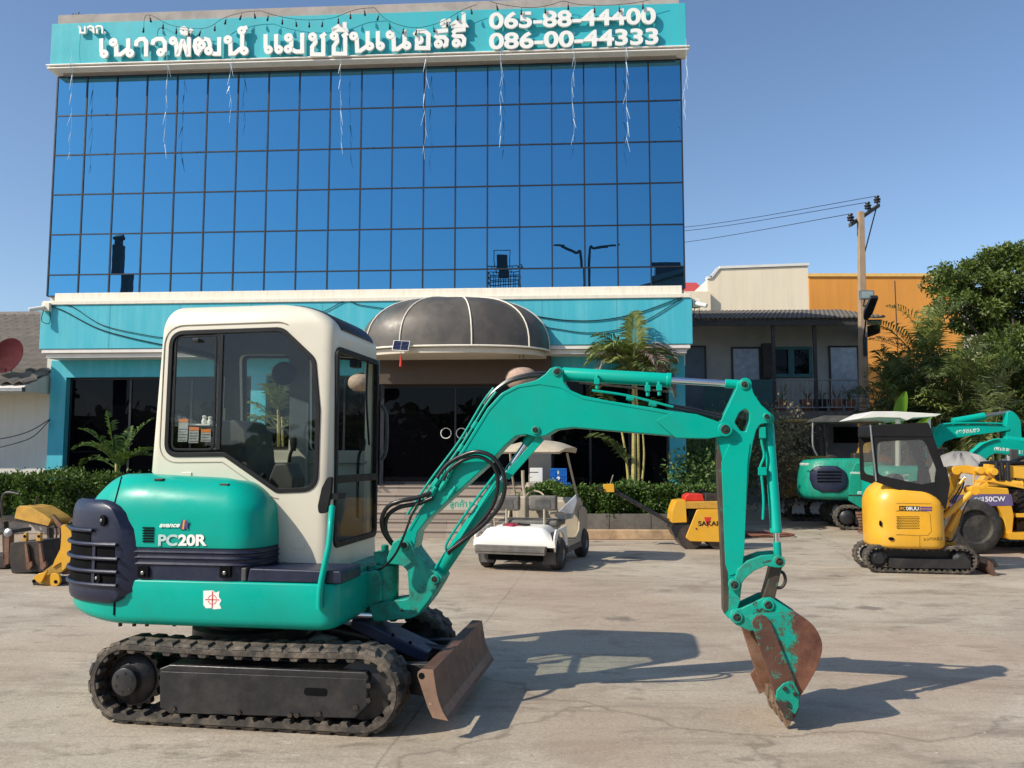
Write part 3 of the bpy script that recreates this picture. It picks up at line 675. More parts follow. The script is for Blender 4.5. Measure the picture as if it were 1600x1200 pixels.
for j, (x, y0, y1) in enumerate([(112, 40, 250), (262, 60, 236), (362, 50, 180), (535, 62, 232), (665, 50, 240), (785, 60, 222), (897, 50, 220), (981, 60, 224), (1073, 60, 180)]):
    names = ['at the far left of the facade', 'below the gap after the first Thai letters', 'below the last letter of the first Thai word', 'below the middle of the second Thai word', 'below the end of the second Thai word', 'below the start of the phone numbers', 'below the middle of the phone numbers', 'below the end of the phone numbers', 'at the right edge of the building']
    w = -.42; a = B.p(x, y0, w); b = B.p(x - 3, y1, w)
    o = thing('icicle_light', 'thin strand of clear icicle lights hanging ' + names[j], 'icicle lights', B.wld(b.x, w, b.z), -B.yaw, 'icicle light strands on the glass front')
    n = 7; P = [Vector((random.uniform(-.04, .04) + (a.x - b.x) * k / n, 0, (a.z - b.z) * k / n)) for k in range(n + 1)]
    MB().tube(P, .003, 5).build('wire', ICE, o)
    for k in range(0, n):
        if k < n - 1 or j % 2: 
            p = P[k] * .6 + P[k + 1] * .4; d = Vector((random.choice((-1, 1)) * random.uniform(.05, .3), random.uniform(-.1, .1), -1)).normalized()
            MB().cyl(p, p + d * random.uniform(.18, .36), .006 if random.random() < .7 else .014, .003, 6).build('light_tube', ICE, o)
    MB().box(-.0, .001, 0, .001, 0, .001)
# rig behind the viewer, seen mirrored in the glass
def REF(px, py, Y):
    r = ray(px, py); r2 = Vector((r.x, r.y)); t = B.o.dot(B.L) / r2.dot(B.L); hit = Vector((r.x * t, r.y * t, CH + r.z * t))
    n3 = Vector((B.L.x, B.L.y, 0)); d = r - n3 * 2 * r.dot(n3); k = (Y - hit.y) / d.y
    return hit + d * k
def refpt(px, py, Y): return REF(px, py, Y)
DK = mat('dark_machine_paint', (.02, .025, .03), .5)
a = REF(764, 452, -12); b = REF(812, 395, -12); c = (a + b) / 2
o = thing('boom_lift', 'aerial work platform with a railed basket, mirrored in the glass left of the street lamps', 'boom lift', (c.x, -12, 0))
hw = abs(a.x - b.x) / 2; zc = a.z
m = MB().box(-hw, hw, -.45, .45, zc, zc + .12)
for z in (.5, .8, 1.1):
    for y in (-.45, .45): m.tube([(-hw, y, zc + z), (hw, y, zc + z)], .03, 6, sm=0)
    for x in (-hw, hw): m.tube([(x, -.45, zc + z), (x, .45, zc + z)], .03, 6, sm=0)
for i in range(7):
    for y in (-.45, .45): m.tube([(-hw + 2 * hw * i / 6, y, zc), (-hw + 2 * hw * i / 6, y, zc + 1.1)], .025, 6, sm=0)
m.tube([(-.45, .4, zc + 1), (-.48, .4, b.z - .1), (.48, .4, b.z - .1), (.45, .4, zc + 1)], .03, 6, sm=0)
m.build('basket', DK, o)
MB().box(-.3, .3, .2, .5, zc + .75, b.z - .35).build('control_box', DK, o, bevel=.03)
m = MB().cyl((0, 0, zc), (.5, -1.2, zc - 1.4), .12).cyl((.5, -1.2, zc - 1.4), (3.5, -5, 5.5), .2).cyl((3.5, -5, 5.5), (0.5, -1.5, 1.6), .26); m.build('boom', DK, o)
MB().box(-.9, 1.6, -3, 0, .5, 1.8).build('chassis', DK, o, bevel=.1)
for x in (-.9, 1.6):
    for y in (-2.6, -.4): MB().cyl((x - .18, y, .5), (x + .18, y, .5), .5, n=24).build('wheel', TYRE, o, bevel=.05)
a = REF(192, 376, -12)
o = thing('crane', 'telescopic crane boom standing upright, mirrored in the left of the glass', 'crane', (a.x, -12, 0))
m = MB().box(-.28, .28, -.3, .3, 1.5, a.z - .6).box(-.2, .2, -.22, .22, a.z - .6, a.z - .1)
for i in range(3): m.cyl((-.3, -.15 + i * .15, a.z - .15 + .1 * (i % 2)), (.3, -.15 + i * .15, a.z - .15 + .1 * (i % 2)), .12)
m.build('boom', DK, o, bevel=.03)
MB().box(-1.2, 1.2, -3, 3, .6, 1.9).build('chassis', DK, o, bevel=.15)
for x in (-1.1, 1.1):
    for y in (-2.2, 2.2): MB().cyl((x - .2, y, .5), (x + .2, y, .5), .5, n=24).build('wheel', TYRE, o, bevel=.05)
for px, tip, lab in ((912, (878, 381), 'street lamp with one arm, mirrored in the glass beside the boom lift'), (926, (959, 389), 'street lamp with one arm, mirrored in the glass nearer the red roof')):
    a = REF(px, 388 if px == 912 else 390, -14); b = REF(*tip, -14)
    o = thing('street_lamp', lab, 'street lamp', (a.x, -14, 0), 0, 'street lamps behind the viewer')
    MB().tube([(0, 0, 0), (0, 0, a.z * .5), (0, 0, a.z - .6), ((b.x - a.x) * .25, 0, a.z - .1), ((b.x - a.x) * .9, 0, b.z)], .09, 8).build('pole', DK, o)
    MB().loft([[(b.x - a.x + x, y * k, b.z + z) for y, z in ((-.12, 0), (.12, 0), (.12, .08), (-.12, .08))] for x, k in ((-.35, .5), (0, 1), (.35, .6))]).build('lamp_head', DK, o, bevel=.02)
a = REF(972, 453, -16); b = REF(1075, 424, -16)
o = thing('warehouse', 'dark metal roofed warehouse, mirrored in the lower right corner of the glass', 'warehouse', (0, 0, 0))
dx = (b.x - a.x); sl = (b.z - a.z) / dx
x0 = a.x - 2 if dx > 0 else a.x + 2; x1 = a.x + dx * 4
o.location = ((x0 + x1) / 2, -16, 0); cx = (x0 + x1) / 2
zz = lambda x: a.z + (x - a.x) * sl
MB().prism([(x0 - cx, 0), (x1 - cx, 0), (x1 - cx, zz(x1) - .3), (x0 - cx, zz(x0) - .3)], -14, 0).build('wall', mat('warehouse_sheet', (.12, .14, .14), .6), o)
MB().prism([(x0 - cx - .3, zz(x0) - .3), (x1 - cx, zz(x1) - .3), (x1 - cx, zz(x1)), (x0 - cx - .3, zz(x0))], -14.5, .5).build('roof', mat('warehouse_roof', (.10, .12, .12), .6), o)
c = REF(1042, 436, -16)
MB().box(c.x - cx - 1.0, c.x - cx + 1.0, -1.5, .2, zz(c.x) - .2, zz(c.x) + 1.3).build('roof_vent', DK, o, bevel=.03)

# unseen tree row added to block the bright horizon in low reflections
tb_ = MB().box(-62, 72, -33, -32, 0, 5.2); rr_ = random.Random(11)
for i in range(5200):
    x = rr_.uniform(-60, 70); y = -30 + rr_.uniform(-2.5, 2.5); z = rr_.uniform(0, 6.3) * (1 - .25 * math.sin(x * .4) ** 2); r_ = rr_.uniform(.35, .8)
    a = Vector((rr_.gauss(0, 1), rr_.gauss(0, 1), rr_.gauss(0, 1))).normalized(); b = a.orthogonal().normalized()
    c = Vector((x, y, z)); tb_.add([c - a * r_, c + b * r_ * .6, c + a * r_, c - b * r_ * .6], [(0, 1, 2, 3)])
tb_.build('tree_backdrop', TREEL, kind='stuff', smooth=False, fix=False, label='added row of dark trees behind the viewer, blocking the bright horizon in reflections', cat='trees')
# ---------------- generic machine pieces ----------------
def track(parent, s0, s1, r, zc, w0, w1, pitch=.115, lug=.014, thick=.038, label=None, gap=True, m_=None):
    """rubber crawler belt round a stadium path, with staggered lugs outside and guide teeth inside"""
    a, b = s0 + r, s1 - r; Lst = b - a; per = 2 * Lst + 2 * math.pi * r
    def pt(d, off):
        d %= per; R = r + off
        if d < Lst: return (a + d, zc - R, 0)                         # bottom, forward
        d -= Lst
        if d < math.pi * r:
            t = d / r - math.pi / 2; return (b + R * math.cos(t), zc + R * math.sin(t), 1)
        d -= math.pi * r
        if d < Lst:
            x = b - d; sag = .012 * math.sin(math.pi * d / Lst); return (x, zc + R - sag, 2)
        d -= Lst; t = math.pi / 2 + d / r; return (a + R * math.cos(t), zc + R * math.sin(t), 3)
    m = MB(); n = int(per / .03); L = []
    e = .012
    for i in range(n):
        d = per * i / n
        o1 = pt(d, -lug); o2 = pt(d, -lug - thick)
        o3 = pt(d, -lug - e)
        L.append([(o3[0], w0, o3[1]), (o1[0], w0 + e, o1[1]), (o1[0], w1 - e, o1[1]), (o3[0], w1, o3[1]), (o2[0], w1, o2[1]), (o2[0], w0, o2[1])])
    L.append(L[0]); m.loft(L, cap0=False, cap1=False)
    nl = max(8, int(per / pitch)); wd = w1 - w0
    for i in range(nl):
        d = per * i / nl
        for (u0, u1, sh) in ((.0, .56, 0), (.44, 1.0, .5)):
            dd = d + sh * per / nl
            sk = pitch * .16
            wa, wb_ = w0 + u0 * wd, w0 + u1 * wd
            bse = [pt(dd - pitch * .40, -lug - .004), pt(dd + pitch * .36, -lug - .004)]; top = [pt(dd - pitch * .27, 0), pt(dd + pitch * .22, 0)]
            bs2 = [pt(dd - pitch * .40 + sk, -lug - .004), pt(dd + pitch * .36 + sk, -lug - .004)]; tp2 = [pt(dd - pitch * .27 + sk, 0), pt(dd + pitch * .22 + sk, 0)]
            if u0 > 0: bse, bs2, top, tp2 = bs2, bse, tp2, top
            f = .012
            m.loft([[(bse[0][0], wa, bse[0][1]), (bse[1][0], wa, bse[1][1]), (bs2[1][0], wb_, bs2[1][1]), (bs2[0][0], wb_, bs2[0][1])],
                    [(top[0][0], wa + f, top[0][1]), (top[1][0], wa + f, top[1][1]), (tp2[1][0], wb_ - f, tp2[1][1]), (tp2[0][0], wb_ - f, tp2[0][1])]])
        q = pt(d, -lug - thick); q1 = pt(d - pitch * .28, -lug - thick + .003); q2 = pt(d + pitch * .28, -lug - thick + .003); q3 = pt(d - pitch * .16, -lug - thick - .022); q4 = pt(d + pitch * .16, -lug - thick - .022)
        for (ua, ub) in ((.02, .30), (.70, .98)):
            wa, wb_ = w0 + ua * wd, w0 + ub * wd
            m.loft([[(q1[0], wa, q1[1]), (q2[0], wa, q2[1]), (q2[0], wb_, q2[1]), (q1[0], wb_, q1[1])], [(q3[0], wa, q3[1]), (q4[0], wa, q4[1]), (q4[0], wb_, q4[1]), (q3[0], wb_, q3[1])]])
    return m.build('track', m_ or RUBBER, parent, ang=30, label=label)
def ngon(c, r, n=16, a0=0): return [(c[0] + r * math.cos(a0 + 2 * math.pi * i / n), c[1] + r * math.sin(a0 + 2 * math.pi * i / n)) for i in range(n)]
def pin(parent, c, w, r=.035, proud=.02, green=None, name='pin'):
    """pivot boss and greasy pin head on the near side; c = (s, z)"""
    o = MB().cyl((c[0], w + .01, c[1]), (c[0], w - proud * .6, c[1]), r, n=28).build(name, green or GREENW, parent, bevel=.004)
    m = MB().lathe((c[0], w - proud * .6 + .004, c[1]), (0, -1, 0), [(0, r * .66), (.006, r * .66), (.008, r * .6), (.0085, r * .46), (.004, r * .44), (.004, r * .30), (.012, r * .28), (.013, r * .1)], 20)
    m.build('pin_head', DARKM, o)
    return o
def V3(q, w): return Vector((q[0], w, q[1]))
def panel_hole(name, outer, inner, w0, w1, mat_, parent, **kw):
    """ring plate between two outlines with the same point count"""
    m = MB(); n = len(outer)
    m.loft([[(p[0], w0, p[1]) for p in outer], [(p[0], w1, p[1]) for p in outer], [(p[0], w1, p[1]) for p in inner], [(p[0], w0, p[1]) for p in inner], [(p[0], w0, p[1]) for p in outer]], cap0=False, cap1=False)
    return m.build(name, mat_, parent, **kw)
def inset(P, d):
    n = len(P); out = []
    A = sum(P[i][0] * P[(i + 1) % n][1] - P[(i + 1) % n][0] * P[i][1] for i in range(n)); sg_ = 1 if A > 0 else -1
    for i in range(n):
        a = Vector(P[i - 1]); b = Vector(P[i]); c = Vector(P[(i + 1) % n])
        e0 = (b - a); e1 = (c - b)
        if e0.length < 1e-7: e0 = e1
        if e1.length < 1e-7: e1 = e0
        e0 = e0.normalized(); e1 = e1.normalized()
        n0 = Vector((-e0.y, e0.x)) * sg_; n1 = Vector((-e1.y, e1.x)) * sg_; q = n0 + n1; q = q.normalized() if q.length > 1e-6 else n0
        out.append(tuple(b + q * d / max(q.dot(n0), .5)))
    return out
def boolean_cut(base, cutters, name, mat_, parent, ang=35, bevel=0):
    """base MB minus cutter MBs -> one mesh"""
    bo = base.build('tmp', mat_, None, kind='structure', smooth=False)
    cs_ = []
    for i, c in enumerate(cutters):
        k = c.build('tmpc', mat_, None, kind='structure', smooth=False); cs_.append(k)
        md = bo.modifiers.new('b', 'BOOLEAN'); md.object = k; md.operation = 'DIFFERENCE'; md.solver = 'EXACT'
    dg = bpy.context.evaluated_depsgraph_get(); me = bpy.data.meshes.new_from_object(bo.evaluated_get(dg)); me.name = name
    for k in cs_ + [bo]: bpy.data.objects.remove(k)
    finish(me, ang); me.materials.clear(); me.materials.append(mat_)
    o = bpy.data.objects.new(name, me); COL.objects.link(o); o.parent = parent
    if bevel:
        b = o.modifiers.new('bevel', 'BEVEL'); b.width = bevel; b.segments = 2; b.limit_method = 'ANGLE'; b.angle_limit = math.radians(50); b.harden_normals = True
    return o

# ---------------- the green excavator in front ----------------
E = Fr(-1.77, 5.74, 9.0)
ex = E.root('mini_excavator', 'large green and cream mini excavator in the foreground with its bucket resting on the yard', 'excavator')
WN = -.68
# crawler tracks
w0, w1 = -.72, -.47
ta = E.p(135, 1065, w0).x; tb = E.p(632, 1078, w0 + .08).x
r_t = (E.p(380, 1004, w0 + .1).z) / 2; r_t = E.p(380, 1007, w0 + .02).z / 2
near_t = track(ex, ta, tb, r_t, r_t, w0, w1)
far_t = near_t.copy(); COL.objects.link(far_t); far_t.parent = ex; far_t.location = (0, .47 + .72, 0)
for side in (0, 1):
    dy = 0 if side == 0 else 1.19
    sx = (lambda v: v) if side == 0 else (lambda v: v)
    # side frame box
    P = E.x2([(246, 1046), (262, 1040), (570, 1052), (574, 1058), (574, 1104), (553, 1125), (264, 1117), (246, 1108)], w0)
    wf = w0 + .0 if side == 0 else w1 + dy - .0
    a_, b_ = (w0 - .0 + .02, w0 + .18) if side == 0 else (w1 + dy - .18, w1 + dy)
    fr = MB().prism(P, a_, b_).build('track_frame', BLACKP, ex, bevel=.008)
    if side == 0:
        P2 = E.x2([(250, 1050), (572, 1062), (572, 1103), (552, 1123), (262, 1115), (250, 1106)], w0)
        m = MB().prism(P2, w0 + .012, w0 + .021)
        m.build('cover_plate', BLACKP, fr, bevel=.003)
        c = E.p(492, 1082, w0); 
        MB().prism([(c.x + x, c.z + z) for x, z in fillet([(-.07, -.022), (.07, -.022), (.07, .022), (-.07, .022)], .02)], w0 + .0095, w0 + .0125).build('grease_slot', DARKI, fr)
        for px, py in ((270, 1108), (372, 1114), (463, 1118), (452, 1118), (497, 1116), (555, 1106), (575, 1072), (575, 1095)):
            q = E.p(px, py, w0); MB().cyl((q.x, w0 + .02, q.z), (q.x, w0 + .002, q.z), .016, n=6).build('bolt', DARKM, fr)
    # sprocket, motor cover, idler, rollers
    c = E.p(196, 1070, w0); zc = r_t; ym = (w0 + w1) / 2 + dy; yn = (w0 + .02) if side == 0 else (w1 + dy + .02)
    cx = ta + r_t
    m = MB(); P = []
    for i in range(64):
        a = 2 * math.pi * i / 64; rr = .185 if (i // 2) % 2 else .165
        P.append((cx + rr * math.cos(a), zc + rr * math.sin(a)))
    m.prism(P, ym - .02, ym + .02); sp_ = m.build('sprocket', DARKM, ex, bevel=.003)
    MB().lathe((cx, ym, zc), (0, -1, 0), [(-.1, .15), (.03, .15), (.05, .13), (.07, .095), (.085, .085), (.12, .082), (.125, .07), (.128, .03)], 32).build('drive_motor', BLACKP, sp_, bevel=.003)
    m = MB()
    for i in range(6):
        a = i * math.pi / 3 + .4; m.cyl((cx + .055 * math.cos(a), ym - .12, zc + .055 * math.sin(a)), (cx + .055 * math.cos(a), ym - .131, zc + .055 * math.sin(a)), .007, n=6)
    m.build('bolt_ring', DARKM, sp_)
    cx2 = tb - r_t
    MB().lathe((cx2, ym + .05, zc), (0, -1, 0), [(0, .17), (.02, .18), (.04, .16), (.06, .16), (.08, .18), (.1, .17), (.105, .1), (.13, .06), (.14, .05)], 36).build('idler_wheel', BLACKP, ex, bevel=.002)
    for k in range(4):
        x = cx + .35 + k * (cx2 - cx - .6) / 3
        MB().lathe((x, ym + .09, .115), (0, -1, 0), [(0, .045), (.03, .06), (.05, .05), (.13, .05), (.15, .06), (.18, .045)], 18).build('roller', DARKM, ex)
# undercarriage centre
m = MB().box(-.45, .55, -.46, .46, .20, .36).box(-.3, .35, -.3, .3, .36, .40); m.build('car_body', BLACKP, ex, bevel=.02)
MB().lathe((.0, 0, .38), (0, 0, 1), [(0, .36), (.03, .38), (.09, .38), (.1, .3), (.14, .3)], 40).build('swing_bearing', DARKM, ex)
# lower body
sf = E.p(529, 930, WN + .05).x; sr = E.p(113, 900, WN + .42).x + .06
zb0 = E.p(350, 983, WN).z; zb1 = E.p(350, 909, WN).z
def body_plan(d, sr_=None, sf_=None, wfar=.68, rr=.62, rf=.10, n=10, wn=WN):
    a = (sr if sr_ is None else sr_) + d; b = (sf if sf_ is None else sf_) - d
    return fillet([(b, wn + d), (b, wfar - d), (a, wfar - d), (a, wn + d)], [rf, rf, rr, rr], n)
zE = E.p(120, 925, WN + .2).z
lay = []
for z, d in ((zb0, .055), (zb0 + .012, .026), (zb0 + .03, .009), (zb0 + .06, 0), (zb1 - .012, 0), (zb1 - .003, .004), (zb1, .014)):
    lay.append([(x, y, z + (max(0, (sr + .5 - x)) * .12 if z < zb0 + .07 else 0)) for x, y in body_plan(d)])
MB().loft(lay).build('lower_body', GREEN, ex, ang=50)
# counterweight seam
q = E.p(178, 955, WN)
MB().box(q.x - .005, q.x + .005, WN - .001, WN + .05, zb0 + .06, zb1 - .06).build('body_seam', DARKI, ex)
# navy band + hood share an L plan
hf = E.p(431, 860, WN + .16).x - .05; hr = sr + .015; hc = E.p(236, 700, -.3).x + .03
def hood_plan(d, z=0, wfar=.66, n=8, rf=.24, rr=.36):
    return fillet([(hf - d, WN + .004 + d), (hf - d, -.25), (hc, -.24), (hc, wfar - d), (hr + d, wfar - d), (hr + d, WN + .004 + d)], [rf, .01, .01, .05, .62 - d * .5, .62 - d * .3], n)
zn1 = E.p(300, 858, WN).z
m = MB(); lay = []
for u, d in ((0, .006), (.46, .006), (.50, -.006), (.56, .004), (.66, .004), (.70, -.008), (.76, .003), (.84, .003), (.88, -.008), (.93, .002), (1, .002)):
    z = zb1 + (zn1 - zb1) * u; lay.append([(x, y, z) for x, y in hood_plan(d)])
m.loft(lay).build('navy_side_band', NAVY, ex, ang=28)
for px in (224, 352):
    q = E.p(px, 895, WN)
    o = MB().prism([(q.x + x, q.z + z) for x, z in fillet([(-.035, -.03), (.035, -.03), (.035, .04), (-.035, .04)], .012)], WN - .006, WN + .02).build('latch_recess', DARKI, ex)
    MB().lathe((q.x, WN - .004, q.z), (0, -1, 0), [(0, .011), (.010, .011), (.012, .007), (.015, .006)], 14).build('latch_knob', STEEL, o)
zh1 = E.p(320, 745, WN + .18).z + .015
lay = []
hl = [(zn1, .012), (zn1 + .006, .002), (zn1 + .02, 0), (zn1 + .10, .002), (zn1 + .2, .012)]
zs_ = zn1 + .2
for k in range(1, 13):
    a = math.pi / 2 * k / 12; hl.append((zs_ + (zh1 - zs_) * math.sin(a), .012 + .19 * (1 - math.cos(a))))
crown = lambda x, z: z - max(0, (z - zs_) / (zh1 - zs_)) * (max(0, (hr + .38 - x) / .38) ** 2 * .045 + max(0, (x - hf + .55) / .55) ** 2 * .11)
lean = lambda x, z: x + .15 * max(0, (z - zn1) / (zh1 - zn1)) ** 1.3 * max(0, (hr + .6 - x) / .6)
for z, d in hl: lay.append([(lean(x, z), y, crown(x, z)) for x, y in hood_plan(d)])
MB().loft(lay).build('engine_hood', GREEN, ex, ang=50)
# hood seam at the rear, found on the hood surface itself
P = []
for z, d in hl[2:-3]:
    u = (z - zn1) / (zh1 - zn1); pxs = 163 + 26 * u; pl = [(lean(x, z), y) for x, y in hood_plan(d - .001)][::-1]
    for i in range(len(pl) - 1):
        A_, B_ = pl[i], pl[i + 1]
        if max(A_[1], B_[1]) > -.05: continue
        wa = E.wld(A_[0], A_[1], 0); wb2 = E.wld(B_[0], B_[1], 0); r = ray(pxs, 800)
        fa_ = wa.x * r.y - wa.y * r.x; fb2 = wb2.x * r.y - wb2.y * r.x
        if fa_ * fb2 <= 0 and fa_ != fb2:
            k = fa_ / (fa_ - fb2); x = A_[0] + (B_[0] - A_[0]) * k; y = A_[1] + (B_[1] - A_[1]) * k
            P.append((x, y - .001, crown(x, z))); break
if len(P) > 2: MB().tube(P, .0045, 6, sm=0).build('hood_seam', DARKI, ex)
# louvre slots on the hood
m = MB()
for k in range(6):
    q = E.p(231, 825 + k * 4.2, WN); m.prism([(q.x + x, q.z + z) for x, z in ((-.036, -.0035), (.036, -.0035), (.036, .0045), (-.036, .0045))], WN - .002, WN + .03)
m.build('louvre_slots', DARKI, ex)
# navy vent cover round the rear corner
gz0 = E.p(160, 944, WN).z; gz1 = E.p(150, 781, WN).z
def corner(off, n=30, rr=.62, px=203):
    """rear-near corner path from the near side round to the back"""
    b = E.p(px, 860, WN).x; cxx, cyy = hr + rr, WN + rr
    P = []
    # quadratic corner like the body's own fillet
    for k in range(n + 1):
        t = k / n; q0 = Vector((cxx, WN)); q1 = Vector((hr, WN)); q2 = Vector((hr, cyy))
        q = q0 * (1 - t) ** 2 + q1 * 2 * t * (1 - t) + q2 * t * t; d = (q1 - q0) * (1 - t) + (q2 - q1) * t; d.normalize()
        nrm = Vector((d.y, -d.x)); nrm = nrm if nrm.y < 0 or nrm.x < 0 else -nrm
        P.append((q.x + nrm.x * off, q.y + nrm.y * off))
    P += [(hr - off, cyy + .2)]
    return P
def cover_off(u, o):   # swells in the middle, tapers at top and bottom
    return o
def hit_path(P, px, py):
    """where the sight line through a pixel meets a plan path (local s,w)"""
    r = ray(px, py); best = None
    for i in range(len(P) - 1):
        A_, B_ = E.wld(P[i][0], P[i][1], 0), E.wld(P[i + 1][0], P[i + 1][1], 0)
        fa_ = A_.x * r.y - A_.y * r.x; fb2 = B_.x * r.y - B_.y * r.x
        if fa_ * fb2 <= 0 and fa_ != fb2: return i + fa_ / (fa_ - fb2)
    return None
def at_idx(P, f):
    f = max(0, min(len(P) - 1.001, f)); i = int(f); t_ = f - i
    return (P[i][0] * (1 - t_) + P[i + 1][0] * t_, P[i][1] * (1 - t_) + P[i + 1][1] * t_)
def vpath(off):
    P = corner(off, 40); b0 = E.p(235, 860, WN).x
    return [(b0, WN - off)] + P if b0 > P[0][0] + .01 else P
lay = []
EDGE = [(0, 172, -.012), (.01, 176, .012), (.03, 183, .028), (.07, 191, .038), (.13, 199, .040), (.22, 204, .034), (.40, 206, .034), (.55, 204, .034), (.70, 199, .034), (.80, 193, .034), (.88, 186, .032), (.94, 178, .024), (.98, 170, .008), (1.0, 165, -.02)]
for u, ex_, o in EDGE:
    z = gz0 + (gz1 - gz0) * u; py = 944 - 163 * u
    P = vpath(o); f0_ = hit_path(P, ex_, py) or 0; n_ = 34; row = []
    Pi = vpath(-.02)
    for i in range(n_):
        f = f0_ + (len(P) - 1.01 - f0_) * (i / (n_ - 1)) ** 1.0; a_ = at_idx(P, f)
        if i == 0: a_ = at_idx(Pi, f0_ - .3)
        row.append((a_[0], a_[1], z))
    lay.append(row)
vc = MB().loft(lay, closed=False, cap0=False, cap1=False).build('vent_cover', NAVYW, ex, ang=45, fix=False)
def band(px0, off, z0, z1, mat_, name, par, th=.012, py=870, px1=None):
    P = vpath(off); Q = vpath(off - th); f0_ = hit_path(P, px0, py) or 0; f1_ = (hit_path(P, px1, py) if px1 else None) or len(P) - 1.5
    L = []
    for i in range(25):
        f = f0_ + (f1_ - f0_) * i / 24; a_ = at_idx(P, f); b_ = at_idx(Q, f)
        L.append([(a_[0], a_[1], z0), (a_[0], a_[1], z1), (b_[0], b_[1], z1), (b_[0], b_[1], z0)])
    return MB().loft(L).build(name, mat_, par, ang=40)
gq = vpath(.036); zq = lambda py: gz0 + (gz1 - gz0) * (944 - py) / 163.0
for y0_, y1_, x0_ in ((872, 848, 178), (890, 874, 183), (852, 827, 140), (912, 892, 181)):
    band(x0_, .0375, zq(y0_), zq(y1_), DARKI, 'vent_opening', vc, th=.004)
for py, x0_ in ((829, 143), (850, 181), (872, 184), (892, 184), (913, 184)):
    P = vpath(.048); f0_ = hit_path(P, x0_, 870); f1_ = len(P) - 1.5
    MB().tube([(*at_idx(P, f0_ + (f1_ - f0_) * i / 20), zq(py)) for i in range(21)], .0125, 8, sm=0).build('vent_bar', NAVY, vc)
for px in (146,):
    band(px + 2.2, .046, zq(912), zq(850), NAVY, 'vent_upright', vc, px1=px - 2.2)
for px, py in ((158, 813), (154, 903)):
    P = vpath(.036); a_ = at_idx(P, hit_path(P, px, 870)); dv = Vector((-.55, -1, 0))
    o = MB().lathe((a_[0] + .006, a_[1] + .01, zq(py)), dv, [(0, .034), (.016, .034), (.017, .026)], 18).build('latch_recess', DARKI, vc)
    MB().lathe((a_[0], a_[1], zq(py)), dv, [(0, .011), (.012, .011), (.015, .006)], 12).build('latch_knob', STEEL, o)
# lettering on the hood
GL = WN - .0015
def sign_on(name, s_, mat_, x0, y0, x1, ht, w=None, bold=.0, shear=0, par=None, fr=None, lean=0, **k):
    fr = fr or E; w = GL if w is None else w
    a = fr.p(x0, y0, w); b = fr.p(x1, y0 - lean, w); h = fr.p(x0, y0 - ht, w).z - a.z
    return text_obj(name, s_, mat_, par or ex, (a.x, w + .0, a.z), (b.x - a.x, 0, b.z - a.z), (0, 0, 1), h, (b - a).length, .0012, bold, shear, **k)
WL2 = WN + .000
sign_on('lettering', 'PC', PALELET, 247, 853, 277, 18, w=WL2, bold=.035)
sign_on('lettering', '20R', LETTER, 278, 853, 323, 18, w=WL2, bold=.04)
sign_on('lettering', 'avance', LETTER, 249, 824, 281, 5.5, w=WL2 + .001, bold=.03, shear=.3)
sign_on('emblem', 'R', PURPLE, 287, 827, 294, 14, w=WL2 + .001, bold=.06, shear=.25)
q0 = E.p(282, 827, WL2); 
for k, (mt, x) in enumerate(((PURPLE, 281.5), (YELLOW, 284.5))):
    P = E.x2([(x, 827), (x + 2.6, 827), (x + 4.6, 813), (x + 2, 813)], WL2 + .001); MB().prism(P, WL2 - .0005, WL2 + .01).build('emblem', mt, ex)
for px, py in ((250, 749), (352, 757)):
    q = E.p(px, py, WN + .12); MB().box(q.x - .03, q.x + .03, WN + .10, WN + .13, q.z - .008, q.z + .006).build('hood_clip', DARKM, ex, bevel=.003)
for px in (183, 205, 225, 268, 300): 
    q = E.p(px, 982, WN + .06); MB().cyl((q.x, WN + .09, q.z + .05), (q.x, WN + .09, q.z + .008), .012, n=6).build('underside_bolt', DARKM, ex)
m = MB()
for k in range(5): m.tube([E.p(122 + k * 5, 935 + k * 3, WN + .17), E.p(134 + k * 4, 938 + k * 3.4, WN + .12)], .0016, 4, sm=0)
rnd = random.Random(5)
# crosshair sticker
P = E.x2([(318, 923), (333, 922.5), (337, 926), (343, 923.5), (342, 932), (346, 938), (343, 944), (346, 951), (334, 952), (330, 950), (322, 950.5), (318, 945)], WN)
sk = MB().prism(P, WN - .0015, WN + .01).build('sticker', LETTER, ex)
m = MB(); c = E.p(332, 937, WN)
m.box(c.x - .045, c.x + .045, WN - .0025, WN - .0016, c.z - .0028, c.z + .0028).box(c.x - .0028, c.x + .0028, WN - .0032, WN - .0022, c.z - .05, c.z + .05)
for k in range(4):
    a = k * math.pi / 2
    m.ribbon([(c.x + .027 * math.cos(a + .25 + t * .27), c.z + .027 * math.sin(a + .25 + t * .27)) for t in range(5)], .004, WN - .0025, WN - .0016)
m.build('crosshair_mark', REDL, sk)
# step mat in front of the hood
zc0 = zb1 + .002; zc1 = E.p(450, 889, WN + .05).z
P = [(E.p(384, 905, WN).x, zc0), (E.p(534, 905, WN).x, zc0), (E.p(534, 905, WN).x, zc1 - .015), (E.p(530, 905, WN).x, zc1), (E.p(388, 900, WN).x, zc1 + .005)]
MB().prism(P, WN + .01, -.34).build('step_pad', NAVY, ex, bevel=.012)
MB().box(hf - .1, E.p(384, 905, WN).x - .004, WN + .01, -.35, zc0, zc1 + .006).build('hinge_cover', GREYP, ex, bevel=.008)
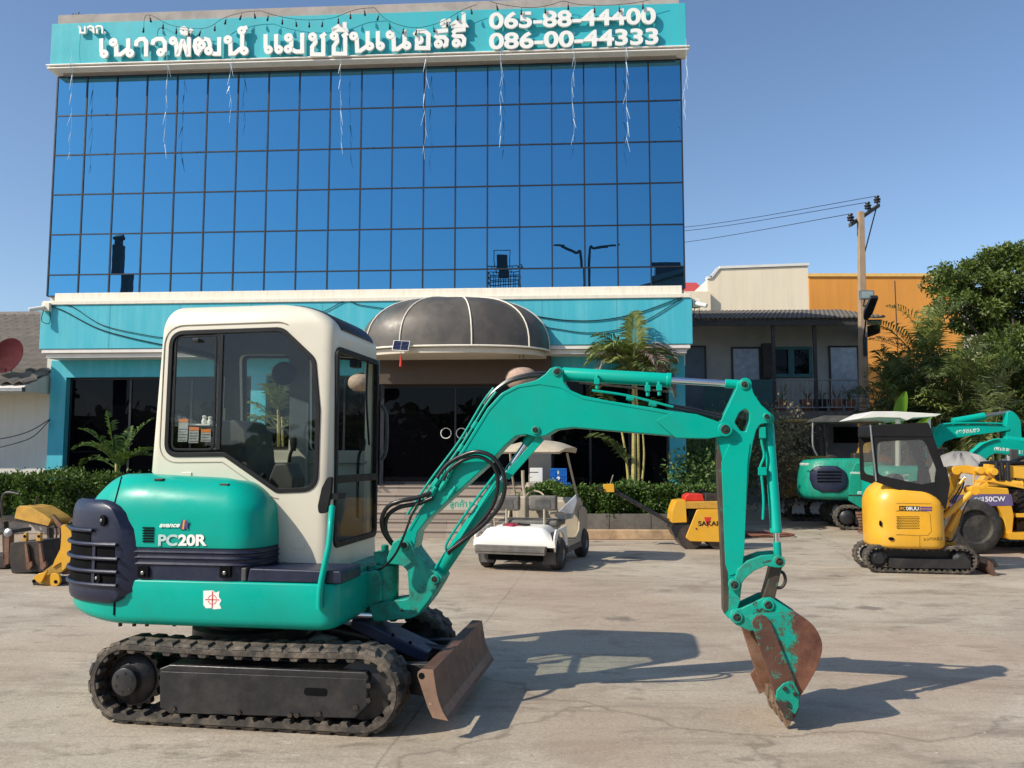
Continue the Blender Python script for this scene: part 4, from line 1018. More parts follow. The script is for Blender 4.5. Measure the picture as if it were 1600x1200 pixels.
# ---------------- cab ----------------
CN = -.37; CF = .60
c_s0 = E.p(232, 725, CN).x; c_top0 = E.p(246, 500, CN).x; c_s1 = E.p(524, 700, CN + .07).x
zc_b = E.p(480, 892, CN).z; zc_w = E.p(240, 738, CN).z; zc_t = E.p(360, 481, CN + .12).z + .01
zr0 = E.p(522, 520, CN).z; zr1 = E.p(250, 515, CN).z
def cab_layer(z, d=0):
    u = (z - zc_w) / (zr1 - zc_w); u = max(0, min(1, u))
    a = c_s0 + (c_top0 - c_s0) * u
    if z < zc_w: a = c_s0 + min(.30, (zc_w - z) * 1.2) * 1.0
    b = c_s1
    # roof: shrink inwards, and slope the front of the roof back
    tr = max(0, (z - zr1 + .02) / (zc_t - zr1 + .02)); tr = min(tr, 1)
    e = .10 * (1 - math.sqrt(max(0, 1 - tr * tr)))
    tf = min(1, max(0, (z - zr0 - .0) / (zc_t - zr0)))
    fb = .42 * (1 - math.sqrt(max(0, 1 - tf * tf)))
    a += e + d; b -= fb + d; wn = CN + e * .9 + d; wf = CF - e * .9 - d
    # side walls lean in very slightly towards the roof
    ln = .035 * u; wn += ln; wf -= ln
    return [(x, y, z) for x, y in fillet([(b, wn), (b, wf), (a, wf), (a, wn)], [.085, .085, .07, .07], 6)]
zz_ = [zc_b, zc_b + .02, zc_w - .02, zc_w] + [zc_w + (zr1 - zc_w) * k / 4 for k in range(1, 4)]
zz_ += [zr0 - .10, zr0 - .03] if zr0 < zr1 else []
zz_ += [zr1 + (zc_t - zr1) * math.sin(math.pi / 2 * k / 9) for k in range(0, 10)]
zz_ += [zr0 + (zc_t - zr0) * math.sin(math.pi / 2 * k / 9) for k in range(0, 9)]
zz_ = sorted(set(round(z, 4) for z in zz_)); zz_ = [z for i, z in enumerate(zz_) if i == 0 or z - zz_[i - 1] > .002]
outer = MB().loft([cab_layer(z) for z in zz_])
zi = [zc_b + .04] + [z for z in zz_ if zc_b + .05 < z < zc_t - .035] + [zc_t - .035]
inner = MB().loft([cab_layer(min(z + (.0 if z < zr0 else .02), zc_t - .001), .04)[:] if False else [(x, y, z) for x, y, _ in cab_layer(min(z + .012, zc_t), .04)] for z in zi])
win = fillet(E.x2([(263, 518), (438, 512), (489, 560), (497, 640), (495, 766), (432, 768), (350, 711), (258, 712)], CN), [.10, .11, .10, 0, .11, .07, .06, .09], 7)
cutA = MB().prism(win, CN - .3, CN + .12)
# front opening in the plane of the windscreen
fz = lambda py, px=526, w=CN + .09: E.p(px, py, w).z
f0, f1 = CN + .075, CF - .075
ft = fz(545); fb_ = fz(858)
cutB = MB().prism(fillet([(f0, fb_ + .02), (f1, fb_ + .02), (f1, ft - .0), (f0, ft - .0)], .05, 5), c_s1 - .12, c_s1 + .3, ax='x')
rw = (-.22, .44); rz0 = E.p(300, 700, CN + .1).z - .28; rz1 = E.p(300, 535, CN + .1).z - .02
cutC = MB().prism(fillet([(rw[0], rz0 + .25), (rw[1], rz0 + .25), (rw[1], rz1), (rw[0], rz1)], .05, 5), c_s0 - .3, c_s0 + .25, ax='x')
fwin = fillet(E.x2([(381, 556), (458, 556), (458, 702), (381, 702)], CF), .05, 5)
cutD = MB().prism(fwin, CF - .12, CF + .2)
fwin2 = fillet(E.x2([(490, 556), (578, 562), (578, 712), (488, 703)], CF), .04, 5)
cutE = MB().prism(fwin2, CF - .12, CF + .2)
cab = boolean_cut(outer, [inner, cutA, cutB, cutC, cutD, cutE], 'cab', CREAM, ex, ang=40)
lin = mat('cab_lining', (.11, .10, .085), .8, var=.15); cab.data.materials.append(lin)
zl_ = E.p(400, 700, CN).z
for p_ in cab.data.polygons:
    c_ = p_.center; u_ = .035 * max(0, min(1, (c_.z - zc_w) / (zr1 - zc_w)))
    inn = (CN + u_ + .034 < c_.y < CF - u_ - .034) and (c_.z < zc_t - .03) and (c_.x < c_s1 - .034) and (c_.x > c_s0 + .06)
    n_ = p_.normal; inw = (Vector(((c_s0 + c_s1) / 2, (CN + CF) / 2, (zc_b + zr1) / 2)) - c_).dot(n_) > 0
    if inn and inw: p_.material_index = 1
# side window: seal, glass, slider bar
wl = .018      # the wall leans; seal plate sits slightly proud
def lean_pts(mesh_obj, k=.035):
    for v in mesh_obj.data.vertices:
        u = max(0, min(1, (v.co.z - zc_w) / (zr1 - zc_w))); v.co.y += k * u
sw_ = panel_hole('side_window', inset(win, -.010), inset(win, .020), CN - .008, CN + .02, BLACK, cab, bevel=.004); lean_pts(sw_)
g = MB().prism(inset(win, .015), CN + .004, CN + .007).build('glass', GLASS, sw_, smooth=False); lean_pts(g)
a = E.p(343, 515, CN); b = E.p(340, 710, CN)
g = MB().prism([(a.x - .013, a.z - .03), (a.x + .013, a.z - .03), (b.x + .013, b.z + .03), (b.x - .013, b.z + .03)], CN - .004, CN + .016).build('slider_bar', BLACK, sw_, bevel=.003); lean_pts(g)
slw = fillet(E.x2([(269, 524), (335, 520), (334, 704), (266, 704)], CN), .05, 5)
g = panel_hole('slider_frame', slw, inset(slw, .014), CN + .0, CN + .014, BLACK, sw_, bevel=.002); lean_pts(g)
q = E.p(305, 531, CN); MB().box(q.x - .022, q.x + .022, CN + .0, CN + .03, q.z - .008, q.z + .01).build('slider_latch', DARKF, sw_, bevel=.003)
for px, py0, py1 in ((282, 654, 690), (299, 667, 692), (318, 670, 690)):
    a = E.p(px - 8, py1, CN); b = E.p(px + 8, py0, CN)
    o = MB().box(a.x, b.x, CN + .02, CN + .0215, a.z, b.z).build('warning_label', PAPER, sw_); lean_pts(o)
    o2 = MB().box(a.x, b.x, CN + .018, CN + .0195, b.z - .022, b.z).build('label_heading', ORANGEL, o); lean_pts(o2)
    m = MB()
    for k in range(5): m.box(a.x + .004, b.x - .004 - .006 * (k % 2), CN + .0185, CN + .0195, a.z + .008 + k * .018, a.z + .012 + k * .018)
    o2 = m.build('label_text', NAVYL, o); lean_pts(o2)
# pressed groove round the side window and small cab hardware
gr_ = inset(win, -.045); P = [(x, CN - .001, z) for x, z in gr_]; P = P[len(P) // 2 + 6:] + P[:len(P) // 4]
g = MB().tube(P, .0035, 5, sm=0).build('pressed_groove', mat('cream_groove', (.34, .30, .22), .6), cab); lean_pts(g)
q = E.p(292, 745, CN); MB().box(q.x - .035, q.x + .035, CN - .006, CN + .01, q.z - .05, q.z + .03).build('hinge_boss', CREAM, cab, bevel=.004)
q = E.p(455, 850, CN); MB().prism(fillet([(q.x - .0, q.z - .03), (q.x + .09, q.z - .03), (q.x + .09, q.z + .03), (q.x - .0, q.z + .03)], .015, 3), CN - .003, CN + .01).build('tie_plate', CREAM, cab, bevel=.002)
# windscreen
fo = fillet([(f0, fb_ + .02), (f1, fb_ + .02), (f1, ft), (f0, ft)], .05, 5)
def xring(name, outer_, inner_, x0, x1, mat_, par, **k):
    m = MB(); m.loft([[(x, p[0], p[1]) for p in o_] for x, o_ in ((x0, outer_), (x1, outer_), (x1, inner_), (x0, inner_), (x0, outer_))], cap0=False, cap1=False)
    return m.build(name, mat_, par, **k)
ws = xring('windscreen', inset(fo, -.015), inset(fo, .022), c_s1 - .02, c_s1 + .012, BLACK, cab, bevel=.004)
MB().prism(inset(fo, .01), c_s1 - .004, c_s1 - .001, ax='x').build('glass', GLASSC, ws, smooth=False)
zdv = fz(748, 560, .1)
MB().box(c_s1 - .02, c_s1 + .014, f0 + .015, f1 - .015, zdv - .02, zdv + .03).build('divider_bar', BLACK, ws, bevel=.004)
MB().tube([(c_s1 + .03, f1 + .04, fz(720)), (c_s1 + .06, f1 + .05, fz(700)), (c_s1 + .06, f1 + .05, fz(640)), (c_s1 + .02, f1 + .04, fz(620))], .016, 8).build('grab_bar', GREYP, cab)
MB().tube([(c_s1 + .02, .25, ft - .02), (c_s1 + .025, .22, ft - .3), (c_s1 + .022, .3, ft - .62)], .008, 6).build('wiper', BLACK, ws)
# roof visor: dark panel following the sloping roof front
vs = []
zs2 = [zr0 + (zc_t - zr0) * math.sin(math.pi / 2 * k / 9) for k in range(1, 9)]
pr = []
for z in zs2:
    tf = (z - zr0) / (zc_t - zr0); pr.append((c_s1 - .42 * (1 - math.sqrt(max(0, 1 - tf * tf))), z))
m = MB(); L = []
for y0 in (-.22, -.2, .42, .44):
    o_ = .010 if y0 in (-.2, .42) else .001
    L.append([(x + o_ * .8, y0, z + o_ * .7) for x, z in pr])
m.loft(L, closed=False, cap0=False, cap1=False).build('roof_visor', mat('smoked_visor', (.03, .03, .033), .45, spec=.25), cab, fix=False)
# rear and far windows
wr = panel_hole('door_window', inset(fwin, -.02), inset(fwin, .02), CF - .01, CF + .012, BLACK, cab)
MB().prism(inset(fwin, .01), CF - .001, CF + .002).build('glass', GLASSC, wr, smooth=False)
wr = panel_hole('door_window', inset(fwin2, -.015), inset(fwin2, .015), CF - .01, CF + .012, BLACK, cab)
MB().prism(inset(fwin2, .008), CF - .001, CF + .002).build('glass', GLASSC, wr, smooth=False)
a_ = E.p(268, 663, CN + .10); b_ = E.p(333, 664, CN + .10)
MB().box(a_.x, b_.x, CN + .06, CN + .16, a_.z - .012, a_.z).build('ledge', WHITEP, cab, bevel=.003)
for k, (px, lab) in enumerate(((279, 'white figurine leftmost on the ledge inside the cab window'), (287, 'white figurine second from left on the ledge inside the cab window'), (319, 'white figurine third from left on the ledge inside the cab window'), (328, 'white figurine rightmost on the ledge inside the cab window'))):
    q = E.p(px, 663, CN + .11); h_ = .052 if k % 2 else .06
    fg = MB().lathe((0, 0, 0), (0, 0, 1), [(0, .012), (.004, .017), (h_ * .35, .018), (h_ * .6, .012), (h_ * .66, .009), (h_ * .72, .013), (h_ * .86, .015), (h_ * .97, .009), (h_, .002)], 14).build('figurine', LETTER, None, label=lab, cat='figurine', group='small white figurines in the cab window')
    fg.location = E.wld(q.x, CN + .11, a_.z)
o_ = fillet([(rw[0], rz0 + .25), (rw[1], rz0 + .25), (rw[1], rz1), (rw[0], rz1)], .05, 5)
xa_ = cab_layer(rz1)[14][0]
wr = xring('rear_window', inset(o_, -.015), inset(o_, .02), c_s0 + .01, c_s0 + .07, BLACK, cab)
MB().prism(inset(o_, .01), c_s0 + .035, c_s0 + .038, ax='x').build('glass', GLASSC, wr, smooth=False)
# cab interior
sx_ = E.p(350, 700, .1).x
m = MB(); bk = fillet(E.x2([(350, 660), (380, 656), (397, 675), (404, 760), (402, 800), (352, 800)], .0), [.06, .08, .05, .02, .02, .02], 5)
seat = thing
m.prism(bk, -.13, .30); m.build('seat_backrest', GREYP, cab, bevel=.035)
q = E.p(400, 770, .1); MB().box(q.x - .08, q.x + .36, -.15, .32, q.z - .09, q.z + .03).build('seat_cushion', GREYP, cab, bevel=.04)
MB().box(c_s0 + .32, c_s1 - .05, CN + .06, CF - .05, zc_b + .045, zc_b + .06).build('floor_mat', DARKI, cab)
q = E.p(412, 745, -.22)
MB().cyl((q.x - .05, -.24, q.z - .04), (q.x + .02, -.24, q.z + .02), .014, .018).build('lever', BLACK, cab, bevel=.003)
q = E.p(470, 745, .1); MB().prism([(q.x + x, q.z + z) for x, z in fillet([(-.10, -.35), (.08, -.35), (.08, .0), (.03, .10), (-.06, .10), (-.10, .0)], .04)], -.2, .0).build('control_console', GREYP, cab, bevel=.02)
for dy in (-.08, .35):
    q = E.p(452 if dy < 0 else 560, 700, dy)
    MB().tube([(q.x, dy, q.z - .5), (q.x, dy, q.z - .1), (q.x + .03, dy, q.z)], .012, 6).lathe((q.x + .03, dy, q.z - .02), (0, 0, 1), [(0, .018), (.06, .026), (.09, .02)], 10).build('lever', BLACK, cab)
q = E.p(447, 585, .46); MB().lathe((q.x, .44, q.z), (.3, -.95, 0), [(0, .04), (.02, .085), (.05, .09), (.07, .07)], 20).build('fan', BLACK, cab)
q = E.p(557, 568, .3); MB().box(q.x - .04, q.x + .02, .26, .36, q.z - .03, q.z + .03).build('mirror', BLACK, cab, bevel=.008)
MB().tube([(c_s1 - .06, CF - .06, zc_b + .1), (c_s1 - .06, CF - .06, zr0)], .035, 8, sm=0).build('far_pillar_trim', CREAM, cab)
a_ = E.p(385, 703, CF - .06); b_ = E.p(492, 703, CF - .06)
dp = MB().box(a_.x, c_s1 - .045, CF - .075, CF - .042, zc_b + .06, a_.z - .005).build('door_panel', mat('cab_door_panel', (.42, .41, .36), .55, var=.05), cab, bevel=.006)
MB().box(a_.x + .01, c_s1 - .06, CF - .10, CF - .0751, a_.z - .10, a_.z - .085).build('door_rail', MATS['cab_door_panel'], dp, bevel=.004)
a_ = E.p(457, 640, CF - .06); b_ = E.p(484, 640, CF - .06)
MB().prism([(a_.x, zc_b + .07), (b_.x + .02, zc_b + .07), (b_.x, a_.z + .05), (a_.x, a_.z + .10)], CF - .125, CF - .0755).build('door_pillar', MATS['cab_door_panel'], dp, bevel=.012)
# handrail and side mirror pad
P = [E.p(x, y, WN + d) for x, y, d in ((519, 792, .16), (517, 815, .08), (514, 850, .03), (508, 880, .0), (501, 915, -.02), (499, 940, -.02), (499, 951, -.02))]
MB().tube(P, .019, 10).build('handrail', GREEN, ex)
P = fillet(E.x2([(513, 745), (521, 745), (519, 770), (513, 801), (499, 803), (498, 790), (504, 762)], CN - .12), .03, 4)
o = MB().prism(P, CN - .14, CN - .11).build('side_mirror', BLACK, ex, bevel=.006)
q = E.p(519, 775, CN - .1); MB().box(q.x - .0, q.x + .05, CN - .13, CN + .0, q.z - .02, q.z + .015).build('mirror_bracket', BLACK, o)
# cab base frame in front
m = MB(); m.box(sf - .25, sf - .02, -.3, .5, zb0 + .05, zb1 + .03); m.build('front_frame', GREENW, ex, bevel=.01)
# swing post
zlo = E.p(600, 945, -.1).z; zhi = E.p(600, 885, -.1).z
spx = E.p(603, 910, 0).x
m = MB().cyl((spx, 0, zlo - .02), (spx, 0, zhi), .085, n=24).cyl((spx - .02, 0, zhi + .02), (spx - .02, 0, zhi + .06), .05, n=20).cyl((spx, 0, zhi), (spx, 0, zhi + .022), .06, n=20)
m.build('swing_post', GREENW, ex, bevel=.006)
MB().prism(E.x2([(515, 905), (590, 890), (596, 905), (596, 940), (560, 955), (520, 965)], -.12), -.12, .16).build('post_bracket', GREENW, ex, bevel=.012)
m = MB()
m.prism(E.x2([(585, 862), (607, 862), (610, 878), (588, 880)], -.03), -.06, .06).cyl((spx - .01, 0, zhi + .04), (spx - .01, 0, zhi + .13), .025)
m.build('upper_lug', GREENW, ex, bevel=.008)
# boom swing bracket (C shape, two cheeks and a spine)
brk = [(613, 848), (620, 843), (632, 840), (642, 845), (647, 860), (668, 888), (683, 894), (692, 902), (686, 914), (671, 938), (652, 962), (640, 967), (606, 970), (583, 972), (576, 948), (582, 943), (635, 936), (639, 932), (636, 892), (628, 884), (604, 881), (604, 872)]
P = fillet(E.x2(brk, -.11), [.01, .02, .03, .02, .01, .01, .02, .02, .02, .01, .03, .01, .01, .03, .02, .01, .01, .01, .02, .02, .01, .01], 4)
MB().prism(P, -.11, .11).build('swing_bracket', GREENW, ex, bevel=.014, seg=3)
pin(ex, (E.p(632, 852, -.12).x, E.p(632, 852, -.12).z), -.115, .03, .018)
pin(ex, (E.p(679, 905, -.12).x, E.p(679, 905, -.12).z), -.112, .03, .022, GREENW)
# boom
BW = .095
boom_px = [(622, 866), (618, 846), (636, 829), (674, 766), (722, 702), (761, 638), (783, 614), (806, 602), (838, 594), (852, 584), (860, 575), (870, 572), (878, 579), (881, 597), (890, 609), (911, 618), (950, 626), (1021, 637), (1053, 643), (1088, 648), (1115, 657), (1133, 662), (1140, 671), (1133, 681), (1107, 684), (1049, 681), (896, 668), (870, 671), (852, 681), (838, 683), (823, 679), (806, 681), (787, 698), (765, 723), (667, 812), (652, 832), (646, 862), (634, 866)]
rad = [.03, .03, .05, 0, 0, .1, .12, .15, .1, .03, .02, .03, .03, .04, .05, .05, 0, 0, 0, 0, 0, .02, .03, .02, 0, 0, .05, .05, .02, .03, .03, .05, .12, 0, 0, .02, .03, .02]
P = fillet(E.x2(boom_px, -BW), rad, 4)
bo = MB().prism(P, -BW, BW).build('boom', GREEN, ex, bevel=.007)
# raised weld flange along the boom edges and nose cheek plates
fl = E.x2([(640, 828), (677, 768), (725, 703), (764, 640), (786, 616), (810, 604), (843, 599), (875, 604), (912, 622), (1022, 641), (1048, 646)], -BW)
MB().ribbon(fl, .012, -BW - .004, -BW + .01).build('weld_seam', GREEN, bo)
P = E.x2([(1024, 657), (1053, 643), (1088, 647), (1117, 657), (1136, 664), (1136, 680), (1125, 682), (1107, 685), (1056, 684)], -BW - .02)
MB().prism(fillet(P, .01, 3), -BW - .02, -BW + .002).prism(fillet(P, .01, 3), BW - .002, BW + .02).build('nose_plate', GREEN, bo, bevel=.006)
def pp(px, py, w): q = E.p(px, py, w); return (q.x, q.z)
for (x, y, r_) in ((870, 581, .028), (837, 672, .028)): pin(bo, pp(x, y, -BW), -BW, r_, .02)
pin(bo, pp(1133, 671, -BW - .02), -BW - .02, .044, .024, GREEN)
# cylinders
def cyl_rod(name, a, b, f, r, rr, w, par, mt=None, gland=True):
    """hydraulic cylinder from a to b (pixels on plane w); barrel to fraction f, then chrome rod"""
    A_ = Vector(E.p(*a, w)); B_ = Vector(E.p(*b, w)); d = (B_ - A_); C_ = A_ + d * f; u = d.normalized()
    o = MB().lathe(A_ + u * .02, u, [(0, r * .8), (.015, r), ((d.length * f) - .05, r), ((d.length * f) - .045, r * 1.08), ((d.length * f) - .02, r * 1.08), ((d.length * f) - .018, rr * 1.3)], 24).build(name, mt or GREEN, par, bevel=.002)
    MB().cyl(C_ - u * .04, B_ - u * .06, rr, n=16).build('rod', CHROME, o)
    m = MB().cyl(B_ - u * .12, B_ - u * .03, rr * 1.35, n=16); m.cyl(B_ - Vector((0, .05, 0)), B_ + Vector((0, .05, 0)), rr * 1.9, n=20); MB().cyl(A_ - Vector((0, .05, 0)), A_ + Vector((0, .05, 0)), r * .95, n=20).build('base_eye', mt or GREEN, o, bevel=.003)
    m.build('rod_eye', mt or GREEN, o, bevel=.003); return o
lc = cyl_rod('lift_cylinder', (679, 905), (837, 672), .66, .046, .024, 0.0, ex)
a = E.p(690, 872, -.07); b = E.p(775, 742, -.07)
MB().tube([E.p(697, 862, -.08), E.p(700, 845, -.085), E.p(735, 792, -.085), E.p(775, 740, -.08)], .009, 6).tube([E.p(703, 866, -.07), E.p(780, 745, -.07)], .008, 6).build('pipe', GREEN, lc)
P = E.x2([(786, 742), (795, 750), (850, 688), (842, 680)], -.05); MB().prism(P, -.055, -.045).build('rod_guard', GREEN, lc, bevel=.003)
ac_ = cyl_rod('arm_cylinder', (872, 584), (1163, 601), .615, .045, .021, 0.0, ex)
m = MB().tube([E.p(905, 598, -.05), E.p(960, 603, -.055), E.p(1045, 612, -.05)], .008, 6); m.build('pipe', DARKM, ac_)
for x, y in ((933, 596), (1030, 606), (1012, 607)):
    q = E.p(x, y, -.05); MB().box(q.x - .018, q.x + .018, -.07, -.03, q.z - .02, q.z + .02).cyl((q.x, -.05, q.z - .05), (q.x, -.05, q.z + .04), .012).build('pipe_clamp', GREEN, ac_, bevel=.004)
# pipes along the boom
m = MB()
for dw, dz in ((-.06, 0), (-.03, 6)):
    MB().tube([E.p(x - dz * .6, y - dz, dw) for x, y in ((640, 810), (676, 756), (722, 694), (757, 636), (775, 612))], .009, 6).build('boom_pipe', GREEN, bo)
m.tube([E.p(x, y, -.06) for x, y in ((925, 610), (980, 618), (1040, 633), (1052, 636))], .008, 6)
m.build('boom_pipe', GREEN, bo)
m = MB()
for dw, k in ((-.05, 0), (.0, 4)):
    MB().tube([E.p(x + k, y - k, dw) for x, y in ((757, 632), (770, 614), (792, 598), (818, 590), (845, 587), (872, 592))], .013, 8).build('hose', HOSE, bo)
    MB().tube([E.p(x, y - k, dw) for x, y in ((1045, 637), (1080, 643), (1110, 650), (1135, 655), (1152, 650))], .011, 8).build('hose', HOSE, bo)
for x, y in ((700, 733), (742, 664), (720, 700), (690, 752), (1020, 631), (985, 622)):
    q = E.p(x, y, -.05); d = E.p(x + 10, y - 15, -.05) - q if x < 900 else E.p(x + 15, y + 3, -.05) - q; d.normalize()
    MB().cyl(q - d * .025, q + d * .025, .02, n=6).build('pipe_fitting', GREEN, bo, bevel=.003)
# hose loops
HW = -BW - .03
loops = [([(683, 747, 0), (700, 725, 0), (725, 711, -.02), (748, 706, -.04), (772, 716, -.05), (788, 745, -.05), (784, 784, -.03), (760, 815, 0), (730, 840, .03), (700, 862, .04)], .0145),
         ([(693, 750, 0), (705, 732, 0), (728, 717, -.01), (750, 714, -.02), (771, 728, -.02), (778, 755, -.02), (770, 790, 0), (745, 822, .02), (715, 848, .05), (700, 866, .05)], .013),
         ([(674, 770, 0), (650, 778, -.02), (625, 783, -.03), (606, 792, -.02), (597, 810, .0), (600, 832, .03), (616, 854, .08)], .0145),
         ([(676, 778, 0), (652, 787, 0), (626, 792, 0), (608, 803, .01), (602, 820, .03), (606, 838, .05), (622, 860, .10)], .0145),
         ([(657, 780, 0), (645, 800, -.04), (632, 835, -.06), (620, 862, -.05), (604, 882, -.02), (585, 892, .03), (556, 892, .06)], .008)]
for P, r_ in loops: MB().tube([E.p(x, y, HW + d) for x, y, d in P], r_, 10).build('hose', HOSE, ex)
for x, y in ((683, 752), (693, 757), (675, 770), (690, 745), (700, 742), (706, 770)):
    q = E.p(x, y, HW + .01); d = (E.p(x + 10, y - 15, HW) - q).normalized()
    MB().cyl(q - d * .05, q + d * .05, .014, n=8).cyl(q - d * .02, q + d * .02, .021, n=6).build('hose_fitting', GREEN, bo, bevel=.002)
# stick
SW = .08
stick = E.x2([(1151, 605), (1152, 597), (1163, 592), (1173, 599), (1178, 615), (1190, 633), (1205, 646), (1207, 655), (1200, 661), (1188, 663), (1182, 672), (1177, 690), (1171, 724), (1167, 780), (1163, 860), (1160, 905), (1155, 940), (1148, 962), (1139, 968), (1131, 958), (1130, 910), (1127, 820), (1121, 716), (1121, 689), (1125, 660), (1138, 634)], -SW)
P = fillet(stick, [.02, .02, .03, .02, .04, .04, .02, .02, .02, .03, .03, 0, 0, 0, 0, 0, .01, .02, .02, .02, 0, 0, .02, 0, .03, .02], 4)
hole = fillet(E.x2([(1155, 645), (1165, 638), (1171, 644), (1171, 657), (1165, 675), (1157, 673), (1148, 660)], -SW), .02, 4)
sto = boolean_cut(MB().prism(P, -SW, SW), [MB().prism(hole, -SW - .1, SW + .1)], 'stick', GREEN, ex, bevel=.006)
P = E.x2([(1127, 722), (1141, 690), (1149, 690), (1172, 692), (1168, 724), (1163, 858), (1159, 893), (1139, 900), (1133, 880)], -SW)
MB().prism(fillet(P, .01, 3), -SW - .006, -SW + .002).build('side_plate', GREEN, sto, bevel=.003)
P = E.x2([(1122, 690), (1127, 716), (1132, 820), (1137, 910), (1139, 950), (1131, 958), (1130, 910), (1126, 820), (1120, 716)], -SW - .001)
MB().prism(P, -SW - .004, SW * .9).build('front_flange', LINKM, sto)
P = E.x2([(1139, 905), (1160, 905), (1156, 940), (1148, 962), (1138, 964)], -SW); MB().prism(P, -SW - .005, -SW + .002).build('foot_plate', GREENW, sto, bevel=.003)
pin(sto, pp(1163, 601, -SW), -SW, .030, .02); pin(sto, pp(1198, 651, -SW), -SW, .024, .018)
# bucket cylinder and linkage
cyl_rod('bucket_cylinder', (1200, 655), (1216, 877), .80, .034, .018, 0.0, ex)
m = MB().tube([E.p(x, y, -.05) for x, y in ((1191, 672), (1190, 690), (1194, 712), (1188, 730), (1190, 745), (1193, 780), (1192, 812))], .009, 8)
m.box(*(lambda q: (q.x - .02, q.x + .02, -.07, -.02, q.z - .035, q.z + .035))(E.p(1191, 676, -.05))); m.box(*(lambda q: (q.x - .02, q.x + .03, -.06, -.02, q.z - .03, q.z + .02))(E.p(1190, 735, -.05)))
m.build('pipe', GREEN, sto, bevel=.003)
P = E.x2([(1145, 915), (1152, 890), (1168, 876), (1190, 868), (1216, 866), (1224, 876), (1218, 888), (1196, 884), (1178, 892), (1163, 905), (1157, 917), (1150, 921)], -.11)
for a_, b_, nm in ((-.115, -.085, 'near'), (.085, .115, 'far')):
    MB().prism(fillet(P, .012, 3), a_, b_).build('guide_link', GREENW, ex, bevel=.005)
P = E.x2([(1205, 886), (1223, 882), (1212, 930), (1208, 950), (1196, 950), (1190, 940), (1199, 910)], -.06)
MB().prism(fillet(P, .015, 3), -.065, .065).build('bucket_link', LINKM, ex, bevel=.008)
pin(ex, pp(1147, 913, -.115), -.115, .036, .022); pin(ex, pp(1217, 877, -.115), -.115, .036, .022)
m = MB().tube([E.p(x, y, -.05) for x, y in ((1218, 892), (1225, 897), (1227, 908), (1222, 917), (1214, 918), (1212, 913))], .010, 8); m.build('lifting_hook', DARKM, ex)
# bucket
BKX = E.p(1243, 1010, -.235).x; BKT = bucket_mat()
KW = .235
BX = [(1139, 961), (1143, 951), (1160, 949), (1192, 935), (1204, 934), (1220, 944), (1250, 964), (1270, 976), (1283, 994), (1288, 1016), (1280, 1043), (1267, 1070), (1250, 1092), (1243, 1112), (1236, 1121), (1228, 1118), (1213, 1096), (1190, 1046), (1166, 990), (1152, 974)]
P = fillet(E.x2(BX, -KW), [.02, .02, .02, .03, .03, .03, .05, .06, .08, .08, .06, .05, .03, .01, .01, .01, .01, 0, .03, .02], 4)
# ears (narrow) and shell (wide)
ear = fillet(E.x2([(1139, 966), (1141, 953), (1158, 950), (1192, 934), (1204, 933), (1222, 944), (1252, 964), (1235, 985), (1170, 985), (1150, 976)], -.10), [.03, .03, .02, .03, .03, .02, .02, .02, .02, .02], 4)
bk = MB().prism(ear, -.115, -.085).prism(ear, .085, .115).build('bucket_ears', GREENW, ex, bevel=.006)
prof = E.x2([(1172, 968), (1205, 962), (1246, 962), (1268, 974), (1282, 992), (1288, 1014), (1281, 1042), (1266, 1070), (1250, 1094), (1240, 1112), (1231, 1122)], -KW)
profi = inset(prof + [(prof[0][0], prof[-1][1])], .014)[:len(prof)]
C1 = crom([Vector((a, b, 0)) for a, b in prof], 4)
sh = MB(); L = []
n = len(C1)
for i, p in enumerate(C1):
    d = (C1[min(i + 1, n - 1)] - C1[max(i - 1, 0)]).normalized(); nr = Vector((d.y, -d.x, 0))   # inward
    c0 = Vector((sum(q.x for q in C1) / n, sum(q.y for q in C1) / n, 0))
    if nr.dot(c0 - p) < 0: nr = -nr
    q = p + nr * .014
    L.append([(p.x, -KW, p.y), (p.x, KW, p.y), (q.x, KW, q.y), (q.x, -KW, q.y)])
sh.loft(L)
side_poly = [(v.x, v.y) for v in C1] + E.x2([(1229, 1114), (1214, 1082), (1196, 1036), (1178, 985)], -KW)
bs = sh.build('bucket_shell', BKT, ex, bevel=.003)
for a_, b_ in ((-KW - .001, -KW + .013), (KW - .013, KW + .001)):
    MB().prism(side_poly, a_, b_).build('bucket_side', BKT if a_ < 0 else RUST, ex, bevel=.003)
# cutter strips along the mouth, bolts, side cutters
st_ = fillet(E.x2([(1174, 972), (1183, 962), (1196, 962), (1205, 974), (1245, 1070), (1251, 1088), (1250, 1110), (1243, 1126), (1232, 1128), (1218, 1108)], -KW - .02), [.03, .04, .04, .03, 0, .01, .01, .02, .02, .02], 4)
MB().prism(st_, -KW - .022, -KW - .0015).build('side_cutter', mat('rusty_cutter', (.11, .05, .032), .6, var=.3, scratch=(.02, .24, .17), sc_amt=.57, sc_scale=14, bump=.3, bscale=30), ex, bevel=.005)
MB().prism(st_, KW + .0015, KW + .022).build('side_cutter', RUST, ex, bevel=.005)
P = fillet(E.x2([(1224, 1070), (1240, 1064), (1250, 1086), (1249, 1108), (1240, 1126), (1230, 1128), (1212, 1098), (1214, 1080)], -KW - .035), .012, 3)
MB().prism(P, -KW - .036, -KW - .0225).build('corner_plate', BUCKET, ex, bevel=.004)
for x, y in ((1226, 1077), (1243, 1086), (1230, 1100), (1236, 1117)):
    q = E.p(x, y, -KW - .036); MB().cyl((q.x, -KW - .036, q.z), (q.x, -KW - .05, q.z), .014, n=6).build('bolt', DARKM, ex, bevel=.002)
P = E.x2([(1172, 1060), (1190, 1040), (1205, 1075), (1188, 1085)], KW * .2)
q = E.p(1205, 1078, KW)
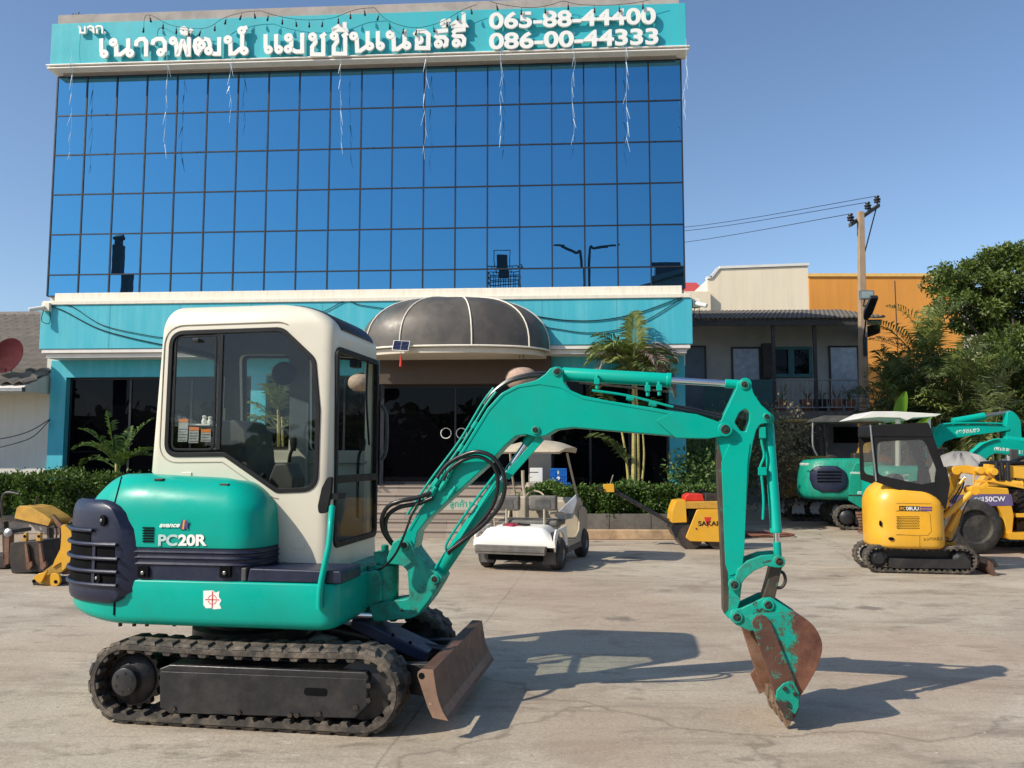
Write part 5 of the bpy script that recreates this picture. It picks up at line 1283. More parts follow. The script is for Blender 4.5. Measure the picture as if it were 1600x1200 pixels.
MB().prism(E.x2([(1196, 1040), (1184, 1056), (1199, 1088), (1216, 1080), (1212, 1050)], KW), KW + .022, KW + .035).build('side_cutter_wing', RUST, ex, bevel=.004)
MB().prism(E.x2([(1222, 1096), (1232, 1090), (1243, 1110), (1234, 1124), (1226, 1118)], -KW), -KW + .014, KW - .014).build('lip_plate', mat('dark_lip_steel', (.10, .06, .04), .6, var=.4, scratch=(.02, .2, .14), sc_amt=.62), ex, bevel=.004)
tooth0 = None
for k in range(4):
    yy = -KW + .04 + (2 * KW - .08) * k / 3
    q = E.p(1229, 1110, -KW); qx, qz = q.x, q.z
    d = Vector((-.12, 0, -1)).normalized()
    tipz = .008
    m = MB()
    L = []
    for t, hx, hy, ox in ((0, .03, .030, .006), (.35, .034, .036, .004), (.5, .034, .036, .0), (.53, .024, .026, .0), (.8, .017, .024, -.004), (1.0, .006, .02, -.008)):
        z = qz + .03 + (tipz - qz - .03) * t; x = qx + .01 + ox + t * .01
        L.append([(x - hx, yy - hy, z), (x + hx, yy - hy, z), (x + hx, yy + hy, z), (x - hx, yy + hy, z)])
    m.loft(L).build('bucket_tooth', mat('worn_tooth_steel', (.22, .14, .09), .5, metal=.3, var=.3, vscale=14, dirt=(.1, .05, .03), dirt_amt=.6) if k == 0 else MATS['worn_tooth_steel'], ex, bevel=.005)
pin(ex, pp(1151, 964, -.115), -.115, .036, .02, GREENW); pin(ex, pp(1200, 945, -.115), -.115, .036, .02)
# dozer blade: curved mouldboard across the machine with end plates
bw = .72
bt = pp(656, 1047, -bw); bm_ = pp(682, 1083, -bw); bbm = pp(700, 1127, -bw); bb2 = pp(672, 1119, -bw)
cr = [Vector((*pp(677, 1047, -bw), 0)), Vector((*pp(679, 1060, -bw), 0)), Vector((*pp(683, 1085, -bw), 0)), Vector((*pp(691, 1110, -bw), 0)), Vector((*pp(701, 1127, -bw), 0))]
C1 = crom(cr, 5)
A1 = [(p.x, p.y) for p in C1]; B1 = [(p.x - .018, p.y) for p in C1][::-1]
bl = MB().prism(A1 + B1, -bw + .012, bw - .012).build('dozer_blade', BLADE, ex, ang=50)
ep = A1 + E.x2([(676, 1122), (668, 1105), (652, 1056), (653, 1050), (658, 1046)], -bw)
for a_, b_ in ((-bw, -bw + .0115), (bw - .0115, bw)): MB().prism(ep, a_, b_).build('end_plate', BLADEE, bl, bevel=.002)
MB().box(bt[0], A1[0][0], -bw + .014, bw - .014, bt[1] - .012, bt[1] - .0).build('top_rail', BLADE, bl, bevel=.004)
MB().prism(E.x2([(690, 1108), (701, 1128), (693, 1127), (684, 1108)], -bw), -bw + .013, bw - .013).build('cutting_edge', BLADEE, bl)
q = E.p(656, 1056, -bw); MB().cyl((q.x + .01, -bw - .002, q.z), (q.x + .01, -bw + .01, q.z), .018, n=16).build('lifting_hole', DARKI, bl)
for y in (-.34, .34):
    q0 = pp(640, 1095, y); MB().prism([(.55, .22), (.6, .32), (bt[0] - .0, .34), (bt[0] + .05, .2), (bt[0] - .02, .14)], y - .035, y + .035).build('blade_arm', BLACKP, ex, bevel=.01)
m = MB().cyl((.52, 0, .46), (.85, 0, .40), .045).cyl((.85, 0, .40), (bt[0] - .02, 0, .34), .024); m.build('blade_cylinder', BLACKP, ex)
P0 = E.p(560, 975, -.12); P1 = E.p(660, 1030, -.12)
MB().prism(E.x2([(552, 966), (572, 972), (672, 1018), (665, 1034), (640, 1024), (548, 980)], -.12), -.15, .10).build('cylinder_guard', mat('dark_blue_guard', (.03, .04, .075), .35, var=.2), ex, bevel=.01)
for x, y in ((614, 992), (641, 1004)):
    q = E.p(x, y, -.15); MB().cyl((q.x, -.153, q.z), (q.x, -.149, q.z), .011, n=12).build('bolt_hole', DARKI, ex)
MB().cyl(E.p(530, 960, -.25), E.p(590, 962, -.05), .028, n=16).build('swing_rod', CHROME, ex)
# ---------------- neighbouring buildings ----------------
# tiled house at the left
L0 = Fr(-11.5, 19.2, 3.5)
lh = L0.root('tiled_house', 'low white walled house with a grey tiled roof at the far left', 'house')
wr_ = L0.p(79, 620).x; ez = L0.p(60, 604, -.95).z; rz = AT(20, 492, 24.5).z
MB().box(-9, wr_, 0, 9, 0, ez + .25).build('wall', WHITEW, lh)
tm = MB(); y0, y1 = -1.0, 5.3; nxr = 34; nyr = 16
def roofz(y): return ez + (rz - ez) * (y - y0) / (y1 - y0)
L = []
rx0, rx1 = -9.2, wr_ + .05
for j in range(nyr):
    ya = y0 + (y1 - y0) * j / nyr; yb = y0 + (y1 - y0) * (j + 1) / nyr
    for yy, dz in ((ya, .07), (yb, .0)):
        L.append([(rx0 + (rx1 - rx0) * i / (nxr * 4), yy, roofz(yy) + dz + .07 * abs(math.sin(math.pi * i / 4)) + .02) for i in range(nxr * 4 + 1)])
ro = tm.loft(L, closed=False, cap0=False, cap1=False).build('roof', ROOFT, lh, fix=False, ang=30)
sd = ro.modifiers.new('s', 'SOLIDIFY'); sd.thickness = .05
MB().prism([(y0, ez - .1), (y0, ez + .0), (y1, rz), (2 * y1 - y0, ez), (2 * y1 - y0, ez - .1)], rx0, rx1 - .02, ax='x').build('gable', WHITEW, lh)
MB().box(rx0, rx1, y0 - .1, y0 + .02, ez - .12, ez - .02).build('gutter', STEEL, lh, bevel=.01)
MB().prism([(5.0, rz - .05), (5.6, rz - .05), (5.45, rz + .12), (5.15, rz + .12)], rx0, rx1, ax='x').build('ridge_tiles', ROOFT, lh, bevel=.03)
q = L0.p(18, 558, -.5)
o = thing('satellite_dish', 'dark red satellite dish at the eaves of the white house', 'satellite dish', L0.wld(q.x, -.5, ez - .1), -L0.yaw)
R_ = .42; dz = q.z - ez + .1
m = MB(); m.lathe((0, -.05, dz), (-.15, -1, .25), [(0.0, .02), (.01, R_ * .4), (.05, R_ * .75), (.10, R_), (.092, R_), (.04, R_ * .74), (.0, R_ * .35), (-.012, .02)], 36); m.build('dish', REDD, o)
MB().tube([(0, -.08, dz - R_ * .6), (-.02, -.35, dz - R_ * .7), (-.04, -.5, dz - .02)], .012, 6).cyl((-.04, -.5, dz - .05), (-.04, -.5, dz + .05), .03).build('feed_arm', STEEL, o)
MB().tube([(0, 0, 0), (0, .02, dz)], .025, 8, sm=0).tube([(-.25, .0, 0.0), (0, .02, dz * .6)], .012, 6, sm=0).build('mast', STEEL, o)
cable([(78, 655), (50, 672), (20, 682), (-15, 688)], 'upper cable running off the white house wall to the left', fn=lambda x, y: L0.wld(L0.p(x, y, -.3).x, -.3, L0.p(x, y, -.3).z), r=.01)
cable([(78, 656), (52, 682), (20, 694), (-15, 702)], 'lower cable running off the white house wall to the left', fn=lambda x, y: L0.wld(L0.p(x, y, -.3).x, -.3, L0.p(x, y, -.3).z), r=.01)
for k, (x, y) in enumerate(((32, 726), (45, 726))):
    pass
# two-storey timber balcony house behind the machines
H = Fr(8, 28, 2.0)
hs = H.root('balcony_house', 'shaded old two storey house with a plank balcony and teal framed window', 'house')
hx0 = H.p(1066, 560).x; hx1 = H.p(1352, 560).x; hz1 = H.p(1200, 505).z + .3; bz = H.p(1200, 642, -1.4).z
MB().box(hx0 - 2, hx1, 0, 5, bz + .05, hz1).build('upper_wall', OLDW, hs)
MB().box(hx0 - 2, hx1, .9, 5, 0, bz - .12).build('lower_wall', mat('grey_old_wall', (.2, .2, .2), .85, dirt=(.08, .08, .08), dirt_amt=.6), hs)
eav = H.p(1200, 498, -1.7); ridz = H.p(1200, 487, 2.5).z; xr0 = H.p(1040, 500, -1.7).x; xr1 = H.p(1384, 497, -1.7).x
L = []; nyr = 9
for j in range(nyr):
    for f_, dz in ((j / nyr, .05), ((j + 1) / nyr, .0)):
        yy = -1.7 + 4.2 * f_; z = eav.z + (ridz - eav.z) * f_ + dz
        L.append([(xr0 + (xr1 - xr0) * i / 360, yy, z + .05 * abs(math.sin(math.pi * i / 360 * 46))) for i in range(361)])
ro = MB().loft(L, closed=False, cap0=False, cap1=False).build('roof', ROOFT, hs, fix=False, ang=30); sd = ro.modifiers.new('s', 'SOLIDIFY'); sd.thickness = .05
MB().box(xr0, xr1 - .1, -1.62, -1.56, eav.z - .2, eav.z - .03).build('fascia_board', DARKW, hs)
MB().box(hx1 - .1, xr1 - .1, -1.5, 0, eav.z - .45, eav.z - .08).build('eave_end_box', DARKW, hs)
MB().box(hx0 - 2, hx1, -1.5, .0, bz - .12, bz).build('balcony_floor', DARKW, hs, bevel=.01)
MB().box(hx0 - 2, hx1, -1.53, -1.50, bz - .28, bz - .02).build('balcony_beam', mat('grey_plank', (.17, .15, .13), .8, var=.3), hs)
def hrect(px0, py0, px1, py1, w): 
    a = H.p(px0, py1, w); b = H.p(px1, py0, w); return a.x, b.x, a.z, b.z
for (r_, mt, lab) in (((1147, 545, 1185, 640), FOILG, 'door covered in silver foil sheeting'), ((1300, 543, 1338, 642), FOILG, 'door covered in creased grey sheeting'), ((1068, 543, 1100, 640), mat('blue_grey_door', (.12, .16, .19), .6, dirt=(.05, .06, .07), dirt_amt=.5), 'blue grey wooden door')):
    x0, x1, z0, z1 = hrect(*r_, 0)
    d = MB().box(x0, x1, -.04, .0, max(z0, bz + .04), z1).build('door', mt, hs, label=lab)
    MB().box(x0 - .06, x0, -.06, .0, bz + .02, z1 + .06).box(x1, x1 + .06, -.06, .0, bz + .02, z1 + .06).box(x0, x1, -.06, .0, z1, z1 + .06).build('door_frame', DARKW, d)
x0, x1, z0, z1 = hrect(1203, 542, 1268, 590, 0)
w_ = MB().box(x0, x0 + .12, -.07, 0, z0, z1).box(x1 - .12, x1, -.07, 0, z0, z1).box(x0 + .12, x1 - .12, -.07, 0, z1 - .1, z1).box(x0 + .12, x1 - .12, -.07, 0, z0, z0 + .12).box((x0 + x1) / 2 - .1, (x0 + x1) / 2 + .1, -.072, 0, z0 + .12, z1 - .1).build('window', TEALD, hs, bevel=.008)
for s_ in (0, 1):
    a = x0 + .12 if s_ == 0 else (x0 + x1) / 2 + .1; b = (x0 + x1) / 2 - .1 if s_ == 0 else x1 - .12
    MB().box(a, b, -.03, -.01, z0 + .12, z1 - .1).box(a, b, -.04, -.031, (z0 + z1) / 2 - .01, (z0 + z1) / 2 + .01).build('pane', SHOPG, w_)
x0, x1, z0, z1 = hrect(1190, 538, 1203, 592, 0); MB().box(x0, x1, -.3, -.02, z0, z1).build('open_shutter', DARKW, w_)
for px, p0, p1 in ((1275, 535, 640), (1210, 530, 640)):
    q = H.p(px, 600, -1.45); MB().box(q.x - .05, q.x + .05, -1.49, -1.39, bz, eav.z - .1).build('balcony_post', DARKW, hs)
rl = MB(); rz0, rz1 = bz + .0, H.p(1250, 594, -1.45).z; rxa = H.p(1208, 600, -1.45).x; rxb = H.p(1344, 600, -1.45).x
for z in (rz1, rz0 + .1): rl.cyl((rxa, -1.47, z), (rxb, -1.47, z), .022, n=8)
for i in range(19): x = rxa + (rxb - rxa) * i / 18; rl.cyl((x, -1.47, rz0 + .1), (x, -1.47, rz1), .013, n=6)
rl.build('balcony_railing', mat('galvanised_rail', (.32, .32, .31), .5, metal=.4), hs)
MB().box(H.p(1100, 600, -1.45).x, H.p(1206, 600, -1.45).x, -1.49, -1.45, bz, rz1 + .02).build('balcony_panel', mat('dark_teal_sheet', (.03, .09, .09), .7), hs)
x0, x1, z0, z1 = hrect(1303, 667, 1346, 692, .9)
MB().box(x0, x1, .86, .9, z0, z1).build('vent_grille', DARKI, hs)
potlabs = ['small terracotta pot at the left end of the balcony railing', 'wide terracotta pot left of the black planter on the balcony', 'black square planter on the balcony', 'low terracotta pot in front of the foil door on the balcony', 'terracotta pot at the right end of the balcony']
for k, (px, r_, mt) in enumerate(((1221, .17, TERRA), (1262, .24, TERRA), (1284, .22, DARKF), (1308, .2, TERRA), (1328, .18, TERRA))):
    q = H.p(px, 630, -1.2); o = thing('plant_pot', potlabs[k], 'pot', H.wld(q.x, -1.2, bz))
    MB().lathe((0, 0, 0), (0, 0, 1), [(0, r_ * .7), (.28, r_), (.33, r_ * 1.08), (.38, r_ * 1.08), (.381, r_ * .9), (.3, r_ * .85)], 16).build('pot', mt, o)
    m = MB()
    for i in range(14):
        a = random.uniform(0, 6.28); m.tube([(0, 0, .3), (.1 * math.cos(a), .1 * math.sin(a), .55), (.25 * math.cos(a), .25 * math.sin(a), random.uniform(.5, .9))], .008, 4, sm=2)
    m.build('plant', TWIG if k % 2 else SHRUBL, o)
# cream, orange and pale buildings far behind
def block(name, lab, px0, px1, pytop, Y, depth, mt, poly=None, cat='building', coping=None):
    a = AT(px0, pytop, Y); b = AT(px1, pytop, Y); cx = (a.x + b.x) / 2
    o = thing(name, lab, cat, (cx, Y, 0))
    pts = [(a.x - cx, 0), (b.x - cx, 0), (b.x - cx, b.z), (a.x - cx, a.z)] if poly is None else [(AT(x, y, Y).x - cx, AT(x, y, Y).z) for x, y in poly]
    if poly is not None: pts = [(pts[0][0], 0)] + pts + [(pts[-1][0], 0)]
    MB().prism(pts, 0, depth).build('wall', mt, o)
    return o, cx
o, cx = block('cream_building', 'plain cream building rising behind the grey tiled roof', 1105, 1263, 418, 38, 12, CREAMB, [(1105, 437), (1112, 436), (1124, 421), (1262, 416)])
m = MB(); 
for (x0_, y0_), (x1_, y1_) in (((1105, 436), (1112, 435)), ((1112, 435), (1124, 420)), ((1124, 420), (1264, 415))):
    A_, B_ = AT(x0_, y0_, 38), AT(x1_, y1_, 38); d = (B_ - A_).normalized(); u = Vector((-d.z, 0, d.x))
    m.add([A_ + Vector((-cx, -38.06, 0)), B_ + Vector((-cx, -38.06, 0)), B_ + u * .12 + Vector((-cx, -38.06, 0)), A_ + u * .12 + Vector((-cx, -38.06, 0))] + [A_ + Vector((-cx, -37.7, 0)), B_ + Vector((-cx, -37.7, 0)), B_ + u * .12 + Vector((-cx, -37.7, 0)), A_ + u * .12 + Vector((-cx, -37.7, 0))], [(0, 1, 2, 3), (7, 6, 5, 4), (0, 4, 5, 1), (1, 5, 6, 2), (2, 6, 7, 3), (3, 7, 4, 0)])
m.build('coping', WHITEP, o)
MB().box(AT(1108, 480, 38).x - cx - 1.2, AT(1108, 480, 38).x - cx, -.3, 4, 0, AT(1090, 457, 38).z).build('side_wing', CREAMB, o)
o, cx = block('orange_building', 'long orange walled building behind the utility pole', 1264, 1500, 432, 42, 10, ORANGEW)
a = AT(1264, 431, 41.9); b = AT(1500, 430, 41.9)
MB().box(a.x - cx - .05, b.x - cx + .05, -.08, .3, a.z - .02, a.z + .14).build('coping', mat('yellow_coping', (.8, .5, .15), .6), o)
for px in (1401,): q = AT(px, 480, 41.9); MB().box(q.x - cx - .02, q.x - cx + .02, -.012, .01, .5, q.z + 1.4).build('wall_joint', DARKW, o)
block('pale_building', 'pale building glimpsed between the leaves of the big tree', 1478, 1560, 455, 50, 8, WHITEW)
o, cx = block('red_roofed_house', 'red roof showing between the office building and the cream building', 1040, 1106, 462, 48, 6, OLDW)
a = AT(1040, 459, 47.8); b = AT(1107, 446, 47.8)
MB().prism([(-.8, a.z - .2), (3, a.z + 1.35), (3, a.z + 1.2), (-.8, a.z - .35)], a.x - cx, b.x - cx, ax='x').build('roof', REDROOF, o)
# ---------------- utility pole ----------------
PY = 25.6
a = AT(1350, 712, PY); tp = AT(1344.5, 331, PY)
po = thing('utility_pole', 'tall square concrete utility pole with a crossarm and wires', 'utility pole', (a.x, PY, 0))
lx = tp.x - a.x
MB().loft([[(c + x * s_, y * s_, z) for x, y in ((-1, -1), (1, -1), (1, 1), (-1, 1))] for c, s_, z in ((0, .13, 0), (lx * .5, .11, tp.z * .5), (lx, .088, tp.z))]).build('pole', WOODP, po, bevel=.015)
ca = AT(1328, 352, PY - .1) - Vector((a.x, PY, 0)); cb = AT(1373, 321, PY + .9) - Vector((a.x, PY, 0))
d = (cb - ca).normalized(); sdv = Vector((0, 0, 1)).cross(d).normalized() * .05; up = Vector((0, 0, .06))
cr_ = MB().loft([[c - sdv - up, c + sdv - up, c + sdv + up, c - sdv + up] for c in (ca, cb)]).build('crossarm', DARKW, po, bevel=.005)
MB().tube([ca * .1 + cb * .9 - up, Vector((lx, 0, tp.z - 1.6))], .02, 6, sm=0).build('brace', DARKW, po)
tops = []
for f in (.03, .62, .95):
    c = ca.lerp(cb, f) + Vector((0, 0, .05)); MB().lathe(c, (0, 0, 1), [(0, .02), (.08, .02), (.085, .10), (.12, .10), (.13, .05), (.16, .05), (.165, .11), (.2, .11), (.21, .05), (.25, .05), (.255, .08), (.3, .07), (.31, .02)], 14).build('insulator', DARKF, po); tops.append(c + Vector((a.x, PY, .3)))
for k, (tpt, far) in enumerate(zip(tops, (AT(900, 392, 40), AT(900, 372, 36), AT(900, 368, 36)))):
    mid = (tpt + far) / 2 - Vector((0, 0, .25)); MB().tube([tpt, mid, far], .011, 5).build('power_line', DARKF, label=['lowest power line running left from the pole behind the office', 'middle power line running left from the pole behind the office', 'topmost power line running left from the pole behind the office'][k], cat='power line')
q = AT(1354, 461, PY - .35) - Vector((a.x, PY, 0))
o = MB().box(q.x - .22, q.x + .22, q.y - .06, q.y + .06, q.z - .14, q.z + .14).build('floodlight', STEEL, po, bevel=.01)
MB().box(q.x - .18, q.x + .18, q.y - .07, q.y - .061, q.z - .1, q.z + .1).build('lens', mat('lamp_glass', (.3, .38, .36), .15), o)
MB().tube([(lx * .6, -.1, q.z - .3), (q.x, q.y + .06, q.z)], .02, 6, sm=0).build('bracket', DARKW, o)
q0 = AT(1353, 500, PY - .6) - Vector((a.x, PY, 0)); q1 = AT(1367, 466, PY - 1.6) - Vector((a.x, PY, 0))
MB().loft([[c + Vector((-w__, 0, 0)), c + Vector((w__, 0, 0)), c + Vector((w__, .05, .1)), c + Vector((-w__, .05, .1))] for c, w__ in ((q0, .06), (q0.lerp(q1, .3), .13), (q1, .11))]).build('street_light_head', DARKF, po, bevel=.01)
MB().tube([(lx * .5, -.1, q0.z - .5), q0], .025, 6, sm=0).build('light_bracket', DARKF, po)
MB().tube([(.18, -.15, .2), (.17, -.15, 2), (.14, -.15, 3.2), (.05, -.15, 3.5)], .035, 8).build('conduit', STEEL, po)
MB().box(.05, .13, -.2, -.1, 4.7, 5.3).build('cable_box', DARKF, po)
# ---------------- plants ----------------
def leafquad(m, c, d, n_, L_, W_, fold=0):
    d = d.normalized(); s_ = d.cross(n_); s_ = s_.normalized() if s_.length > 1e-5 else d.orthogonal().normalized()
    m.add([c, c + d * L_ * .5 + s_ * W_, c + d * L_, c + d * L_ * .5 - s_ * W_], [(0, 1, 2, 3)])
def rv(r, s_=1.0): return Vector((r.gauss(0, s_), r.gauss(0, s_), r.gauss(0, s_)))
def hedge(name, lab, x0, x1, y0, y1, z0, z1, n, seed, L_=.075, cat='hedge'):
    r = random.Random(seed); m = MB(); cx, cy = (x0 + x1) / 2, (y0 + y1) / 2
    o = thing(name, lab, cat, (cx, cy, z0))
    hx, hy, hz = (x1 - x0) / 2, (y1 - y0) / 2, z1 - z0
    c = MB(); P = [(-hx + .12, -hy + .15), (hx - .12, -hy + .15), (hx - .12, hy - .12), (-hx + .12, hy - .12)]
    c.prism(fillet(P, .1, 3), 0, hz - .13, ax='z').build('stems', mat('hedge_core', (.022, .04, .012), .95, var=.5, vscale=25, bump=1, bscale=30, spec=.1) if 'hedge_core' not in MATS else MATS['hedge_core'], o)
    ph = [r.uniform(0, 6) for _ in range(8)]
    def lump(x, y): return .07 * math.sin(x * 2.1 + ph[0]) + .05 * math.sin(x * 4.7 + ph[1]) + .04 * math.sin(y * 5 + ph[2] + x) + .03 * math.sin(x * 9 + ph[3])
    for i in range(n):
        f = r.random()
        if f < .55: p = Vector((r.uniform(-hx, hx), -hy + lump(r.uniform(-hx, hx) * 0 + 0, 0) * 0, r.uniform(0, hz))); p.y += lump(p.x * 1.7, p.z * 2) * 1.2 + .05 - .22 * max(0, p.z / hz - .75); nrm = Vector((0, -1, .3))
        elif f < .85: p = Vector((r.uniform(-hx, hx), r.uniform(-hy, hy), hz)); p.z += lump(p.x, p.y) - .1; nrm = Vector((0, -.2, 1))
        else:
            s_ = r.choice((-1, 1)); p = Vector((s_ * hx, r.uniform(-hy, hy), r.uniform(0, hz))); p.x += lump(p.z * 3, p.y); nrm = Vector((s_, 0, .2))
        p += rv(r, .045); d = (nrm * .8 + rv(r, .8)).normalized(); leafquad(m, p, d, rv(r), L_ * r.uniform(.6, 1.3), L_ * .28)
        if r.random() < .01: m.add([p + d * .05, p + d * .07 + Vector((.012, 0, 0)), p + d * .07 + Vector((0, 0, .012))], [(0, 1, 2)])
    m.build('leaves', HEDGE, o, smooth=False, fix=False); return o
# planters
a = G(868, 843); b = G(1135, 843)
PF = Fr(0, G(1000, 843).y, 2.0)
pl = PF.root('planter_wall', 'low planter wall with grey stone panels over a stained curb, right of the steps', 'planter')
px0 = PF.p(822, 840).x; px1 = PF.p(1152, 840).x
zk = PF.p(1000, 828).z; zw = PF.p(1000, 803, .12).z
MB().box(px0, px1, 0, .5, 0, zk).build('curb', CURB, pl, bevel=.02)
m = MB(); n = 5
for i in range(n): m.box(px0 + .0 + (px1 - px0) * i / n + .006, px0 + (px1 - px0) * (i + 1) / n - .006, .12, .18, zk - .01, zw)
m.build('stone_panels', GREYST, pl, bevel=.004)
MB().box(px0 + .02, px1 - .02, .181, 1.35, .02, zw - .08).build('soil', SOIL, pl)
hedge('hedge', 'long clipped green hedge in the planter right of the steps', px0 + .75, px1 - .1, PF.o.y + .22, PF.o.y + 1.2, zw - .08, AT(1000, 762, PF.o.y + .7).z, 34000, 3)
hedge('hedge', 'small dark green bush beside the blue crates', px0 + .1, px0 + .72, PF.o.y + .5, PF.o.y + 1.2, zw - .05, AT(880, 765, PF.o.y + .7).z, 5000, 4)
PL = Fr(-11, 17.3, 3.5)
pl2 = PL.root('planter_wall', 'low concrete planter wall at the far left behind the yellow machine parts', 'planter')
xe = PL.p(500, 835).x
MB().box(-6, xe, 0, .2, 0, .42).build('curb', CONC, pl2, bevel=.02)
MB().box(-6, xe, .201, 1.35, .0, .35).build('soil', SOIL, pl2)
A_ = PL.wld(-6, 0, 0); B2 = PL.wld(PL.p(330, 800).x, 0, 0)
hedge('hedge', 'long clipped green hedge at the left in front of the dark shop window', A_.x, B2.x, 17.0, 18.0, .35, AT(120, 741, 17.5).z, 38000, 5)
# palms and other plants
def frond(m, base, az, el, length, droop, r, n=22, lw=.018, ll=.32, vee=.5, sparse=1.0, stem=None):
    d = Vector((math.cos(az) * math.cos(el), math.sin(az) * math.cos(el), math.sin(el))); p = Vector(base); st = length / n; pts = [p.copy()]
    for i in range(n):
        t = i / n; d = (d + Vector((0, 0, -droop * st * (.4 + t * 1.4)))).normalized(); p = p + d * st; pts.append(p.copy())
        if t < .12: continue
        s_ = d.cross(Vector((0, 0, 1))); s_ = s_.normalized() if s_.length > 1e-3 else Vector((1, 0, 0)); u = s_.cross(d)
        k = math.sin(math.pi * min(1, (t + .08) * .95)) ** .6
        for sg_ in (-1, 1):
            if r.random() > sparse: continue
            ld = (s_ * sg_ * 1.0 + d * (.55 + .6 * t) + u * vee * r.uniform(.3, 1)).normalized(); L_ = ll * k * r.uniform(.8, 1.15)
            q1 = p + ld * L_ * .55; q2 = q1 + (ld + Vector((0, 0, -.55 - r.uniform(0, .3)))).normalized() * L_ * .5
            wv = ld.cross(u).normalized() * lw if ld.cross(u).length > 1e-3 else d * lw
            m.add([p, q1 + wv, q2, q1 - wv], [(0, 1, 2, 3)])
    (stem or m).tube(pts, lambda t: .012 * (1 - t * .8) + .003, 5, sm=0)
def palm(name, lab, loc, stems, fronds, seed, mats_=(PALML,), cat='palm', group=None, **kw):
    r = random.Random(seed); o = thing(name, lab, cat, loc, 0, group)
    for (p, q, r0) in stems: MB().tube([p, Vector(p).lerp(Vector(q), .5) + Vector((r.uniform(-.04, .04), 0, 0)), q], lambda t: r0 * (1 - .35 * t), 8).build('stem', PALMT, o)
    crowns = [MB() for _ in mats_]
    for f in fronds:
        base, az, el, ln, dr = f[:5]; mi = f[5] if len(f) > 5 else 0
        frond(crowns[mi], base, math.radians(az), math.radians(el), ln, dr, r, **kw)
    for c, mt in zip(crowns, mats_):
        if c.v: c.build('fronds', mt, o, smooth=False, fix=False)
    return o
# palm in the planter right of the door
py_ = 17.25; b = AT(990, 752, py_); r = random.Random(21)
cz = AT(990, 600, py_).z - b.z + .15
st_ = [((0, 0, 0), (.02, 0, cz), .05), ((.1, .03, 0), (.07, 0, cz * .97), .04), ((-.1, .05, 0), (-.25, .1, cz * .55), .03), ((.18, 0, 0), (.2, 0, cz * .5), .025)]
fr_ = []
for i in range(18): fr_.append(((.02, 0, cz + r.uniform(-.15, .25)), 20 * i + r.uniform(-8, 8) + (90 if i % 2 else 0), r.uniform(15, 65), r.uniform(.85, 1.2), r.uniform(.9, 1.6), 0 if i % 3 else 1))
for i in range(6): fr_.append(((.0, 0, cz + r.uniform(.1, .4)), 150 + 15 * i, r.uniform(25, 55), 1.05, 1.2, 1))
for i in range(10): fr_.append(((.03, 0, cz + r.uniform(.05, .4)), [20, -10, 5, 200, 340, 30, 300, 10, 350, 15][i], r.uniform(20, 50), r.uniform(.8, 1.25), r.uniform(1.8, 2.6), 2))
fr_ += [((.05, 0, cz + .2), 80, 86, 1.15, .05, 1), ((.06, 0, cz + .2), 60, 84, 1.2, .05, 0), ((-.25, .1, cz * .55), 140, 65, .9, 1.0, 0), ((-.25, .1, cz * .5), 20, 60, .8, 1.2, 0), ((-.2, .1, cz * .3), 170, 40, .8, 1.1, 0), ((.2, 0, cz * .5), 50, 70, .7, .9, 0), ((-.1, 0, .3), 200, 60, .7, 1.0, 0)]
palm('palm', 'tall multi-stemmed palm with dead brown fronds in the planter right of the entrance', b, st_, fr_, 5, (PALML, PALMY, PALMD), lw=.030, ll=.40)
py_ = 17.4; b = AT(432, 752, py_); cz = AT(430, 640, py_).z - b.z
fr_ = [((0, 0, cz * .9 + r.uniform(-.3, .2)), a_, e_, l_, 1.1, i % 2) for i, (a_, e_, l_) in enumerate(((100, 80, 1.0), (170, 55, 1.0), (10, 50, .9), (200, 35, .9), (340, 30, .9), (150, 20, .9), (30, 15, .9), (250, 60, .7), (290, 50, .7), (185, 5, .8), (-10, 0, .7)))]
palm('palm', 'bright yellow green palm seen through the cab windows in front of the teal pillar', b, [((0, 0, 0), (0, 0, cz), .045), ((.1, 0, 0), (.08, 0, cz * .9), .035)], fr_ + [((.08, 0, cz * .6), 20, 30, .8, 1.3, 0), ((0, 0, cz * .4), 170, 40, .8, 1.2, 1)], 6, (PALML, PALMY), lw=.024, ll=.36)
py_ = 17.5; b = AT(183, 745, py_)
fr_ = [((r.uniform(-.1, .1), 0, .1 + .1 * (i % 3)), a_, e_, l_, dr) for i, (a_, e_, l_, dr) in enumerate(((150, 78, 1.35, .5), (30, 70, 1.25, .8), (170, 45, 1.15, 1.2), (0, 50, 1.1, 1.1), (160, 30, 1.0, 1.2), (20, 30, .9, 1.2), (90, 70, 1.1, .6), (185, 62, 1.2, .9), (250, 50, .7, 1.2), (300, 50, .7, 1.2)))]
palm('palm', 'young palm with upright fronds in front of the left shop window', b, [((0, 0, 0), (0, 0, .5), .04)], fr_, 8, (SHRUBL,), lw=.04, ll=.24, n=20) if False else palm('palm', 'young palm with upright fronds in front of the left shop window', b, [((0, 0, 0), (0, 0, .5), .04)], fr_, 8, (SHRUBL, PALML), lw=.030, ll=.22, n=26, sparse=.85, vee=1.3)
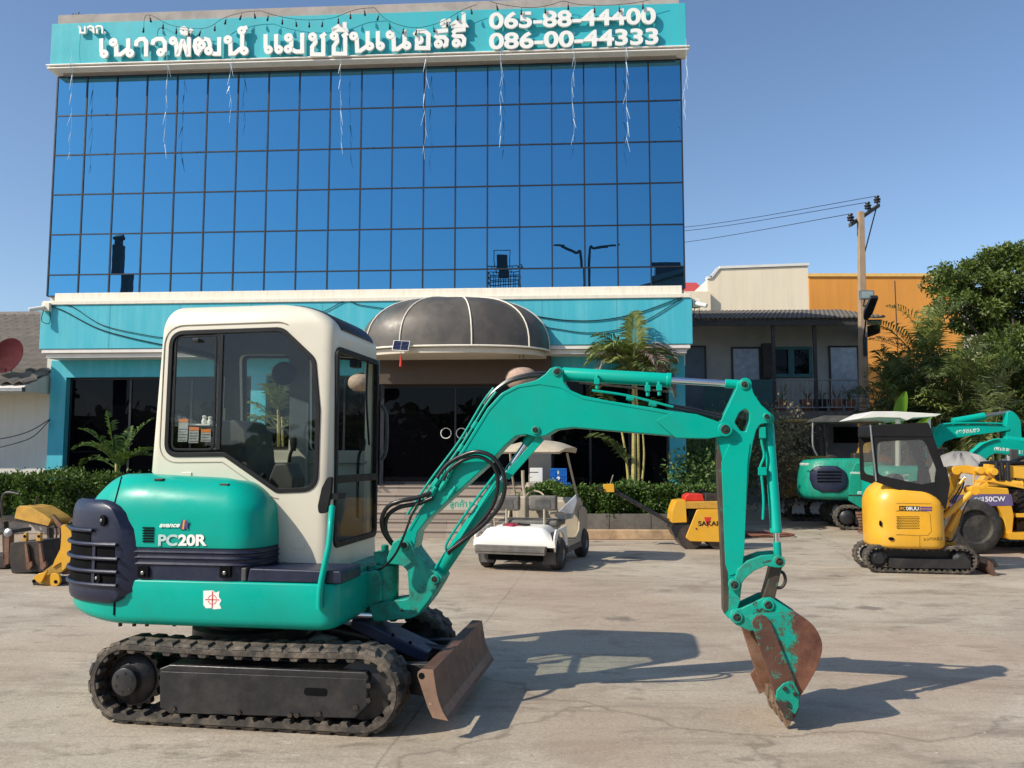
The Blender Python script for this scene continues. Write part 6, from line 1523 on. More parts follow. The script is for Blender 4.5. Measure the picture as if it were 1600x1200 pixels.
def shrub(name, lab, loc, rad, h, n, seed, mt=SHRUBL, L_=.09, twigs=10, cat='shrub', tm_=None):
    r = random.Random(seed); o = thing(name, lab, cat, loc)
    m = MB(); tw = MB(); tips = []
    for i in range(twigs):
        a = r.uniform(0, 6.28); rr = rad * r.uniform(.3, 1); tip = Vector((rr * math.cos(a), rr * math.sin(a), h * r.uniform(.45, 1)))
        md = tip * .5 + rv(r, .08); tw.tube([(0, 0, 0), md, tip], lambda t: .014 * (1 - t) + .003, 4, sm=3); tips += [tip, md * .4 + tip * .6, md * 1.2]
    for i in range(n):
        c = r.choice(tips) + rv(r, rad * .22); c.z = max(.05, c.z); leafquad(m, c, rv(r), rv(r), L_ * r.uniform(.6, 1.4), L_ * .3)
    tw.build('twigs', BARK, o, fix=False, smooth=False); m.build('leaves', tm_ or mt, o, smooth=False, fix=False)
for k, (px, py, Y, rad, h, n, lab, mt) in enumerate(((1090, 770, 17.6, .7, 1.5, 2600, 'leafy shrub at the right end of the hedge', SHRUBL), (1080, 760, 20, 1.3, 2.4, 4200, 'dark bushy shrub beside the right corner of the office', HEDGE), (1215, 800, 20, .8, 2.7, 2600, 'dry twiggy shrub behind the excavator stick', TWIG), (1235, 790, 21.5, .7, 2.9, 1800, 'straggly green creeper next to the dry shrub', SHRUBL), (1150, 790, 24, 1.6, 2.6, 4500, 'dark shrubs under the shaded balcony', HEDGE), (1300, 700, 30, .1, .1, 1, '', HEDGE))):
    if not lab: continue
    q = AT(px, py, Y); shrub('shrub', lab, (q.x, Y, 0), rad, h, n, 40 + k, mt)
def tree(name, lab, loc, h, crown, n, seed, L_=.22, trunk=.22, mt=TREEL, group='trees at the right edge'):
    """crown: list of (x, y, z, radius) clumps relative to the base"""
    r = random.Random(seed); o = thing(name, lab, 'tree', loc, 0, group)
    tr_ = MB().tube([(0, 0, 0), (r.uniform(-.2, .2), 0, h * .3), (r.uniform(-.3, .3), .1, h * .6)], lambda t: trunk * (1 - .5 * t), 10)
    for (x, y, z, rad) in crown:
        tr_.tube([(0, 0, h * .3), (x * .4, y * .4, h * .3 + (z - h * .3) * .6), (x, y, z)], lambda t: trunk * .45 * (1 - t * .85), 6, sm=4)
    tr_.build('trunk', BARK, o, fix=False)
    m = MB(); tot = sum(c[3] ** 2 for c in crown)
    for (x, y, z, rad) in crown:
        k = int(n * rad ** 2 / tot); sub = [(rv(r).normalized() * rad * r.uniform(.55, 1.0), rad * r.uniform(.18, .38)) for _ in range(16)]
        for i in range(k):
            c, sr_ = r.choice(sub); p = c + rv(r).normalized() * sr_ * r.uniform(.4, 1.1); p.z *= .85
            d = (p.normalized() * .5 + rv(r, .7) + Vector((0, 0, -.25))); leafquad(m, Vector((x, y, z)) + p, d, rv(r), L_ * r.uniform(.6, 1.3), L_ * .24)
    m.build('crown', mt, o, smooth=False, fix=False); return o
def cl(Y, base, L_): return [((AT(px, py, Y + dy).x - base[0]), dy, AT(px, py, Y + dy).z, rad) for px, py, dy, rad in L_]
bs_ = (AT(1600, 700, 27).x, 27, 0)
tree('broadleaf_tree', 'big feathery green tree leaning in at the right edge above the machines', bs_, 9, cl(27, bs_, [(1500, 450, 0, .95), (1530, 435, .5, 1.1), (1575, 435, 0, 1.3), (1610, 430, 0, 1.5), (1478, 470, -.5, .55), (1545, 480, 0, 1.2), (1590, 500, 1, 1.5), (1570, 550, 0, 1.1), (1640, 460, 0, 2), (1660, 540, 0, 2), (1515, 500, .5, .6), (1500, 440, 1, .8)]), 46000, 51, L_=.15)
bs_ = (AT(1600, 700, 24).x, 24, 0)
tree('broadleaf_tree', 'lower bright green leafy tree at the right edge below the big tree', bs_, 6, cl(24, bs_, [(1585, 560, 0, 1.1), (1600, 610, .2, 1.2), (1560, 600, .5, .9), (1550, 640, 0, .9), (1600, 660, 0, 1.0), (1650, 600, 0, 1.5)]), 22000, 52, L_=.13)
bs_ = (AT(1540, 700, 30).x, 30, 0)
tree('broadleaf_tree', 'dark green tree filling the gap behind the palms', bs_, 6, cl(30, bs_, [(1500, 610, 0, 1.5), (1440, 640, 0, 1.3), (1550, 660, 0, 1.6), (1390, 670, 0, 1.1), (1460, 690, 0, 1.4), (1520, 700, -1, 1.4)]), 22000, 53, L_=.16)
r = random.Random(77)
for k, (px, py, Y, n, ln, lab) in enumerate(((1450, 560, 23, 28, 2.1, 'tall dark palm with drooping fronds in front of the orange wall'), (1400, 610, 22.5, 20, 1.5, 'palm with narrow fronds nearest the utility pole'), (1500, 605, 22, 22, 1.7, 'dense palm to the right of the tall one'), (1545, 640, 21.5, 20, 1.5, 'low palm behind the green excavator booms'))):
    q = AT(px, py, Y); fr_ = []
    for i in range(n): fr_.append(((r.uniform(-.15, .15), r.uniform(-.15, .15), q.z - r.uniform(0, .8)), 360 * i / n + r.uniform(-10, 10), r.choice((84, 74, 62, 48, 30, 12)), ln * r.uniform(.75, 1.1), r.uniform(.35, .9), 1 if i % (2 if k == 0 else 4) == 0 else 0))
    palm('palm', lab, (q.x, Y, 0), [((0, 0, 0), (0, 0, q.z), .09), ((.3, .1, 0), (.25, .1, q.z * .8), .07)], fr_ + [((r.uniform(-.3, .3), 0, q.z * r.uniform(.3, .7)), r.uniform(180, 360), r.uniform(20, 70), ln * .8, .8) for _ in range(5)], 60 + k, (PALML, PALMY), group='palms at the right', lw=.026, ll=.62, n=26, vee=.9)
bs_ = (AT(1470, 700, 24.5).x, 24.5, 0)
tree('broadleaf_tree', 'low dark bushy tree behind the palms and the white canopy', bs_, 3, cl(24.5, bs_, [(1400, 650, 0, .9), (1440, 620, 0, 1.0), (1490, 600, 0, 1.1), (1530, 620, 0, 1.1), (1470, 670, 0, 1.1), (1540, 680, 0, 1.1), (1410, 690, 0, .9)]), 16000, 54, L_=.15, group='trees at the right edge')
q = AT(1398, 700, 21.5); o = thing('banana_plant', 'bright green banana leaf standing up among the dark palms', 'plant', (q.x, 21.5, 0))
zt_ = AT(1400, 612, 21.5).z
for k, (dx, dz, s_) in enumerate(((.15, 0, 1), (-.3, -.5, .8), (.5, -.6, .8))):
    L = []; 
    for i in range(9):
        t_ = i / 8; wd = .17 * math.sin(math.pi * min(.98, t_ * .95 + .04)) ** .7 * s_
        c = Vector((dx * 2 * t_, -.1 * t_, zt_ - 1.2 * s_ + dz + 1.2 * s_ * t_ * (1.35 - .35 * t_)))
        L.append([(c.x - wd, c.y, c.z + .25 * wd), (c.x, c.y + .03, c.z), (c.x + wd, c.y, c.z - .25 * wd)])
    MB().loft(L, closed=False, cap0=False, cap1=False).build('leaf', BANL, o, fix=False)
MB().tube([(0, 0, 0), (0, 0, zt_ - 1.1)], .08, 8, sm=0).build('stem', PALMT, o)
# ---------------- other machines ----------------
def lettering(fr, par, s_, mt, x0, y0, x1, y1, ht, w, bold=.02, name='lettering', shear=0):
    """text whose baseline runs between two pixels on plane w, ht pixels tall"""
    a = fr.p(x0, y0, w); b = fr.p(x1, y1, w); h = fr.p(x0, y0 - ht, w).z - a.z
    return text_obj(name, s_, mt, par, (a.x, w + .0, a.z), (b.x - a.x, 0, b.z - a.z), (0, 0, 1), h, (b - a).length, .002, bold, shear)
def frame_at(px, py, yaw, wn, s_shift=0.0):
    """frame whose plane w = wn touches the ground under the pixel"""
    g = G(px, py); a = math.radians(yaw); Lx, Ly = math.sin(a), math.cos(a)
    return Fr(g.x - Lx * wn - s_shift * math.cos(a), g.y - Ly * wn + s_shift * math.sin(a), yaw)
# --- small yellow excavator ---
Y8 = frame_at(1440, 897, 10, -.36)
yx = Y8.root('mini_excavator', 'small yellow mini excavator with a black fabric canopy at the right', 'excavator')
w0, w1 = -.36, -.18
a = Y8.p(1351, 875, w0).x; b = Y8.p(1530, 878, w0).x; rr = .193
nt = track(yx, a, b, rr, rr, w0, w1, pitch=.075, lug=.012, thick=.028)
ft_ = nt.copy(); COL.objects.link(ft_); ft_.parent = yx; ft_.location = (-.02, .52, 0)
for dy in (0, .52):
    P = Y8.x2([(1391, 873), (1517, 875), (1519, 889), (1393, 888)], w0)
    MB().prism(fillet(P, .01, 2), w0 + .01 + dy, w0 + .15 + dy).build('track_frame', BLACKP, yx, bevel=.006)
    for x_, r_ in ((a + rr, .12), (b - rr, .12)):
        MB().lathe((x_, w0 + .12 + dy, rr), (0, -1, 0), [(0, r_ * .9), (.02, r_), (.06, r_), (.08, r_ * .7), (.09, r_ * .68), (.10, r_ * .6), (.101, r_ * .3)], 24).build('drive_hub' if x_ < 0 else 'idler_wheel', BLACKP, yx, bevel=.002)
    for k in range(3):
        x_ = a + rr + .3 + k * .3; MB().lathe((x_, w0 + .15 + dy, .07), (0, -1, 0), [(0, .03), (.12, .035), (.13, .02)], 12).build('roller', DARKM, yx)
MB().box(a + .3, b - .3, -.2, .2, .15, .36).build('car_body', BLACKP, yx, bevel=.01)
wy = -.44
sa = Y8.p(1361, 840, wy + .15).x; sb = Y8.p(1478, 840, wy + .12).x; z0 = Y8.p(1420, 858, wy).z; z1 = Y8.p(1394, 751, wy + .2).z
def y8plan(d, ex_=0): return fillet([(sb - d - ex_, wy + d), (sb - d - ex_, .42 - d), (sa + d, .42 - d), (sa + d, wy + d)], [.22, .1, .3, .38], 8)
lay = []
for z, d in ((z0, .04), (z0 + .02, .012), (z0 + .05, .0)): lay.append([(x, y, z) for x, y in y8plan(d)])
zm = Y8.p(1420, 790, wy).z
for u in (.33, .66): lay.append([(x, y, z0 + .05 + (zm - z0 - .05) * u) for x, y in y8plan(.0)])
for k in range(0, 11):
    t_ = math.pi / 2 * k / 10; z = zm + (z1 - zm) * math.sin(t_); d = .26 * (1 - math.cos(t_))
    lay.append([(x, y, z - (max(0, (x - sa - .45) / (sb - sa - .45)) ** 2 * (.10) + max(0, (x - sa - .38) / (sb - sa)) * .06) * math.sin(t_)) for x, y in y8plan(d, .10 * (1 - math.cos(t_)))])
yb = MB().loft(lay).build('body', YELLOW, yx, ang=50)
# door outline, lower seams, vent, latch holes
zA_, zB_ = Y8.p(1400, 796, wy).z, Y8.p(1400, 837, wy).z
seam = lambda pts, w, r=.003: MB().tube([(Y8.p(x, y, w).x, w - .0015, Y8.p(x, y, w).z) for x, y in pts], r, 5, sm=0).build('panel_seam', mat('seam_shadow_gap', (.25, .13, .02), .7) if 'seam_shadow_gap' not in MATS else MATS['seam_shadow_gap'], yb)
seam([(1400, 798), (1448, 799), (1453, 803), (1455, 830), (1450, 836), (1436, 837), (1400, 835)], wy)
seam([(1437, 838), (1437, 857)], wy); seam([(1400, 786), (1455, 787)], wy, .002)
m = MB()
for i in range(17):
    for j in range(8):
        q = Y8.p(1394 + i * 2.55 + (j % 2) * 1.2, 807.5 + j * 2.6, wy); 
        if q.x > sa + .30: m.prism(ngon((q.x, q.z), .0075, 6), wy - .002, wy + .01)
m.build('vent_holes', DARKI, yb)
for x, y, w_, h_ in ((1393, 842, .035, .022), (1376, 818, .014, .04)):
    w__ = wy if x > 1385 else wy + .05; q = Y8.p(x, y, w__)
    MB().prism([(q.x + X * w_, q.z + Z * h_) for X, Z in ngon((0, 0), 1, 12)], w__ - .004, w__ + .03).build('latch_hole', DARKI, yb)
P = Y8.x2([(1405, 790.5), (1437, 791), (1437, 798.5), (1405, 798)], wy); pt_ = MB().prism(P, wy - .002, wy + .005).build('model_plate', BLACKL, yb)
lettering(Y8, pt_, 'PC', YELLOW, 1407, 797, 1415, 797, 4.6, wy - .0025, .02); lettering(Y8, pt_, '08UU', LETTER, 1416, 797.3, 1435.5, 797.5, 5.6, wy - .0025, .015)
for k in range(2):
    P = Y8.x2([(1438, 791.6 + k * 3.9), (1456, 792 + k * 3.9), (1456, 794.8 + k * 3.9), (1438, 794.4 + k * 3.9)], wy); MB().prism(P, wy - .002, wy + .02).build('stripe', PURPLE, yb)
lettering(Y8, yb, 'シンワハネス', BLACKL, 1443, 845, 1473, 844, 5, wy - .001, .02)
# canopy of black fabric with cloudy windows
outer = fillet(Y8.x2([(1362, 664), (1451, 660), (1484, 756), (1478, 792), (1366, 752)], wy + .06), [.03, .05, .03, .03, .03], 4)
hole = fillet(Y8.x2([(1369, 690), (1444, 686), (1462, 730), (1466, 752), (1440, 757), (1372, 742)], wy + .06), [.1, .12, .03, .05, .03, .08], 4)
for wz in (wy + .06, .40):
    sidep = boolean_cut(MB().prism(outer, wz, wz + .02), [MB().prism(hole, wz - .1, wz + .1)], 'canopy_side', mat('black_canvas', (.013, .013, .014), .7, var=.2, bump=.3, bscale=8, spec=.2) if 'black_canvas' not in MATS else MATS['black_canvas'], yx)
    MB().prism(inset(hole, -.01), wz + .006, wz + .010).build('window', VINYL, sidep, smooth=False)
CANV = MATS['black_canvas']
ca_ = Y8.p(1362, 664, wy + .06); cb_ = Y8.p(1451, 660, wy + .06); cc_ = Y8.p(1452, 684, wy + .06)
MB().prism(fillet([(ca_.x - .01, ca_.z - .16), (cb_.x + .05, ca_.z - .17), (cb_.x, ca_.z + .02), (ca_.x, ca_.z + .0)], .03, 3), wy + .05, .43).build('canopy_roof', CANV, yx, bevel=.02)
MB().tube([(ca_.x - .02, wy + .05, ca_.z - .0), (ca_.x + .0, wy + .05, ca_.z - .35), (ca_.x + .03, wy + .05, ca_.z - .78)], .014, 8).build('canopy_frame', STEEL, yx)
q = Y8.p(1470, 780, wy + .06)
for wz in (wy + .045, .39):
    MB().prism(fillet(Y8.x2([(1462, 735), (1478, 728), (1484, 756), (1477, 800), (1468, 775), (1460, 750)], wy + .05), .02, 3), wz - .012, wz + .012).build('canopy_skirt', CANV, yx, bevel=.004)
MB().prism([(ca_.x + .25, z1 - .3), (ca_.x + .5, z1 - .3), (ca_.x + .47, z1 + .05), (ca_.x + .40, z1 + .10), (ca_.x + .28, z1 + .05)], -.12, .22).build('seat', GREYP, yx, bevel=.03)
for px in (1441, 1452): q = Y8.p(px, 757, -.1); MB().tube([(q.x, -.1, q.z - .15), (q.x, -.1, q.z + .07)], .01, 6, sm=0).lathe((q.x, -.1, q.z + .05), (0, 0, 1), [(0, .012), (.05, .02), (.08, .014)], 8).build('lever', BLACK, yx)
# boom, folded up and reaching to the right
def ybeam(pts, w_, a_, b_, nm, mt=YELLOW): return MB().ribbon(Y8.x2(pts, a_), w_, a_, b_).build(nm, mt, yx, bevel=.006)
ybeam([(1474, 795), (1483, 775), (1497, 736)], .10, -.10, .02, 'boom')
ybeam([(1481, 840), (1492, 818), (1506, 790)], .10, -.06, .06, 'swing_bracket')
def yc(a_, b_, f, r, w, nm='cylinder'):
    A_, B_ = Vector(Y8.p(*a_, w)), Vector(Y8.p(*b_, w)); d = B_ - A_
    o = MB().cyl(A_, A_ + d * f, r, n=14).cyl(A_ + d * f * .96, A_ + d * f, r * 1.15, n=14).build(nm, YELLOW, yx, bevel=.003); MB().cyl(A_ + d * f * .97, B_, r * .5, n=12).build('rod', CHROME, o); return o
yc((1475, 808), (1522, 766), .99, .042, -.2); yc((1483, 830), (1512, 777), .62, .035, -.14); yc((1545, 751), (1640, 762), .55, .045, -.12); yc((1475, 790), (1508, 745), .97, .02, -.2)
ybeam([(1488, 735), (1512, 733), (1530, 737), (1545, 736)], .11, -.12, .02, 'boom_head')
ybeam([(1543, 734), (1562, 737)], .16, -.14, .04, 'pivot_housing'); ybeam([(1572, 736), (1610, 740), (1680, 748)], .16, -.12, .02, 'arm')
ybeam([(1512, 764), (1532, 763), (1545, 756)], .05, -.22, -.16, 'pipe_bracket'); ybeam([(1522, 740), (1522, 757)], .02, -.18, -.16, 'pipe_bracket'); ybeam([(1524, 752), (1550, 752), (1600, 762), (1680, 775)], .03, -.18, -.15, 'pipe')
q = Y8.p(1566, 736, -.12)
for k in range(3): MB().cyl((q.x - .08 + k * .07, -.15, q.z - .13 + 0), (q.x - .08 + k * .07, -.15, q.z + .12), .028, n=12).build('rubber_sleeve', DARKF, yx)
for (x, y, r_) in ((1493, 735, .06), (1522, 766, .065), (1531, 735, .05), (1552, 737, .05)):
    q = Y8.p(x, y, -.2); MB().cyl((q.x, -.25, q.z), (q.x, .02, q.z), r_, n=18).build('pivot', YELLOW, yx, bevel=.006)
for k in range(3):
    MB().tube([Y8.p(x + k * 3, y + k * 2, -.13) for x, y in ((1500, 748), (1497, 760), (1488, 775), (1484, 785))], .012, 6).build('hose', HOSE, yx)
MB().tube([Y8.p(x, y, -.2) for x, y in ((1514, 782), (1505, 800), (1497, 830), (1488, 845), (1478, 845))], .012, 6).build('hose', HOSE, yx)
ybeam([(1480, 845), (1486, 852), (1474, 858)], .12, -.1, .1, 'swing_post')
P = Y8.x2([(1527, 868), (1552, 873), (1562, 886), (1550, 886), (1526, 876)], -.3); MB().prism(P, -.32, -.27).prism(P, .2, .25).build('blade_arm', DARKM, yx, bevel=.004)
P = Y8.x2([(1545, 876), (1551, 880), (1554, 893), (1561, 899), (1551, 900), (1545, 890)], -.36); MB().prism(P, -.38, .40).build('dozer_blade', BLADE, yx, bevel=.004)
# --- yellow wheeled machine with the purple stripe ---
CG = frame_at(1525, 866, 4, -.9)
cg = CG.root('wheeled_crane_carrier', 'yellow wheeled machine with a purple stripe and a large black tyre at the right edge', 'machine')
wc = -.95
c = CG.p(1525, 823, wc); R_ = c.z - .0
MB().lathe((c.x, wc + .42, R_), (0, -1, 0), [(0, R_ * .6), (.02, R_ * .85), (.06, R_ * .97), (.1, R_), (.32, R_), (.37, R_ * .97), (.41, R_ * .84), (.42, R_ * .62), (.40, R_ * .58), (.36, R_ * .56)], 48).build('tyre', TYRE, cg, ang=30)
MB().lathe((c.x, wc + .4, R_), (0, -1, 0), [(0, R_ * .58), (.28, R_ * .58), (.34, R_ * .55), (.33, R_ * .52), (.2, R_ * .48), (.14, R_ * .3), (.16, R_ * .2), (.2, R_ * .18), (.21, .02)], 32).build('rim', DARKM, cg)
arc = [(c.x + (R_ + .06) * math.cos(t), R_ + (R_ + .06) * math.sin(t)) for t in [math.radians(d) for d in range(-14, 181, 12)]]
P = CG.x2([(1505, 770), (1518, 764), (1540, 760), (1575, 763), (1578, 766), (1585, 806), (1582, 835), (1568, 838)], wc + .1)
body = P[:8]
MB().prism([(x, z) for x, z in CG.x2([(1440, 800), (1460, 772), (1518, 764), (1540, 760), (1576, 763), (1585, 806), (1582, 838), (1569, 842)], wc + .1)] + arc[0:], wc + .1, wc + .7).build('body', YELLOWD if False else YELLOW, cg, bevel=.02)
P = CG.x2([(1450, 776), (1519, 772), (1580, 772), (1583, 790), (1450, 792)], wc + .1)
stp = MB().prism(P, wc + .096, wc + .12).build('purple_stripe', mat('violet_stripe', (.13, .095, .22), .5), cg)
lettering(CG, stp, 'CG', PALELET, 1522, 785, 1535, 785, 8, wc + .094, .03); lettering(CG, stp, '150CW', LETTER, 1535.5, 784, 1571, 783.5, 8, wc + .094, .02)
P = CG.x2([(1573, 832), (1720, 834), (1720, 845), (1577, 843)], wc + .05); MB().prism(P, wc + .02, wc + .5).build('chassis_rail', YELLOW, cg, bevel=.008)
P = CG.x2([(1586, 766), (1720, 764), (1720, 832), (1586, 832)], wc + .4); MB().prism(P, wc + .35, wc + 1.0).build('engine_bay', DARKM, cg, bevel=.01)
m = MB()
for k in range(6): m.tube([CG.p(x, y, wc + .3) for x, y in ((1588 + k, 775 + k * 8), (1610, 770 + k * 9), (1650, 785 + k * 7))], .025, 6)
m.build('engine_hoses', HOSE, cg)
P = CG.x2([(1584, 802), (1720, 802), (1720, 810), (1585, 808)], wc + .2); MB().prism(P, wc + .15, wc + .35).build('cross_rail', YELLOW, cg, bevel=.006)
P = CG.x2([(1540, 735), (1580, 722), (1640, 722), (1660, 760), (1520, 762)], wc + .8); MB().prism(P, wc + .7, wc + 1.5).build('rear_hood', YELLOWD, cg, bevel=.03)
q = CG.p(1583, 713, wc + .5); MB().box(q.x - .07, q.x + .07, wc + .45, wc + .5, q.z - .14, q.z + .12).build('mirror', GREYP, cg, bevel=.02)
MB().tube([(q.x, wc + .5, q.z - .1), (q.x + .03, wc + .5, q.z - .5)], .012, 6, sm=0).build('mirror_stem', BLACK, cg)
q = CG.p(1550, 727, wc + .3); MB().lathe((q.x + .2, wc + .3, q.z - .0), (0, 0, 1), [(0, .30), (.03, .36), (.06, .36), (.075, .2), (.08, .05)], 28).build('seat_pan', BLACK, cg)
MB().tube([CG.p(x, y, wc + .2) for x, y in ((1530, 727), (1565, 726), (1590, 718), (1640, 700))], .03, 8).build('hose', HOSE, cg)
c2 = c.x + 2.6; MB().lathe((c2, wc + .42, R_), (0, -1, 0), [(0, R_ * .6), (.1, R_), (.32, R_), (.41, R_ * .84), (.42, .1)], 40).build('tyre', TYRE, cg, ang=30)
# --- tarpaulin covered machine ---
q = AT(1500, 712, 15.2); o = thing('covered_machine', 'machine under a grey tarpaulin behind the yellow excavator canopy', 'machine', (q.x, 15.2, 0))
top = AT(1500, 707, 15.2).z; L = []; rr_ = random.Random(4)
ph = [rr_.uniform(-.05, .05) for _ in range(40)]
for k, (z, s_) in enumerate(((.3, .62), (.9, .60), (top - .45, .56), (top - .2, .46), (top - .07, .30), (top - .01, .12))):
    L.append([(s_ * 1.0 * math.cos(t) * (1 + ph[i] * .4), s_ * 1.3 * math.sin(t) * (1 + ph[i] * .4), z + ph[(i * 3) % 40]) for i, t in enumerate([2 * math.pi * j / 40 for j in range(40)])])
MB().loft(L).build('tarpaulin', GREYT, o, ang=70)
MB().cyl((-.35, .2, top - .3), (-.35, .2, top + .05), .14, n=20).cyl((-.35, .2, top + .05), (-.35, .2, top + .09), .2, n=20).build('air_filter', DARKM, o, bevel=.01)
# --- green machine with navy grille in the middle distance ---
GM = frame_at(1360, 829, 14, -.8)
gm = GM.root('mini_excavator', 'green excavator with a navy grille and dark canopy between the stick and the yellow one', 'excavator')
w0, w1 = -.8, -.5
a = GM.p(1303, 812, w0).x
nt = track(gm, a, a + 2.0, .27, .27, w0, w1, pitch=.12, lug=.02, thick=.04)
ft_ = nt.copy(); COL.objects.link(ft_); ft_.parent = gm; ft_.location = (0, 1.3, 0)
MB().lathe((a + .27, w0 + .15, .27), (0, -1, 0), [(0, .16), (.1, .16), (.14, .1), (.15, .02)], 24).build('drive_hub', BLACKP, gm)
MB().box(a + .45, a + 1.7, w0 + .02, w1, .12, .42).build('track_frame', BLACKP, gm, bevel=.01)
MB().box(a + .3, a + 1.8, w1, .5, .2, .5).build('car_body', BLACKP, gm, bevel=.02)
wg = -.80; sa = GM.p(1247, 760, -.15).x; sb_ = GM.p(1331, 760, wg).x; z0 = GM.p(1300, 781, wg).z; z1 = GM.p(1300, 716, wg + .1).z
def gplan(d): return fillet([(sb_ + .35 - d, wg + d), (sb_ + .35 - d, .8 - d), (sa + d, .8 - d), (sa + d, wg + d)], [.05, .05, .55, .62], 9)
lay = []
for z, d in ((z0, .10), (z0 + .03, .04), (z0 + .09, .005), (z0 + .2, 0)): lay.append([(x, y, z) for x, y in gplan(d)])
for k in range(0, 8):
    t_ = math.pi / 2 * k / 7; z = z0 + .35 + (z1 - z0 - .35) * math.sin(t_); lay.append([(x, y, z - .06 * max(0, (sa + .5 - x) / .5)) for x, y in gplan(.14 * (1 - math.cos(t_)))])
gb = MB().loft(lay).build('counterweight_hood', GREENB, gm, ang=45)
gp = gplan(-.012)
P = [p for p in gp if p[1] < .1]
def gplace(px, py):
    r = ray(px, py); best = None
    for i in range(len(gp)):
        A_, B_ = gp[i], gp[(i + 1) % len(gp)]
        if max(A_[1], B_[1]) > .1: continue
        wa = GM.wld(A_[0], A_[1], 0); wb2 = GM.wld(B_[0], B_[1], 0); fa_ = wa.x * r.y - wa.y * r.x; fb2 = wb2.x * r.y - wb2.y * r.x
        if fa_ * fb2 <= 0 and fa_ != fb2:
            k = fa_ / (fa_ - fb2); p = wa.lerp(wb2, k); t_ = p.y / r.y; return Vector((A_[0] + (B_[0] - A_[0]) * k, A_[1] + (B_[1] - A_[1]) * k, CH + r.z * t_))
def gpatch(outline, mt, nm, th=.03, par=None, lift=0):
    c_ = Vector((0, 0)); n = len(outline)
    for p in outline: c_ += Vector(p) / n
    rings = []
    for s_ in (1.0, .93, .6, .3):
        ring = []
        for p in outline:
            q = c_ + (Vector(p) - c_) * s_; g = gplace(q.x, q.y)
            if g is None: g = Vector((sa, 0, z0 + .3))
            ring.append(g)
        rings.append(ring)
    nrm = lambda g: Vector((-1, -1.6, 0)).normalized() if g.y > wg + .05 else Vector((0, -1, 0))
    L = [[g - nrm(g) * .02 for g in rings[0]], [g + nrm(g) * (th * .4 + lift) for g in rings[0]], [g + nrm(g) * (th + lift) for g in rings[1]], [g + nrm(g) * (th + lift) for g in rings[2]], [g + nrm(g) * (th + lift) for g in rings[3]]]
    return MB().loft(L, cap0=False).build(nm, mt, par or gm, ang=60)
grl = gpatch(fillet([(1265, 748), (1266, 735), (1278, 728), (1308, 728), (1321, 737), (1325, 750), (1323, 762), (1312, 769), (1284, 769), (1270, 762)], 9, 4), NAVY, 'grille_cover')
for k in range(4):
    y = 737 + k * 5.0; L = []
    pts = []
    for i in range(12):
        g = gplace(1278 + i * 3.4, y + .2); 
        if g: pts.append(g + Vector((-.5, -.85, 0)) * .036)
    MB().tube(pts, .018, 6, sm=0).build('grille_slot', DARKI, grl)
P = GM.x2([(1327, 745), (1336, 724), (1366, 722), (1390, 722), (1392, 795), (1345, 794), (1326, 782)], wg - .03)
sp2 = MB().prism(fillet(P, .03, 3), wg - .05, wg + .4).build('side_panel', GREENB, gm, bevel=.015)
P = GM.x2([(1340, 768), (1356, 768), (1356, 772), (1340, 772)], wg - .05); MB().prism(P, wg - .053, wg - .04).build('name_plate', LETTER, sp2)
lettering(GM, sp2, 'KOMATSU', GREENB, 1341, 771.4, 1355, 771.4, 2.6, wg - .0545, .03); lettering(GM, sp2, 'HYDRAULIC', LETTER, 1328, 740.5, 1347, 740.5, 3.4, wg - .051, .02, shear=.3)
P = GM.x2([(1326, 773), (1391, 774), (1391, 776), (1326, 775)], wg - .05); MB().prism(P, wg - .054, wg - .04).build('panel_seam', DARKM, sp2)
g = gplace(1262, 727); text_obj('lettering', 'イワクけんせつ', LETTER, gm, (g.x - .16, g.y - .03, g.z), (.62, -.78, 0), (0, 0, 1), .055, .27, .02, .03)
cr0 = GM.p(1266, 660, -.5); cr1 = GM.p(1395, 655, -.5)
zc_ = GM.p(1300, 650, -.6).z
MB().prism(fillet([(cr0.x, cr0.z - .0), (cr1.x, cr0.z - .0), (cr1.x, cr0.z + .12), (cr0.x + .3, cr0.z + .15), (cr0.x + .05, cr0.z + .08)], .05, 3), -.55, .45).build('canopy_roof', GREYP, gm, bevel=.04)
for (pts, w_) in (([(1270, 660), (1270, 695), (1277, 712)], -.5), ([(1293, 660), (1292, 700), (1292, 717)], .4), ([(1375, 660), (1373, 720)], -.5)):
    MB().tube([GM.p(x, y, w_) for x, y in pts], .022, 8).build('canopy_post', STEEL if w_ < 0 else DARKM, gm)
MB().box(a + .5, a + 1.0, -.35, .1, z1 - .1, z1 + .12).build('seat', DARKM, gm, bevel=.05)
q = GM.p(1300, 712, -.5); MB().lathe((q.x, -.3, z1 - .02), (0, 0, 1), [(0, .16), (.04, .17), (.06, .12), (.09, .1), (.1, .02)], 20).build('exhaust_cap', DARKM, gm)
# --- big green machines whose booms show above ---
def green_boom_machine(fr, lab, boom, armcyl, stick, text, ppx, wn=-.12):
    o = fr.root('excavator', lab, 'excavator', None)
    b_ = MB().prism(fillet(fr.x2(boom, wn), .06, 3), wn, -wn).build('boom', GREENB if False else GREEN, o, bevel=.012)
    for s_, mt, x0, y0, x1, y1, ht in text: lettering(fr, b_, s_, mt, x0, y0, x1, y1, ht, wn - .002, .025)
    (a_, c_, f_) = armcyl; A_, B_ = Vector(fr.p(*a_, 0)), Vector(fr.p(*c_, 0)); d = B_ - A_
    cy = MB().cyl(A_, A_ + d * f_, .075, n=16).build('arm_cylinder', GREEN, o, bevel=.005); MB().cyl(A_ + d * f_ * .97, B_, .035, n=12).build('rod', STEEL, cy)
    MB().prism(fillet(fr.x2(stick, wn), .05, 3), wn + .02, -wn - .02).build('stick', GREEN, o, bevel=.012)
    MB().tube([fr.p(x, y, wn - .02) for x, y in ppx], .02, 6).build('pipe', GREEN, b_)
    return o
